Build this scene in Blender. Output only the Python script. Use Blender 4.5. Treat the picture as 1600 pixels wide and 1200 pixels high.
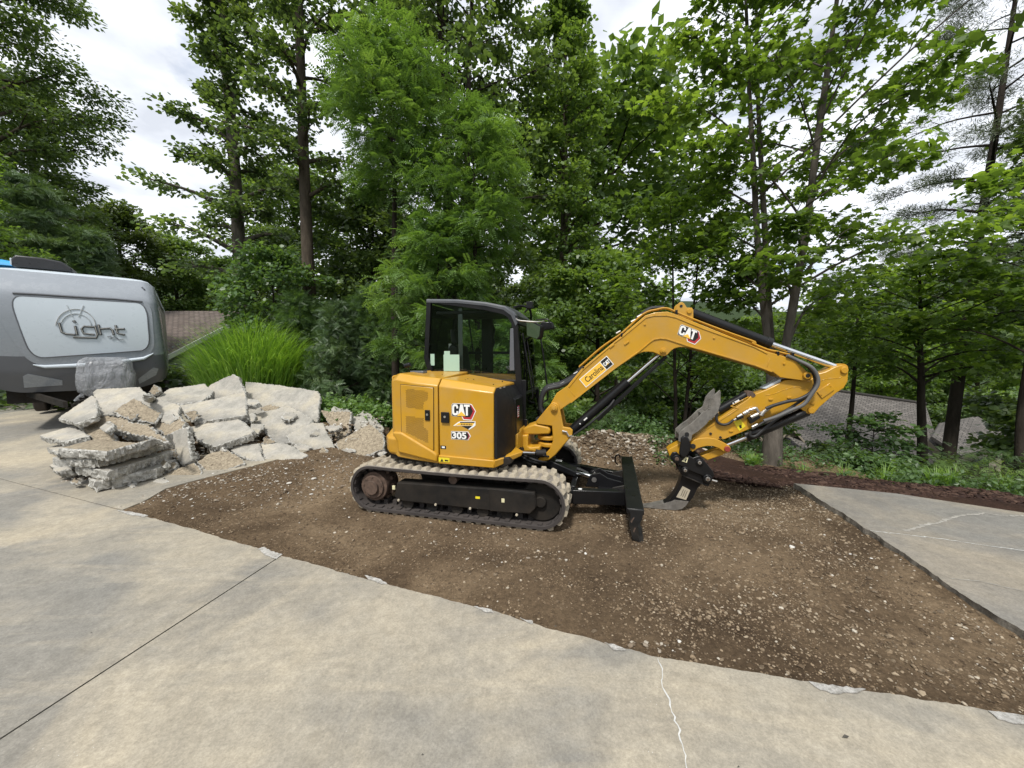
import bpy, math, random
import numpy as np
from mathutils import Vector, Matrix
R_ = math.radians
for o in list(bpy.data.objects): bpy.data.objects.remove(o)
scene = bpy.context.scene
COL = scene.collection

# ------------------------------------------------------------------ camera
CAM_H, F_PX, PITCH = 1.82, 600.0, 0.076
cam_d = bpy.data.cameras.new('camera'); cam = bpy.data.objects.new('camera', cam_d); COL.objects.link(cam)
cam_d.sensor_fit = 'HORIZONTAL'; cam_d.sensor_width = 36; cam_d.lens = 36*F_PX/1600
cam_d.clip_start = .05; cam_d.clip_end = 6000
cam.location = (0, 0, CAM_H); cam.rotation_euler = (math.pi/2-PITCH, 0, 0)
scene.camera = cam
# ------------------------------------------------------------------ world, sun, exposure
SUN_EL, SUN_AZ = 58, 200          # azimuth: degrees clockwise from +Y (north)
world = bpy.data.worlds.new('World'); scene.world = world; world.use_nodes = True
wn, wl = world.node_tree.nodes, world.node_tree.links
for n in list(wn): wn.remove(n)
wout = wn.new('ShaderNodeOutputWorld')
sky = wn.new('ShaderNodeTexSky'); sky.sky_type = 'NISHITA'; sky.sun_disc = False
sky.sun_elevation = R_(SUN_EL); sky.sun_rotation = R_(SUN_AZ)
bgs = wn.new('ShaderNodeBackground'); bgs.inputs[1].default_value = .11
wl.new(sky.outputs[0], bgs.inputs[0])
tc = wn.new('ShaderNodeTexCoord')
sepw = wn.new('ShaderNodeSeparateXYZ'); wl.new(tc.outputs['Generated'], sepw.inputs[0])
def wmath(op, a, b=None):
    n = wn.new('ShaderNodeMath'); n.operation = op
    for i, s in enumerate((a, b)):
        if s is None: continue
        if isinstance(s, (int, float)): n.inputs[i].default_value = s
        else: wl.new(s, n.inputs[i])
    return n.outputs[0]
zz = wmath('MAXIMUM', wmath('ADD', sepw.outputs[2], .12), .05)
cmb = wn.new('ShaderNodeCombineXYZ')
wl.new(wmath('DIVIDE', sepw.outputs[0], zz), cmb.inputs[0]); wl.new(wmath('DIVIDE', sepw.outputs[1], zz), cmb.inputs[1])
n1 = wn.new('ShaderNodeTexNoise'); n1.inputs['Scale'].default_value = 1.3; n1.inputs['Detail'].default_value = 7; n1.inputs['Roughness'].default_value = .55; n1.inputs['Distortion'].default_value = .3
n2 = wn.new('ShaderNodeTexNoise'); n2.inputs['Scale'].default_value = 3.1; n2.inputs['Detail'].default_value = 6
wl.new(cmb.outputs[0], n1.inputs[0]); wl.new(cmb.outputs[0], n2.inputs[0])
cov = wn.new('ShaderNodeValToRGB'); cov.color_ramp.elements[0].position = .25; cov.color_ramp.elements[1].position = .38
wl.new(n1.outputs[0], cov.inputs[0])
cc = wn.new('ShaderNodeValToRGB'); cc.color_ramp.elements[0].position = .36; cc.color_ramp.elements[0].color = (.52,.55,.61,1)
cc.color_ramp.elements[1].position = .64; cc.color_ramp.elements[1].color = (.82,.85,.90,1)
wl.new(n2.outputs[0], cc.inputs[0])
bgc = wn.new('ShaderNodeBackground'); bgc.inputs[1].default_value = 1.0
wl.new(cc.outputs[0], bgc.inputs[0])
mx = wn.new('ShaderNodeMixShader'); wl.new(cov.outputs[0], mx.inputs[0]); wl.new(bgs.outputs[0], mx.inputs[1]); wl.new(bgc.outputs[0], mx.inputs[2])
wl.new(mx.outputs[0], wout.inputs[0])
sd = bpy.data.lights.new('sun', 'SUN'); sd.energy = 2.6; sd.angle = R_(8); sd.color = (1, .96, .89)
sun = bpy.data.objects.new('sun', sd); COL.objects.link(sun)
saz = R_(SUN_AZ); sdir = Vector((math.sin(saz)*math.cos(R_(SUN_EL)), math.cos(saz)*math.cos(R_(SUN_EL)), math.sin(R_(SUN_EL))))
sun.rotation_euler = sdir.to_track_quat('Z', 'Y').to_euler()
scene.view_settings.view_transform = 'Standard'; scene.view_settings.look = 'None'
scene.view_settings.gamma = 1; scene.view_settings.exposure = .60
scene.view_settings.use_curve_mapping = False
scene.cycles.max_bounces = 8; scene.cycles.transparent_max_bounces = 12

# ------------------------------------------------------------------ measuring helpers (pixel of the 1600x1200 photo + real distance -> metres)
cp_, sp_ = math.cos(PITCH), math.sin(PITCH)
def ray(px, py):
    a, b = (px-800)/F_PX, (600-py)/F_PX
    return Vector((a, cp_+b*sp_, -sp_+b*cp_))
CAMP = Vector((0, 0, CAM_H))
def P(px, py, Y):
    d = ray(px, py); return CAMP+d*(Y/d.y)
def G(px, py, z=0.):
    d = ray(px, py); return CAMP+d*((z-CAM_H)/d.z)
def on_plane(px, py, p0, n):
    d = ray(px, py); return CAMP+d*((p0-CAMP).dot(n)/d.dot(n))
MX, MY, MYAW = -.431, 5.03, -.249
M_O = Vector((MX, MY, 0)); M_U = Vector((math.cos(MYAW), math.sin(MYAW), 0)); M_V = Vector((-math.sin(MYAW), math.cos(MYAW), 0))
def uw(px, py, v):
    p = on_plane(px, py, M_O+M_V*v, M_V)-M_O
    return (p.dot(M_U), p.z)

# ------------------------------------------------------------------ materials
def newmat(name):
    m = bpy.data.materials.new(name); m.use_nodes = True
    nt = m.node_tree; b = nt.nodes['Principled BSDF']; return m, nt, b
def node(nt, t, **kw):
    n = nt.nodes.new(t)
    for k, v in kw.items():
        if k in n.inputs.keys(): n.inputs[k].default_value = v
        else: setattr(n, k, v)
    return n
def ramp(nt, src, stops):
    r = nt.nodes.new('ShaderNodeValToRGB'); e = r.color_ramp.elements
    while len(e) < len(stops): e.new(.5)
    for el, (p, c) in zip(e, stops): el.position = p; el.color = (*c, 1) if len(c) == 3 else c
    nt.links.new(src, r.inputs[0]); return r.outputs[0]
def noise(nt, scale, detail=6, rough=.6, dist=0, coord='Object', vscale=None):
    t = nt.nodes.new('ShaderNodeTexCoord'); src = t.outputs[coord]
    if vscale:
        mp = nt.nodes.new('ShaderNodeMapping'); mp.inputs['Scale'].default_value = vscale; nt.links.new(src, mp.inputs[0]); src = mp.outputs[0]
    n = node(nt, 'ShaderNodeTexNoise', Scale=scale, Detail=detail, Roughness=rough, Distortion=dist); nt.links.new(src, n.inputs[0]); return n.outputs[0]
def mixc(nt, fac, a, b, mode='MIX'):
    m = nt.nodes.new('ShaderNodeMix'); m.data_type = 'RGBA'; m.blend_type = mode
    for s, i in ((fac, 0), (a, 6), (b, 7)):
        if isinstance(s, (int, float)): m.inputs[i].default_value = s
        elif isinstance(s, tuple): m.inputs[i].default_value = (*s, 1) if len(s) == 3 else s
        else: nt.links.new(s, m.inputs[i])
    return m.outputs[2]
def bump(nt, b, h, strength=.4, dist=.01):
    n = node(nt, 'ShaderNodeBump', Strength=strength, Distance=dist); nt.links.new(h, n.inputs['Height']); nt.links.new(n.outputs[0], b.inputs['Normal'])
def simple(name, col, rough=.5, metal=0, spec=.5, var=.12, vs=6, dust=0, dustcol=(.30,.25,.19), bumpk=0, bs=60, coat=0):
    m, nt, b = newmat(name)
    c = ramp(nt, noise(nt, vs, 5), [(.3, tuple(x*(1-var) for x in col)), (.7, tuple(min(1, x*(1+var)) for x in col))])
    if dust:
        d = ramp(nt, noise(nt, 3.3, 9, .7), [(.5-.25*dust, (0,0,0)), (.85, (dust,)*3)])
        c = mixc(nt, d, c, dustcol)
    nt.links.new(c, b.inputs['Base Color'])
    rr = ramp(nt, noise(nt, 9, 6), [(.3, (rough*.8,)*3), (.7, (min(1, rough*1.25),)*3)]); nt.links.new(rr, b.inputs['Roughness'])
    b.inputs['Metallic'].default_value = metal; b.inputs['Specular IOR Level'].default_value = spec
    b.inputs['Coat Weight'].default_value = coat; b.inputs['Coat Roughness'].default_value = .15
    if bumpk: bump(nt, b, noise(nt, bs, 6), bumpk, .004)
    return m
M = {}
M['yellow'] = simple('yellow_paint', (.50,.262,.012), .36, spec=.5, var=.05, vs=3, dust=.34, coat=.25)
M['yellow_cast'] = simple('yellow_casting', (.48,.248,.013), .5, var=.06, dust=.22, bumpk=.12, bs=40)
M['black'] = simple('black_paint', (.008,.008,.009), .32, spec=.35, dust=.06, dustcol=(.12,.10,.08))
M['black_cover'] = simple('black_textured_cover', (.009,.009,.010), .55, spec=.3, var=.1, dust=.03, dustcol=(.10,.09,.08), bumpk=.1, bs=200)
M['black_worn'] = simple('black_paint_worn', (.011,.011,.011), .5, spec=.35, dust=.3, dustcol=(.16,.12,.085), bumpk=.1)
M['black_dull'] = simple('black_steel_dusty', (.009,.0085,.008), .7, spec=.25, dust=.55, dustcol=(.065,.050,.036))
M['rubber'] = simple('rubber_belt', (.040,.034,.032), .85, dust=.35, dustcol=(.10,.08,.065), bumpk=.3, bs=30)
M['tread'] = simple('rubber_dusty_tread', (.36,.315,.24), .95, var=.25, vs=9, dust=.3, dustcol=(.16,.135,.11), bumpk=.4, bs=50)
M['beltout'] = simple('belt_outer_clay', (.20,.18,.155), .95, var=.5, vs=7, bumpk=.4, bs=40)
M['rust'] = simple('rusty_steel', (.095,.062,.045), .8, var=.4, vs=20, bumpk=.3)
M['chrome'] = simple('chrome_rod', (.75,.75,.76), .16, metal=1, var=.03)
M['steel'] = simple('zinc_steel', (.55,.53,.50), .35, metal=.9, var=.15)
M['worn_steel'] = simple('scraped_grey_steel', (.17,.16,.145), .55, metal=.3, var=.4, vs=14, dust=.3, bumpk=.3)
M['hose'] = simple('hose_rubber', (.018,.018,.019), .55, var=.2, bumpk=.15, bs=120)
M['white_print'] = simple('white_print', (.80,.80,.78), .45, var=.03)
M['black_print'] = simple('black_print', (.012,.012,.013), .4)
M['red_print'] = simple('red_print', (.42,.03,.035), .4, var=.05)
M['yel_print'] = simple('yellow_print', (.85,.50,.06), .4, var=.03)
M['yel_sticker'] = simple('yellow_sticker', (.75,.62,.03), .4, var=.03)
M['blue_print'] = simple('blue_print', (.03,.05,.22), .4)
M['cream'] = simple('cream_sticker', (.62,.58,.36), .6)
M['paper'] = simple('pale_green_paper', (.34,.50,.41), .6, var=.03)
M['plate'] = simple('tan_plate', (.42,.37,.28), .6, var=.15)
M['hole'] = simple('dark_perforation', (.10,.055,.012), .9)
M['seat'] = simple('seat_vinyl', (.015,.015,.016), .6)
M['red_pin'] = simple('red_grease_pin', (.25,.04,.03), .5)
M['mirror'] = simple('mirror_glass', (.7,.72,.72), .04, metal=1, var=.02)
def glass(name, tint=(.86,.90,.88), ior=1.45):
    m, nt, b = newmat(name); nt.nodes.remove(b); out = nt.nodes['Material Output']
    tr = nt.nodes.new('ShaderNodeBsdfTransparent'); tr.inputs[0].default_value = (*tint, 1)
    gl = node(nt, 'ShaderNodeBsdfGlossy', Roughness=.02); fr = node(nt, 'ShaderNodeFresnel', IOR=ior)
    mxs = nt.nodes.new('ShaderNodeMixShader'); nt.links.new(fr.outputs[0], mxs.inputs[0]); nt.links.new(tr.outputs[0], mxs.inputs[1]); nt.links.new(gl.outputs[0], mxs.inputs[2])
    nt.links.new(mxs.outputs[0], out.inputs[0]); return m
M['glass'] = glass('cab_glass')

def concrete(name, tan=(.415,.362,.272), grey=(.325,.295,.238), dark=(.235,.218,.185), big=.55, k=1.):
    m, nt, b = newmat(name)
    n = noise(nt, big, 9, .58, .4)
    c = ramp(nt, n, [(.34, dark), (.48, grey), (.62, tan)])
    s2 = ramp(nt, noise(nt, 1.7, 8, .7, 1.0, vscale=(1, .35, 1)), [(.52, (0,0,0)), (.75, (.55,)*3)])
    c = mixc(nt, s2, c, tuple(x*1.12 for x in tan))
    s3 = ramp(nt, noise(nt, 1.1, 7, .62, .6, vscale=(.5, 1.1, 1)), [(.55, (0,0,0)), (.72, (.5,)*3)])
    c = mixc(nt, s3, c, (.20,.195,.18))
    s4 = ramp(nt, noise(nt, .42, 5, .55, .8), [(.48, (0,0,0)), (.58, (.78,)*3)])
    c = mixc(nt, s4, c, (.20,.195,.18))
    s5 = ramp(nt, noise(nt, 2.6, 6, .7, .4, vscale=(.18, 1.3, 1)), [(.54, (0,0,0)), (.68, (.35,)*3)])
    c = mixc(nt, s5, c, tuple(x*1.18 for x in tan))
    g = ramp(nt, noise(nt, 95, 4, .8), [(.3, (.74,)*3), (.7, (1.2,)*3)])
    c = mixc(nt, 1.0, c, g, 'MULTIPLY')
    g2 = ramp(nt, noise(nt, 17, 8, .8), [(.3, (.76,)*3), (.7, (1.13,)*3)])
    g3 = ramp(nt, noise(nt, 5, 8, .7, .8), [(.3, (.86,)*3), (.7, (1.09,)*3)])
    c = mixc(nt, 1.0, c, g3, 'MULTIPLY')
    c = mixc(nt, 1.0, c, g2, 'MULTIPLY')
    vo = node(nt, 'ShaderNodeTexVoronoi', Scale=38); t = nt.nodes.new('ShaderNodeTexCoord'); nt.links.new(t.outputs['Object'], vo.inputs[0])
    sp = ramp(nt, vo.outputs['Distance'], [(.06, (1,)*3), (.10, (0,)*3)])
    msk = ramp(nt, noise(nt, 2.2, 4), [(.56, (0,0,0)), (.66, (.8,)*3)])
    c = mixc(nt, mixc(nt, 1., sp, msk, 'MULTIPLY'), c, (.55,.54,.50))
    nt.links.new(c, b.inputs['Base Color']); b.inputs['Roughness'].default_value = .85; b.inputs['Specular IOR Level'].default_value = .3
    bump(nt, b, noise(nt, 120, 6, .8), .35*k, .003); return m
M['concrete'] = concrete('driveway_concrete')
M['concrete_far'] = concrete('parking_slab_concrete', tan=(.29,.255,.20), grey=(.225,.208,.18), dark=(.16,.152,.14))
def broken(name, a, b_, sc=14, k=1.0, scale2=60):
    m, nt, b = newmat(name)
    c = ramp(nt, noise(nt, sc, 9, .72), [(.3, a), (.55, b_), (.75, tuple(min(1, x*1.25) for x in b_))])
    g = ramp(nt, noise(nt, scale2, 5, .8), [(.3, (.7,)*3), (.7, (1.2,)*3)])
    nt.links.new(mixc(nt, 1., c, g, 'MULTIPLY'), b.inputs['Base Color']); b.inputs['Roughness'].default_value = .95; b.inputs['Specular IOR Level'].default_value = .2
    bump(nt, b, noise(nt, sc*2.2, 8, .75), k, .02); return m
M['chunk_top'] = concrete('chunk_smooth_face', tan=(.42,.385,.315), grey=(.38,.36,.32), dark=(.29,.28,.25), big=2.2, k=.6)
M['chunk_side'] = broken('chunk_broken_edge', (.20,.19,.165), (.52,.51,.475), 13)
M['chunk_agg'] = broken('chunk_aggregate_face', (.15,.12,.085), (.36,.305,.225), 22, 1.0, 45)
M['slab_side'] = broken('slab_broken_side', (.13,.115,.095), (.27,.245,.205), 26, 1.0)
M['white_chip'] = broken('fresh_white_chip', (.28,.265,.235), (.52,.505,.475), 20)
M['crack'] = simple('crack_filler_white', (.50,.50,.48), .9, var=.2, vs=30)
M['faint'] = simple('pale_crack_bloom', (.30,.285,.255), .9, var=.25, vs=14)
M['joint'] = simple('joint_dark', (.06,.055,.045), .95, var=.3, vs=20)

def dirtmat(name, cols, grass=None):
    m, nt, b = newmat(name)
    c = ramp(nt, noise(nt, .7, 10, .62, .5), [(.32, cols[0]), (.5, cols[1]), (.68, cols[2])])
    g = ramp(nt, noise(nt, 28, 8, .75), [(.28, (.5,)*3), (.72, (1.45,)*3)])
    c = mixc(nt, 1., c, g, 'MULTIPLY')
    vo = node(nt, 'ShaderNodeTexVoronoi', Scale=55); t = nt.nodes.new('ShaderNodeTexCoord'); nt.links.new(t.outputs['Object'], vo.inputs[0])
    c2 = mixc(nt, ramp(nt, vo.outputs['Distance'], [(.12, (.55,)*3), (.3, (0,)*3)]), c, tuple(min(1, x*1.9) for x in cols[2]))
    c = mixc(nt, ramp(nt, noise(nt, 1.9, 4), [(.45, (0,)*3), (.6, (1,)*3)]), c, c2)
    nt.links.new(c, b.inputs['Base Color']); b.inputs['Roughness'].default_value = 1; b.inputs['Specular IOR Level'].default_value = .1
    bump(nt, b, noise(nt, 60, 9, .8), .9, .015); return m
M['dirt'] = dirtmat('graded_dirt', [(.048,.033,.021), (.112,.079,.049), (.205,.150,.095)])
M['mulch'] = dirtmat('dark_mulch', [(.022,.013,.010), (.045,.026,.019), (.07,.042,.03)])
M['ground'] = dirtmat('woodland_floor', [(.018,.028,.012), (.030,.050,.020), (.050,.064,.030)])
M['asphalt'] = simple('asphalt', (.055,.055,.055), .9, var=.2)
def islandmat(name, stops, rough=.9, bs=40, bk=.5):
    m, nt, b = newmat(name); g = nt.nodes.new('ShaderNodeNewGeometry')
    c = ramp(nt, g.outputs['Random Per Island'], stops)
    q = ramp(nt, noise(nt, bs, 5, .7), [(.3, (.7,)*3), (.7, (1.2,)*3)])
    nt.links.new(mixc(nt, 1., c, q, 'MULTIPLY'), b.inputs['Base Color']); b.inputs['Roughness'].default_value = rough; b.inputs['Specular IOR Level'].default_value = .2
    bump(nt, b, noise(nt, bs, 6, .7), bk, .006); return m
M['stones'] = islandmat('gravel_stones', [(0, (.10,.075,.05)), (.3, (.20,.155,.105)), (.62, (.25,.19,.125)), (.92, (.32,.26,.185)), (1, (.46,.42,.35))])
M['clods'] = islandmat('dirt_clods', [(0, (.06,.042,.027)), (.5, (.12,.086,.054)), (1, (.20,.148,.095))])
M['palestones'] = islandmat('pale_rubble_stones', [(0, (.12,.09,.06)), (.35, (.22,.175,.13)), (.7, (.38,.34,.28)), (1, (.60,.58,.54))])
M['heapstones'] = islandmat('heap_stones', [(0, (.07,.05,.033)), (.45, (.16,.12,.08)), (.78, (.27,.22,.16)), (1, (.52,.49,.44))])
M['mulchbits'] = islandmat('mulch_bits', [(0, (.02,.011,.009)), (.6, (.05,.027,.02)), (1, (.09,.055,.04))])

def leafmat(name, c0, c1, c2, trans=.45, rough=.5):
    m, nt, b = newmat(name); at = nt.nodes.new('ShaderNodeAttribute'); at.attribute_name = 'tone'
    c = ramp(nt, at.outputs['Fac'], [(.0, c0), (.5, c1), (1., c2)])
    nt.links.new(c, b.inputs['Base Color']); b.inputs['Roughness'].default_value = .42; b.inputs['Specular IOR Level'].default_value = .5
    t = nt.nodes.new('ShaderNodeBsdfTranslucent')
    tcx = mixc(nt, 1., c, (1.5,1.5,.55), 'MULTIPLY'); nt.links.new(tcx, t.inputs[0])
    mxs = nt.nodes.new('ShaderNodeMixShader'); mxs.inputs[0].default_value = trans
    nt.links.new(b.outputs[0], mxs.inputs[1]); nt.links.new(t.outputs[0], mxs.inputs[2]); nt.links.new(mxs.outputs[0], nt.nodes['Material Output'].inputs[0]); return m
M['lf_dark'] = leafmat('leaf_dark', (0.056,0.089,0.041), (0.099,0.154,0.061), (0.167,0.237,0.089))
M['lf_mid'] = leafmat('leaf_mid', (0.068,0.113,0.039), (0.122,0.199,0.060), (0.206,0.296,0.085))
M['lf_olive'] = leafmat('leaf_olive', (0.056,0.088,0.027), (0.088,0.131,0.043), (0.138,0.188,0.062))
M['lf_locust'] = leafmat('leaf_locust', (.085,.155,.045), (.135,.235,.065), (.20,.31,.095), .4)
M['lf_maple'] = leafmat('leaf_maple', (.068,.112,.032), (.118,.195,.046), (.20,.29,.068), .6)
M['lf_grass'] = leafmat('blade_grass', (.11,.21,.035), (.19,.34,.055), (.31,.47,.10), .4)
M['lf_shrub'] = leafmat('leaf_shrub', (0.057,0.103,0.044), (0.098,0.172,0.063), (0.161,0.259,0.098))
M['lf_pale'] = leafmat('leaf_pale', (0.081,0.138,0.069), (0.138,0.218,0.115), (0.230,0.322,0.184))
M['lf_needle'] = leafmat('needle', (0.058,0.082,0.047), (0.098,0.129,0.070), (0.146,0.176,0.098), .15)
M['lf_hemlock'] = leafmat('leaf_hemlock', (0.055,0.096,0.047), (0.095,0.157,0.071), (0.156,0.231,0.095), .25)
M['lf_purple'] = leafmat('leaf_purple', (.030,.014,.016), (.05,.022,.026), (.085,.04,.04), .25)
M['petal'] = leafmat('petal_orange', (.7,.16,.01), (.8,.22,.01), (.85,.3,.02))
def bark(name, c):
    m, nt, b = newmat(name)
    cc_ = ramp(nt, noise(nt, 9, 8, .7, vscale=(1, 1, .25)), [(.3, tuple(x*.55 for x in c)), (.5, c), (.72, tuple(x*1.5 for x in c))])
    nt.links.new(cc_, b.inputs['Base Color']); b.inputs['Roughness'].default_value = .95; b.inputs['Specular IOR Level'].default_value = .15
    bump(nt, b, noise(nt, 22, 7, .7, vscale=(1, 1, .2)), 1., .03); return m
M['bark'] = bark('bark_brown', (.085,.068,.052)); M['bark_grey'] = bark('bark_grey', (.115,.10,.084)); M['bark_dark'] = bark('bark_dark', (.040,.032,.026))
def shingle(name, a, b_):
    m, nt, b = newmat(name)
    br = node(nt, 'ShaderNodeTexBrick', Scale=1.); t = nt.nodes.new('ShaderNodeTexCoord'); nt.links.new(t.outputs['UV'], br.inputs[0])
    br.inputs['Color1'].default_value = (*a, 1); br.inputs['Color2'].default_value = (*b_, 1); br.inputs['Mortar'].default_value = (*[x*.35 for x in a], 1)
    br.inputs['Mortar Size'].default_value = .022; br.inputs['Brick Width'].default_value = .3; br.inputs['Row Height'].default_value = .20
    q = ramp(nt, noise(nt, 1.5, 8, .65), [(.3, (.75,)*3), (.7, (1.25,)*3)])
    nt.links.new(mixc(nt, 1., br.outputs[0], q, 'MULTIPLY'), b.inputs['Base Color']); b.inputs['Roughness'].default_value = .95
    bump(nt, b, noise(nt, 40, 6), .4, .01); return m
M['roof_brown'] = shingle('brown_shingle', (.105,.082,.070), (.15,.12,.105))
M['roof_grey'] = shingle('grey_shingle', (.085,.076,.067), (.14,.127,.114))
M['siding'] = simple('grey_siding', (.27,.29,.30), .7, var=.05)
M['white_trim'] = simple('white_trim', (.70,.70,.68), .5, var=.05)
M['tan_wall'] = simple('tan_wall', (.30,.26,.20), .8)
M['house_dark'] = simple('dark_window_glass', (.02,.025,.03), .15)
M['gel_grey'] = simple('grey_gelcoat', (.255,.28,.315), .26, var=.05, vs=2, coat=.3)
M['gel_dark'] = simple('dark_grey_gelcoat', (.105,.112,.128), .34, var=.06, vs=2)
M['gel_white'] = simple('pale_panel', (.53,.59,.65), .3, var=.02, vs=2)
M['gel_side'] = simple('beige_side_wall', (.50,.48,.44), .4, var=.03)
M['letter_dark'] = simple('chrome_grey_letters', (.075,.08,.09), .3, var=.1)
M['ghost'] = simple('faded_compass_print', (.44,.475,.50), .4, var=.1)
M['ac_black'] = simple('vent_cover_black', (.03,.03,.033), .3)
M['tarp_blue'] = simple('blue_tarp', (.03,.30,.62), .5, var=.1)
M['brick'] = simple('brick_block', (.38,.30,.26), .9, var=.1)
m, nt, b = newmat('clear_plastic_cover')
b.inputs['Base Color'].default_value = (.60,.62,.66,1); b.inputs['Roughness'].default_value = .2; b.inputs['Alpha'].default_value = .34
bump(nt, b, noise(nt, 5, 6, .6, 1.5, vscale=(1,1,.35)), 1., .12); M['plastic'] = m

# ------------------------------------------------------------------ mesh helpers
def setp(o, label=None, cat=None, group=None, kind=None):
    if label: o['label'] = label
    if cat: o['category'] = cat
    if group: o['group'] = group
    if kind: o['kind'] = kind
    return o
def empty(name, loc=(0,0,0), rz=0, **kw):
    o = bpy.data.objects.new(name, None); COL.objects.link(o); o.location = loc; o.rotation_euler = (0,0,rz); o.empty_display_size = .2
    return setp(o, **kw)
def link(name, me, parent=None, **kw):
    o = bpy.data.objects.new(name, me); COL.objects.link(o)
    if parent is not None: o.parent = parent
    return setp(o, **kw)
def npmesh(name, V, F, mat, mats=None, midx=None, smooth=False, tone=None):
    """V (n,3); F (m,k) uniform polygons"""
    me = bpy.data.meshes.new(name); V = np.asarray(V, np.float32); F = np.asarray(F, np.int32)
    m_, k = F.shape
    me.vertices.add(len(V)); me.vertices.foreach_set('co', V.ravel())
    me.loops.add(m_*k); me.loops.foreach_set('vertex_index', F.ravel())
    me.polygons.add(m_); me.polygons.foreach_set('loop_start', np.arange(0, m_*k, k, dtype=np.int32)); me.polygons.foreach_set('loop_total', np.full(m_, k, np.int32))
    if tone is not None:
        a = me.attributes.new('tone', 'FLOAT', 'POINT'); a.data.foreach_set('value', np.asarray(tone, np.float32))
    for q in (mats or [mat]): me.materials.append(q)
    if midx is not None: me.polygons.foreach_set('material_index', np.asarray(midx, np.int32))
    me.update(calc_edges=True)
    me.polygons.foreach_set('use_smooth', np.full(m_, smooth)); me.validate()
    return me
class MB:
    def __init__(s): s.v = []; s.f = []; s.m = []
    def add(s, vs, fs, mi=0):
        k = len(s.v); s.v += [tuple(x) for x in vs]; s.f += [tuple(i+k for i in f) for f in fs]; s.m += [mi]*len(fs); return s
    def box(s, lo, hi, mi=0):
        x0,y0,z0 = lo; x1,y1,z1 = hi
        return s.add([(x0,y0,z0),(x1,y0,z0),(x1,y1,z0),(x0,y1,z0),(x0,y0,z1),(x1,y0,z1),(x1,y1,z1),(x0,y1,z1)],
            [(0,3,2,1),(4,5,6,7),(0,1,5,4),(1,2,6,5),(2,3,7,6),(3,0,4,7)], mi)
    def plate(s, poly, v0, v1, mi=0):            # polygon in (u,w), extruded along v
        n = len(poly); a = sum(poly[i][0]*poly[(i+1)%n][1]-poly[(i+1)%n][0]*poly[i][1] for i in range(n))
        if a < 0: poly = poly[::-1]
        vs = [(p[0], v0, p[1]) for p in poly]+[(p[0], v1, p[1]) for p in poly]
        return s.add(vs, [tuple(range(n)), tuple(range(2*n-1, n-1, -1))]+[(i, i+n, (i+1)%n+n, (i+1)%n)[::1] for i in range(n)], mi)
    def prism(s, base, ext, mi=0):               # arbitrary 3D polygon + offset
        n = len(base); e = Vector(ext); b = [Vector(p) for p in base]
        return s.add(b+[p+e for p in b], [tuple(range(n))[::-1], tuple(range(n, 2*n))]+[(i, (i+1)%n, (i+1)%n+n, i+n) for i in range(n)], mi)
    def tube(s, pts, r, n=8, mi=0, cap=True):
        pts = [Vector(p) for p in pts]; rs = r if isinstance(r, (list, tuple)) else [r]*len(pts)
        k = len(s.v); prev = None
        for i, p in enumerate(pts):
            t = ((pts[min(i+1, len(pts)-1)]-pts[max(i-1, 0)])).normalized()
            if prev is None: a = t.orthogonal().normalized()
            else: a = (prev-t*prev.dot(t)).normalized()
            prev = a; b = t.cross(a)
            for j in range(n):
                an = 2*math.pi*j/n; s.v.append(tuple(p+(a*math.cos(an)+b*math.sin(an))*rs[i]))
        for i in range(len(pts)-1):
            for j in range(n):
                s.f.append((k+i*n+j, k+i*n+(j+1)%n, k+(i+1)*n+(j+1)%n, k+(i+1)*n+j)); s.m.append(mi)
        if cap:
            s.f.append(tuple(k+j for j in range(n))[::-1]); s.f.append(tuple(k+(len(pts)-1)*n+j for j in range(n))); s.m += [mi, mi]
        return s
    def loft(s, secs, close=False, caps=True, mi=0):
        n = len(secs[0]); k = len(s.v)
        for q in secs: s.v += [tuple(p) for p in q]
        for i in range(len(secs)-1):
            for j in range(n if close else n-1):
                s.f.append((k+i*n+j, k+i*n+(j+1)%n, k+(i+1)*n+(j+1)%n, k+(i+1)*n+j)); s.m.append(mi)
        if caps:
            s.f.append(tuple(k+j for j in range(n))[::-1]); s.f.append(tuple(k+(len(secs)-1)*n+j for j in range(n))); s.m += [mi, mi]
        return s
    def build(s, name, mat, parent=None, bevel=0, seg=2, smooth=True, ang=35, **kw):
        me = bpy.data.meshes.new(name); me.from_pydata([tuple(v) for v in s.v], [], s.f)
        for q in (mat if isinstance(mat, list) else [mat]): me.materials.append(q)
        me.polygons.foreach_set('material_index', s.m)
        import bmesh
        bm = bmesh.new(); bm.from_mesh(me); bmesh.ops.recalc_face_normals(bm, faces=bm.faces); bm.to_mesh(me); bm.free()
        if smooth:
            me.polygons.foreach_set('use_smooth', [True]*len(me.polygons)); me.set_sharp_from_angle(angle=R_(ang))
        o = link(name, me, parent, **kw)
        if bevel:
            bv = o.modifiers.new('bevel', 'BEVEL'); bv.width = bevel; bv.segments = seg; bv.limit_method = 'ANGLE'; bv.angle_limit = R_(28); bv.harden_normals = False
        return o
def smooth_path(pts, n=6):
    pts = [Vector(p) for p in pts]; out = []
    for i in range(len(pts)-1):
        p0, p1, p2, p3 = pts[max(i-1,0)], pts[i], pts[i+1], pts[min(i+2, len(pts)-1)]
        for j in range(n):
            t = j/n; out.append(.5*((2*p1)+(p2-p0)*t+(2*p0-5*p1+4*p2-p3)*t*t+(3*p1-p0-3*p2+p3)*t**3))
    return out+[pts[-1]]

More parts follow.
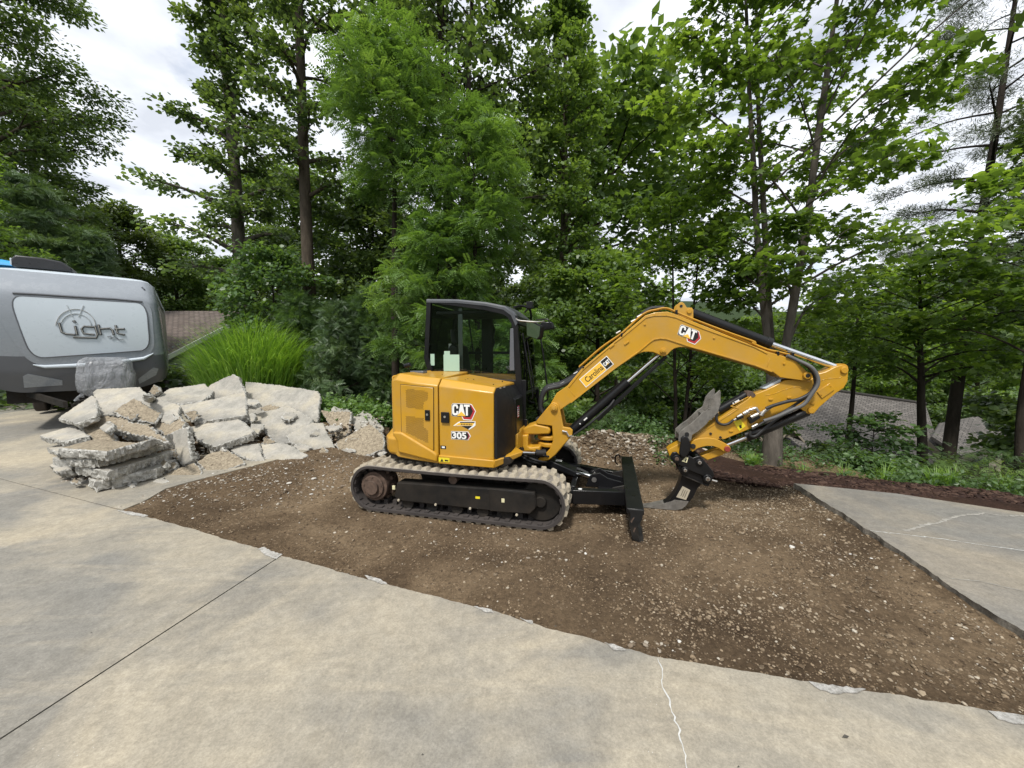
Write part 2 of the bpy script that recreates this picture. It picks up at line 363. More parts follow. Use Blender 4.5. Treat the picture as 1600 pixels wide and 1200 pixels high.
# numpy value noise
def vnoise(x, y, seed=0, sc=1.):
    x = np.asarray(x, float)*sc; y = np.asarray(y, float)*sc
    xi, yi = np.floor(x).astype(int), np.floor(y).astype(int); xf, yf = x-xi, y-yi
    def h(a, b): 
        n = (a*374761393+b*668265263+seed*1442695) & 0x7fffffff; n = ((n ^ (n >> 13))*1274126177) & 0x7fffffff
        return ((n ^ (n >> 16)) & 0xffff)/65535.
    u, v = xf*xf*(3-2*xf), yf*yf*(3-2*yf)
    return (h(xi,yi)*(1-u)+h(xi+1,yi)*u)*(1-v)+(h(xi,yi+1)*(1-u)+h(xi+1,yi+1)*u)*v
def fbm(x, y, seed=0, sc=1., oc=4):
    s = 0; a = .5
    for i in range(oc): s = s+a*(vnoise(x, y, seed+i*17, sc)-.5)*2; a *= .5; sc *= 2.03
    return s
# ------------------------------------------------------------------ ground shape
def sstep(a, b, x):
    t = np.clip((x-a)/(b-a), 0, 1); return t*t*(3-2*t)
_a0 = G(190, 797, .10); _a1 = G(0, 748, .10); _dl = (_a1-_a0).normalized(); _nl = Vector((_dl.y, -_dl.x, 0)); _nl = _nl if _nl.y > 0 else -_nl
def drive_z(x, y):
    s = (np.asarray(x)-_a0.x)*_nl.x+(np.asarray(y)-_a0.y)*_nl.y; return .10+.075*np.maximum(0, s-.3)
def terrain_z(x, y):
    x = np.asarray(x, float); y = np.asarray(y, float)
    k = .05+.36*sstep(-5.5, .5, x)
    y0 = 7.4-2.1*sstep(2.4, 4.2, x)-.5*sstep(5, 8, x)
    d = np.maximum(0, y-y0)
    z = -k*d**1.05
    z = np.maximum(z, -9+1.2*fbm(x, y, 5, .05)) if True else z
    # the drive side rises to the left
    w = sstep(-3.8, -8.0, x)
    zl = drive_z(x, y)-.10
    zl = np.minimum(zl, .55)-.02*np.maximum(0, y-16)
    z = z*(1-w)+zl*w
    return z-.07
def terrain_full(x, y):
    z = terrain_z(x, y)
    r = np.hypot(x, y)
    a = np.arctan2(x, y)
    z = z+sstep(60, 500, r)*(-25+6*np.sin(a*5+1))
    z = z+sstep(1300, 3200, r)*(430+80*np.sin(a*7+.6)+35*np.sin(a*17))
    return z
# terrain sheet: polar grid out to the hills
rr = np.concatenate([np.linspace(0, 30, 121), np.geomspace(31, 4200, 60)]); aa = np.linspace(-math.pi, math.pi, 241)
RR, AA = np.meshgrid(rr, aa, indexing='ij'); TX = RR*np.sin(AA); TY = RR*np.cos(AA)
TZ = terrain_full(TX, TY)+fbm(TX, TY, 9, .9)*.05*(RR < 200)
V = np.stack([TX, TY, TZ], -1).reshape(-1, 3); n_a = len(aa)
ii, jj = np.meshgrid(np.arange(len(rr)-1), np.arange(n_a-1), indexing='ij'); q = (ii*n_a+jj).ravel()
F = np.stack([q, q+1, q+n_a+1, q+n_a], -1)[:, ::-1]
link('ground', npmesh('ground', V, F, M['ground'], smooth=True), kind='structure')

_rp = sorted([(G(a, b, .11).y, G(a, b, .11).x) for a, b in ((1240,755),(1300,791),(1370,836),(1440,884),(1520,938),(1600,986),(1760,1080))])
def right_x0(y): return np.interp(y, [a for a, b in _rp], [b for a, b in _rp])
# dirt lot
def lot_z(x, y):
    z = .022*fbm(x, y, 3, 1.1, 5)+.010*fbm(x, y, 4, 9, 3)
    # near machine tracks flat
    u = (x-MX)*M_U.x+(y-MY)*M_U.y; v = (x-MX)*M_V.x+(y-MY)*M_V.y
    under = (1-sstep(1.15, 1.5, np.abs(u)))*(1-sstep(1.0, 1.25, np.abs(v)))
    z = z*(1-.8*under)+.022*np.exp(-((np.abs(v)-1.03)/.05)**2)*(np.abs(u) < 1.2)*(.6+fbm(x, y, 61, 5))-.004*under
    z = z*(1-.9*np.exp(-((x-1.8)/.5)**2-((y-4.45)/.35)**2))-.008*np.exp(-((x-1.8)/.5)**2-((y-4.45)/.35)**2)
    # heap behind the blade
    for (cx, cy, sx, sy, h) in ((1.35,6.65,.55,.42,.33),(2.1,6.7,.6,.42,.34),(2.85,6.55,.5,.4,.30),(.7,6.9,.4,.4,.2)):
        z = z+h*np.exp(-((x-cx)/sx)**2*.7-((y-cy)/sy)**2)*(1+.35*fbm(x, y, 8, 3.5))*.85
    # dirt banked up against the rubble
    z = z+.16*np.exp(-((x+2.6)/1.0)**2-((y-6.0)/.5)**2)+.10*np.exp(-((x+3.6)/.8)**2-((y-5.15)/.35)**2)
    seg = [tuple(G(190,797,.1))[:2], tuple(G(222,784,.1))[:2], tuple(G(262,764,.1))[:2], (-3.3,6.2)]; dm = np.full(np.shape(x), 9.)
    for (ax, ay), (bx, by) in zip(seg[:-1], seg[1:]):
        tt_ = np.clip(((x-ax)*(bx-ax)+(y-ay)*(by-ay))/((bx-ax)**2+(by-ay)**2), 0, 1); dm = np.minimum(dm, np.hypot(x-ax-tt_*(bx-ax), y-ay-tt_*(by-ay)))
    z = z+(.13+np.maximum(0, drive_z(x, y)-.10))*np.exp(-(dm/.45)**2)*(1+.2*fbm(x, y, 41, 4))
    z = z+.07*np.exp(-((x+2.2)/1.6)**2-((y-5.75)/.45)**2)
    z = np.where(dm < .75, np.minimum(z, drive_z(x, y)-.010), z)
    z = z+.045*np.exp(-((x-right_x0(y))/.28)**2)*(y < 5.1)
    # low hump right of machine, shallow dip to slab edge
    z = z+.05*np.exp(-((x-2.6)/1.0)**2-((y-3.3)/.9)**2)
    inb = ((np.abs(np.abs(v)-.79) < .19) & (((u > 1.25) & (u < 3.6)) | ((u < -1.25) & (u > -3.4)))).astype(float)
    z = z-inb*(.010+.012*(np.sin((u+.03*np.abs(np.abs(v)-.79)*8)*2*math.pi/.115) > .1))*np.clip(.4+fbm(x, y, 51, 1.4)*1.6, 0, 1)
    return z
x0, x1, y0, y1, st = -5.4, 7.2, 1.0, 7.7, .026
gx = np.arange(x0, x1, st); gy = np.arange(y0, y1, st); GX, GY = np.meshgrid(gx, gy, indexing='ij')
GZ = lot_z(GX, GY)+.010*fbm(GX, GY, 14, 15, 3)
GZ = GZ-.25*sstep(7.1, 7.7, GY)-.6*sstep(4.6, 6.4, GY-1.1*0)*sstep(5.2, 7.0, GX)
V = np.stack([GX, GY, GZ], -1).reshape(-1, 3); ii, jj = np.meshgrid(np.arange(len(gx)-1), np.arange(len(gy)-1), indexing='ij'); q = (ii*len(gy)+jj).ravel()
F = np.stack([q, q+len(gy), q+len(gy)+1, q+1], -1)
link('dirt_lot', npmesh('dirt_lot', V, F, M['dirt'], smooth=True), kind='structure')

# stones
ICO_V = []
ph = (1+5**.5)/2
ICO_V = np.array([(-1,ph,0),(1,ph,0),(-1,-ph,0),(1,-ph,0),(0,-1,ph),(0,1,ph),(0,-1,-ph),(0,1,-ph),(ph,0,-1),(ph,0,1),(-ph,0,-1),(-ph,0,1)])/1.9
ICO_F = np.array([(0,11,5),(0,5,1),(0,1,7),(0,7,10),(0,10,11),(1,5,9),(5,11,4),(11,10,2),(10,7,6),(7,1,8),(3,9,4),(3,4,2),(3,2,6),(3,6,8),(3,8,9),(4,9,5),(2,4,11),(6,2,10),(8,6,7),(9,8,1)])
OCT_V = np.array([(1,0,0),(-1,0,0),(0,1,0),(0,-1,0),(0,0,1),(0,0,-1)], float)
OCT_F = np.array([(0,2,4),(2,1,4),(1,3,4),(3,0,4),(2,0,5),(1,2,5),(3,1,5),(0,3,5)])
def stone_mesh(name, pos, size, mat, seed, flat=.6, octa=False):
    rng = np.random.default_rng(seed); TV, TF = (OCT_V, OCT_F) if octa else (ICO_V, ICO_F)
    n = len(pos); v = TV[None]*(1+rng.uniform(-.28, .28, (n, len(TV), 1)))
    v = v*rng.uniform(.6, 1.25, (n, 1, 3))*np.array([1, 1, flat]); an = rng.uniform(0, 6.28, n); c, s = np.cos(an), np.sin(an)
    x = v[..., 0]*c[:, None]-v[..., 1]*s[:, None]; y = v[..., 0]*s[:, None]+v[..., 1]*c[:, None]
    ti = rng.uniform(-.5, .5, n); z = v[..., 2]+x*ti[:, None]*.6
    v = np.stack([x, y, z], -1)*size[:, None, None]+pos[:, None, :]
    f = TF[None]+(np.arange(n)*len(TV))[:, None, None]
    return npmesh(name, v.reshape(-1, 3), f.reshape(-1, 3), mat)
slab_front_px = [(190,797),(330,835),(440,868),(520,890),(600,912),(690,935),(780,958),(870,984),(960,1008),(1040,1030),(1160,1049),(1280,1068),(1400,1087),(1500,1103),(1600,1119),(1750,1143)]
slabF = [G(px, py, .10) for px, py in slab_front_px]
def front_y(x):      # y of the driveway's edge at x
    xs = [p.x for p in slabF]; ys = [p.y for p in slabF]; return np.interp(x, xs, ys)
right_edge_px = [(1240,755),(1300,791),(1370,836),(1440,884),(1520,938),(1600,986),(1760,1080)]
slabR = [G(px, py, .11) for px, py in right_edge_px]
rp = sorted([(p.y, p.x) for p in slabR])
def right_x(y): return np.interp(y, [a for a, b in rp], [b for a, b in rp])
rng = np.random.default_rng(7)
def scatter(n, xr, yr, dens=None, pad=.02):
    x = rng.uniform(*xr, n); y = rng.uniform(*yr, n)
    k = (y > front_y(x)+pad) & ((x < right_x(y)-.01) | (y > slabR[0].y+.15))
    if dens is not None: k &= rng.uniform(0, 1, n) < dens(x, y)
    return x[k], y[k]
def dens1(x, y):
    d = .12+.95*sstep(.3, 2.2, x-.15*(y-3))*(.35+.9*sstep(-.25, .35, fbm(x, y, 21, .9)))
    return d*(.4+.9*sstep(-.3, .4, fbm(x, y, 33, 2.2)))
xs, ys = scatter(95000, (-4.4, 4.2), (1.7, 7.2), dens1); sz = np.clip(rng.lognormal(-5.1, .45, len(xs)), .003, .019)
link('loose_gravel', stone_mesh('loose_gravel', np.stack([xs, ys, lot_z(xs, ys)+sz*.15], -1), sz, M['stones'], 1), kind='stuff', label='tan and grey gravel strewn over the bare dirt', cat='gravel')
xs, ys = scatter(42000, (-4.4, 4.2), (1.7, 7.2)); sz = np.clip(rng.lognormal(-4.9, .4, len(xs)), .004, .022)
link('dirt_clods', stone_mesh('dirt_clods', np.stack([xs, ys, lot_z(xs, ys)+sz*.1], -1), sz, M['clods'], 2, octa=True), kind='stuff', label='small brown clods covering the graded dirt', cat='dirt')
# heap stones
n = 5200; xs = rng.normal(2.0, .85, n); ys = rng.normal(6.6, .32, n); hz = lot_z(xs, ys); k = (rng.uniform(0, 1, n) < np.clip(hz*6, .02, 1)) & (xs < 3.6) & (xs > .2)
xs, ys, hz = xs[k], ys[k], hz[k]; sz = np.clip(rng.lognormal(-4.05, .5, len(xs)), .006, .06)
link('rubble_heap', stone_mesh('rubble_heap', np.stack([xs, ys, hz+sz*.2], -1), sz, M['heapstones'], 3), kind='stuff', label='low heap of pale crushed stone and dirt behind the dozer blade', cat='rubble heap')
# pale crumbs around the slab pile and along edges
X = []; 
for (cx, cy, sx, sy, m_) in ((-3.5,5.0,.7,.16,260),(-2.7,5.6,.6,.2,260),(-4.3,4.55,.35,.12,160),(-1.9,6.1,.5,.2,110),(0.1,3.35,.35,.1,40),(-.5,3.9,.5,.25,60),(3.0,3.0,.35,.5,90),(3.6,3.9,.2,.5,60),(.85,2.28,.12,.03,25),(-1.0,5.0,1.5,.6,60),(-3.6,4.9,.7,.35,420),(-2.6,5.45,.8,.3,420)):
    X.append(np.stack([rng.normal(cx, sx, m_), rng.normal(cy, sy, m_)], -1))
X = np.concatenate(X); k = (X[:, 1] > front_y(X[:, 0])+.02) & ((X[:, 0] < right_x(X[:, 1])-.02)); X = X[k]
sz = np.clip(rng.lognormal(-4.75, .5, len(X)), .004, .032)
link('concrete_crumbs', stone_mesh('concrete_crumbs', np.stack([X[:, 0], X[:, 1], lot_z(X[:, 0], X[:, 1])+sz*.25], -1), sz, M['palestones'], 4, flat=.45), kind='stuff', label='white concrete crumbs scattered below the slab pile', cat='concrete crumbs')

# ------------------------------------------------------------------ concrete driveway: poured panels with joints
drv = empty('driveway', (0,0,0), kind='structure')
def rough_line(pts, step=.05, amp=.006, seed=0, zf=None):
    out = []; tot = 0; step = .022
    for a, b in zip(pts[:-1], pts[1:]):
        n = max(1, int((b-a).length/step)); d = (b-a).normalized(); nn = Vector((-d.y, d.x, 0))
        for i in range(n):
            q_ = tot+(b-a).length*i/n; w_ = float(vnoise(q_, seed, seed, 3.1)-.5)*2*amp*1.3+float(vnoise(q_, seed+9, seed, 11)-.5)*2*amp*.9+float(vnoise(q_, seed+5, seed, 38)-.5)*2*amp*.6
            out.append(a.lerp(b, i/n)+nn*w_)
        tot += (b-a).length
    return out+[pts[-1]]
def slab(name, poly, mat, parent, zf, thick=.13, **kw):
    mb = MB(); n = len(poly)
    top = [(p.x, p.y, float(zf(p.x, p.y))) for p in poly]; bot = [(p.x, p.y, float(zf(p.x, p.y))-thick) for p in poly]
    rnd = random.Random(3); ins = []
    c = Vector((sum(p.x for p in poly)/n, sum(p.y for p in poly)/n, 0))
    def rg_(k_, dz, am, sd_): return [(t[0]-am*(float(vnoise(t[0]*1., t[1], sd_, 17))-.35)*1.6*(1 if t[0] > c.x else -1)*0+am*(float(vnoise(t[0]+5, t[1], sd_, 19))-.5)*2, t[1]+am*(float(vnoise(t[0], t[1]+7, sd_+3, 19))-.5)*2, t[2]-dz-am*.4*float(vnoise(t[0], t[1], sd_+8, 23))) for t in top]
    rings_ = [top, rg_(1, .006, .004, 1), rg_(2, thick*.3, .007, 2), rg_(3, thick*.62, .009, 2), rg_(4, thick, .008, 2)]
    mb.add([p_ for r_ in rings_ for p_ in r_], [tuple(range(n))]+[(r_*n+i, r_*n+(i+1)%n, (r_+1)*n+(i+1)%n, (r_+1)*n+i) for r_ in range(4) for i in range(n)])
    mb.m = [0]+[1]*(4*n); mat = [mat, M['slab_side']]
    return mb.build(name, mat, parent, smooth=True, ang=45, **kw)
def zflat(x, y): return .10
J = .006
a0 = slabF[0]; a2 = slabF[2]; jb = G(-60, 1194, .10)      # joint from the broken corner to the lower left
jl = G(440, 868, .1); d12 = (jb-jl).normalized(); jfar = jl+d12*9
left_end = G(0, 748, .10); dl = (left_end-a0).normalized(); left_far = a0+dl*9
nrm = Vector((-d12.y, d12.x, 0))*J; nl = Vector((-dl.y, dl.x, 0))*J
edge = rough_line(slabF, .05, .007, 5)
i2 = min(range(len(edge)), key=lambda i: (edge[i]-a2).length)
far_r = Vector((6.5, -2.5, 0)); 
pB = edge[i2:]+[Vector((edge[-1].x+2.5, -3, 0)), jfar-nrm*0+Vector((.3,-.8,0))]   # near panel
cen = lambda pl: Vector((sum(p.x for p in pl)/len(pl), sum(p.y for p in pl)/len(pl), 0))
def shrink_joint(pl): return pl
pA = edge[:i2+1]+[jfar, left_far]
# pull the two panels apart along their joint
sgn = 1 if (cen(pB)-jl).dot(nrm) > 0 else -1
pB2 = [p.copy() for p in pB]; pB2[0] += nrm*sgn; pB2[-1] = jfar+nrm*sgn*1
pA2 = [p.copy() for p in pA]; pA2[i2] -= nrm*sgn; pA2[i2+1] -= nrm*sgn
sgl = 1 if (cen(pA)-a0).dot(nl) > 0 else -1
pA2[0] += nl*sgl; pA2[-1] += nl*sgl
slab('concrete_panel', pB2, M['concrete'], drv, zflat)
slab('concrete_panel', pA2, M['concrete'], drv, zflat)
# upper left drive: sheet that rises towards the trailer (fine grid strip so it can bend)
e2px = [(190,797),(222,784),(262,764)]
ed2 = [G(px, py, .10) for px, py in e2px]
gl, gw = 46, 26; Vv = []; 
A_ = a0-nl*sgl; B_ = left_far-nl*sgl
upd = Vector((.30, 1.0, 0)).normalized()
rowsA = [ed2[0]-nl*sgl, ed2[1], ed2[2], Vector((-3.3,6.2,0)), Vector((-3.4,8.0,0)), Vector((-6.0,12.5,0))]
for i in range(gw+1):
    t = i/gw*(len(rowsA)-1); k = min(int(t), len(rowsA)-2); pr = rowsA[k].lerp(rowsA[k+1], t-k)
    pl_ = B_+Vector((-.6,1,0)).normalized()*(i/gw*13.0)
    for j in range(gl+1):
        p = pr.lerp(pl_, (j/gl)**1.2); Vv.append((p.x, p.y, float(drive_z(p.x, p.y))))
Vv = np.array(Vv); ii, jj = np.meshgrid(np.arange(gw), np.arange(gl), indexing='ij'); q = (ii*(gl+1)+jj).ravel()
o = link('concrete_panel', npmesh('concrete_panel', Vv, np.stack([q, q+1, q+gl+2, q+gl+1], -1)[:, ::-1], M['concrete'], smooth=False), drv)
so = o.modifiers.new('solid', 'SOLIDIFY'); so.thickness = .14; so.offset = -1
# joint fillers
jm = MB(); jm.prism([jl+nrm*1.0, jfar+nrm*1.0, jfar-nrm*1.0, jl-nrm*1.0], (0,0,.001)); 
for i in range(len(jm.v)): jm.v[i] = (jm.v[i][0], jm.v[i][1], .082+(.002 if i > 3 else 0))
jm.build('joint_gap', M['joint'], drv, smooth=False)
jm = MB(); jm.prism([a0+nl, left_far+nl, left_far-nl, a0-nl], (0,0,.001))
for i in range(len(jm.v)): jm.v[i] = (jm.v[i][0], jm.v[i][1], .090+(.002 if i > 3 else 0))
jm.build('joint_gap', M['joint'], drv, smooth=False)
def crack(name, pxs, z, w, mat, parent, seed=1, amp=.012):
    rnd = random.Random(seed); pts = [G(*p, z) for p in pxs]; fine = []
    for a, b in zip(pts[:-1], pts[1:]):
        n = max(2, int((b-a).length/.02))
        for i in range(n): fine.append(a.lerp(b, i/n)+Vector((rnd.gauss(0, amp*.35), rnd.gauss(0, amp*.35), 0)))
    fine.append(pts[-1]); L = []; Rr = []
    for i, p in enumerate(fine):
        t = (fine[min(i+1, len(fine)-1)]-fine[max(0, i-1)]).normalized(); s = Vector((-t.y, t.x, 0))*(w*rnd.uniform(.35, 1.4)*.5)
        L.append((p.x+s.x, p.y+s.y, z+.003)); Rr.append((p.x-s.x, p.y-s.y, z+.003))
    n = len(L); mb = MB(); mb.add(L+Rr, [(i, i+1, n+i+1, n+i) for i in range(n-1)]); return mb.build(name, mat, parent, smooth=False)
crack('filled_crack', [(1028,1030),(1036,1055),(1033,1072),(1045,1090),(1052,1120),(1060,1140),(1066,1165),(1074,1200),(1085,1260)], .10, .0065, M['crack'], drv, 4)
def chip(name, pxs, z, parent, mat=None):     # fresh white chipped edge: thin irregular flake standing 3 mm proud
    mb = MB(); rnd = random.Random(len(name)+int(pxs[0][0])); pts = [G(*p, z) for p in pxs]; fine = []
    for a, b in zip(pts, pts[1:]+pts[:1]):
        n = max(2, int((b-a).length/.02))
        for i in range(n): fine.append(a.lerp(b, i/n)+Vector((rnd.uniform(-.006, .006), rnd.uniform(-.006, .006), 0)))
    mb.prism([(p.x, p.y, z+.001) for p in fine], (0, 0, .004)); return mb.build(name, mat or M['white_chip'], parent, smooth=False)
for pl in ([(404,858),(412,855),(425,862),(441,867),(432,874),(415,868)], [(570,900),(588,903),(606,912),(596,913),(580,907)], [(742,948),(768,953),(772,958),(760,957)], [(945,1005),(965,1010),(978,1016),(962,1018)], [(1265,1066),(1300,1072),(1352,1078),(1340,1084),(1300,1084),(1280,1077)], [(1545,1111),(1600,1120),(1640,1130),(1590,1133),(1560,1124)], [(184,798),(205,800),(232,806),(226,808),(200,804)], [(812,966),(834,972),(830,976)]):
    chip('chipped_edge', pl, .102, drv)
# dark stain-like tyre dirt is in the concrete material; a few leaves on it
lf = MB()
for (px, py, s) in ((1322,1152,.018),(868,979,.010),(1154,1199,.006),(142,989,.006),(520,855,.005),(660,1180,.006)):
    p = G(px, py, .104); lf.add([(p.x-s, p.y, p.z), (p.x, p.y-s*.35, p.z+.004), (p.x+s, p.y+s*.2, p.z+.001), (p.x, p.y+s*.5, p.z+.006)], [(0,1,2,3)])
lf.build('fallen_leaves', M['joint'], None, smooth=False, kind='stuff', label='few dark dead leaf bits on the concrete', cat='leaf litter')

# right hand slab
pad = empty('parking_slab', (0,0,0), kind='structure')
back = [G(1600,801,.11), G(1400,771,.11)]; far = G(2100,868,.11)
edR = rough_line(list(reversed(slabR)), .05, .010, 8)
poly = edR+[G(1400,771,.11), G(1600,801,.11), far, Vector((9, 0.5, 0))]
slab('concrete_panel', poly, M['concrete_far'], pad, lambda x, y: .11, .17)
crack('filled_crack', [(1358,829),(1400,834),(1470,842),(1530,851),(1600,861),(1700,876)], .11, .011, M['crack'], pad, 2)
crack('filled_crack', [(1414,830),(1440,822),(1470,815),(1500,806),(1540,802),(1570,807),(1600,806)], .11, .030, M['faint'], pad, 3, .02)
crack('filled_crack', [(1488,905),(1530,908),(1600,925),(1680,940)], .11, .008, M['faint'], pad, 9)
# mulch bed behind it
def strip_mesh(name, A, B, w0, mat, seed, h=.05, zoff=0, nx=90, ny=14):
    V = []; 
    for i in range(nx+1):
        p = A.lerp(B, i/nx)
        for j in range(ny+1):
            t = j/ny; y = p.y+.12*float(fbm(p.x, p.y, seed+3, 1.6))*(1-t)+w0*t*(1+.25*float(fbm(p.x, p.y, seed+4, 1.1))); x = p.x+.2*t
            z0 = max(-.015+.045*min(1, t*5), float(terrain_z(x, y)+.06)) if t < .5 else max(float(terrain_z(x, y)+.06), float(lot_z(np.array(x), np.array(y)))+.02 if y < 7 and x < 5 else -9)
            V.append((x, y, z0+h*math.sin(math.pi*t)*(1+.6*float(fbm(x, y, seed, 4)))+zoff))
    q = [(i*(ny+1)+j, (i+1)*(ny+1)+j, (i+1)*(ny+1)+j+1, i*(ny+1)+j+1) for i in range(nx) for j in range(ny)]
    return link(name, npmesh(name, np.array(V), np.array(q), mat, smooth=True), kind='structure')
strip_mesh('mulch_bed', Vector((2.6,5.6,0)), G(2000,850,.11)+Vector((0,.02,0)), 1.25, M['mulch'], 4, .030)
strip_mesh('mulch_bed', Vector((3.65,5.12,0)), Vector((3.0,6.2,0)), .5, M['mulch'], 6, .04, nx=30)
n = 9000; t = rng.uniform(0, 1, n); A = Vector((2.6,5.65,0)); B = G(2000,850,.11); ox = rng.uniform(-.12, 1.1, n)
xs = A.x+(B.x-A.x)*t; ys = A.y+(B.y-A.y)*t+ox; k = (ys > 5.05-.28*(xs-3.8)) | (xs < 3.6); xs, ys = xs[k], ys[k]
zs = np.maximum(np.where(ys < 6, .03, -9), terrain_z(xs, ys)+.06)+.02+.03*fbm(xs, ys, 71, 3); sz = np.clip(rng.lognormal(-4.0, .45, len(xs)), .006, .05)
link('mulch_chips', stone_mesh('mulch_chips', np.stack([xs, ys, zs], -1), sz, M['mulchbits'], 8, flat=.4), kind='stuff', label='reddish brown mulch along the far edge of the right slab', cat='mulch')

# ================================================================== EXCAVATOR (local axes: u forward, v away from camera, w up)
EX = empty('mini_excavator', (MX, MY, 0), MYAW, label='yellow and black tracked mini excavator parked on the bare dirt with its arm folded down', cat='excavator')
def pl(px, v):           # list of pixels -> (u,w) on plane v
    return [uw(a, b, v) for a, b in px]
def Z(pts, ox, oy, s): return [(ox+a/s, oy+b/s) for a, b in pts]
def disc(u, w, v0, v1, r, name, mat, parent, n=16, bevel=.003, **kw):
    return MB().tube([(u, v0, w), (u, v1, w)], r, n).build(name, mat, parent, bevel=bevel, seg=1, **kw)

# --- tracks
HU, RT, CW = .985, .262, .287        # half straight length, outer belt radius, centre height
def belt_pt(s, r):                   # s along the perimeter at radius r
    L1 = 2*HU; Lc = math.pi*RT
    per = 2*L1+2*Lc; s %= per
    if s < L1: return (-HU+s, CW+r, 0, 1)
    s -= L1
    if s < Lc: a = math.pi/2-s/RT; return (HU+r*math.cos(a), CW+r*math.sin(a), math.cos(a), math.sin(a))
    s -= Lc
    if s < L1: return (HU-s, CW-r, 0, -1)
    s -= L1; a = -math.pi/2-s/RT; return (-HU+r*math.cos(a), CW+r*math.sin(a), math.cos(a), math.sin(a))
PER = 4*HU+2*math.pi*RT
NL = 50
lug_me = None
def make_track(vc, near):
    tr = empty('rubber_track', (0, vc, 0)); tr.parent = EX
    secs = []; N = 140
    prof = [(-.20, 0), (-.20, -.030), (-.17, -.036), (.17, -.036), (.20, -.030), (.20, 0), (.185, .004), (-.185, .004)]
    mb = MB()
    for i in range(N):
        s = PER*i/N; sag = 0
        p = []
        for (dv, dr) in prof:
            a = belt_pt(s, RT+dr); sg = -.012*math.sin(math.pi*min(1, max(0, (a[0]+HU)/(2*HU)))) if a[3] > .9 else 0
            p.append((a[0], dv, a[1]+sg*abs(1)))
        secs.append(p)
    mb.loft(secs+[secs[0]], close=True, caps=False)
    for i, f in enumerate(mb.f):
        if i % 8 in (5, 6, 7): mb.m[i] = 1
    mb.build('belt', [M['rubber'], M['beltout']], tr, ang=50)
    # outer tread lugs
    global lug_me
    if lug_me is None:
        lb = MB(); h = .030
        base = [(-.045,-.085,0),(.030,-.085,0),(.052,.0,0),(.035,.085,0),(-.040,.085,0),(-.015,.0,0)]
        top = [(-.030,-.078,h),(.016,-.078,h),(.034,.0,h),(.020,.078,h),(-.026,.078,h),(-.002,.0,h)]
        lb.add(base+top, [(6,7,8,9,10,11)]+[(i, (i+1)%6, (i+1)%6+6, i+6) for i in range(6)])
        t_ = lb.build('tread_lug', M['tread'], None, smooth=False, bevel=0); lug_me = t_.data; bpy.data.objects.remove(t_)
    for row in (-1, 1):
        for k in range(NL):
            s = PER*(k+(.5 if row > 0 else 0))/NL; a = belt_pt(s, RT+.003)
            sg = -.012*math.sin(math.pi*min(1, max(0, (a[0]+HU)/(2*HU)))) if a[3] > .9 else 0
            o = link('tread_lug', lug_me, tr); o.location = (a[0], row*.098, a[1]+sg)
            nrm_ = Vector((a[2], 0, a[3])); tan = Vector((a[3], 0, -a[2]))
            mm = Matrix((tan, Vector((0, row*1., 0)), nrm_)).transposed(); 
            o.rotation_euler = (Matrix((tan, nrm_.cross(tan), nrm_)).transposed()).to_euler()
            if row < 0: o.scale = (1, -1, 1)
    gt = MB()
    for k in range(48):
        s = PER*k/48; a = belt_pt(s, RT-.036); tan = Vector((a[3], 0, -a[2])); nn = Vector((a[2], 0, a[3])); c = Vector((a[0], 0, a[1]))
        for dv in (-.155, -.04, .04, .155):
            hw = .022 if abs(dv) < .1 else .028; dp = .055 if abs(dv) < .1 else .014
            b = [c+tan*e*.026+Vector((0, dv+g*hw, 0)) for e, g in ((-1,-1),(1,-1),(1,1),(-1,1))]; gt.prism(b, tuple(-nn*dp))
    gt.build('guide_teeth', M['rubber'], tr, smooth=False, kind='stuff')
    # frame
    sg = -1 if near else 1; fo = .17*sg       # outer face in track coords
    f = MB(); fp = pl(Z([(560,650),(560,455),(1600,545)],540,700,8), -.95)
    out = [(-.66,.375),(.70,.405),(.93,.40),(.955,.26),(.90,.17),(.60,.155),(-.60,.16),(-.70,.20)]
    f.plate(out, min(fo, fo*.0), max(fo, 0)); f.build('track_frame', M['black_dull'], tr, bevel=.012)
    f = MB(); f.plate([(.45,.40),(.93,.385),(.94,.24),(.88,.175),(.45,.16)], fo*1.0+(.004*sg if near else 0)-.008, fo+.01*sg+.004); f.build('idler_guard', M['black_dull'], tr, bevel=.006)
    f = MB(); f.tube([(-.985, -.13, CW), (-.985, .13, CW)], .17, 28); f.tube([(-.985, fo*.5, CW), (-.985, fo*.93, CW)], .135, 28); f.build('drive_sprocket', M['rust'], tr, bevel=.008)
    sp = MB()
    for k in range(14):
        a = 2*math.pi*k/14; c = Vector((-.985+.185*math.cos(a), 0, CW+.185*math.sin(a))); sp.tube([c+Vector((0,-.03,0)), c+Vector((0,.03,0))], .022, 8)
    sp.build('sprocket_teeth', M['rust'], tr, kind='stuff')
    disc(-.985, CW, fo*.9, fo*1.12, .082, 'travel_motor_cap', M['rust'], tr, 24)
    for k in range(9):
        a = 2*math.pi*k/9+.2; disc(-.985+.112*math.cos(a), CW+.112*math.sin(a), fo*.93, fo*.97, .009, 'bolt', M['rust'], tr, 6, 0)
    f = MB(); f.tube([(.985, -.10, CW), (.985, .10, CW)], .215, 32); f.tube([(.985, -.14, CW), (.985, .14, CW)], .06, 20); f.build('front_idler', M['black_dull'], tr, bevel=.01)
    for u in (-.55, -.25, .05, .35, .62):
        MB().tube([(u, -.13, .125), (u, .13, .125)], .07, 16).build('bottom_roller', M['black_worn'], tr, bevel=.005)
    disc(0, .44, -.12, .12, .05, 'carrier_roller', M['rust'], tr)
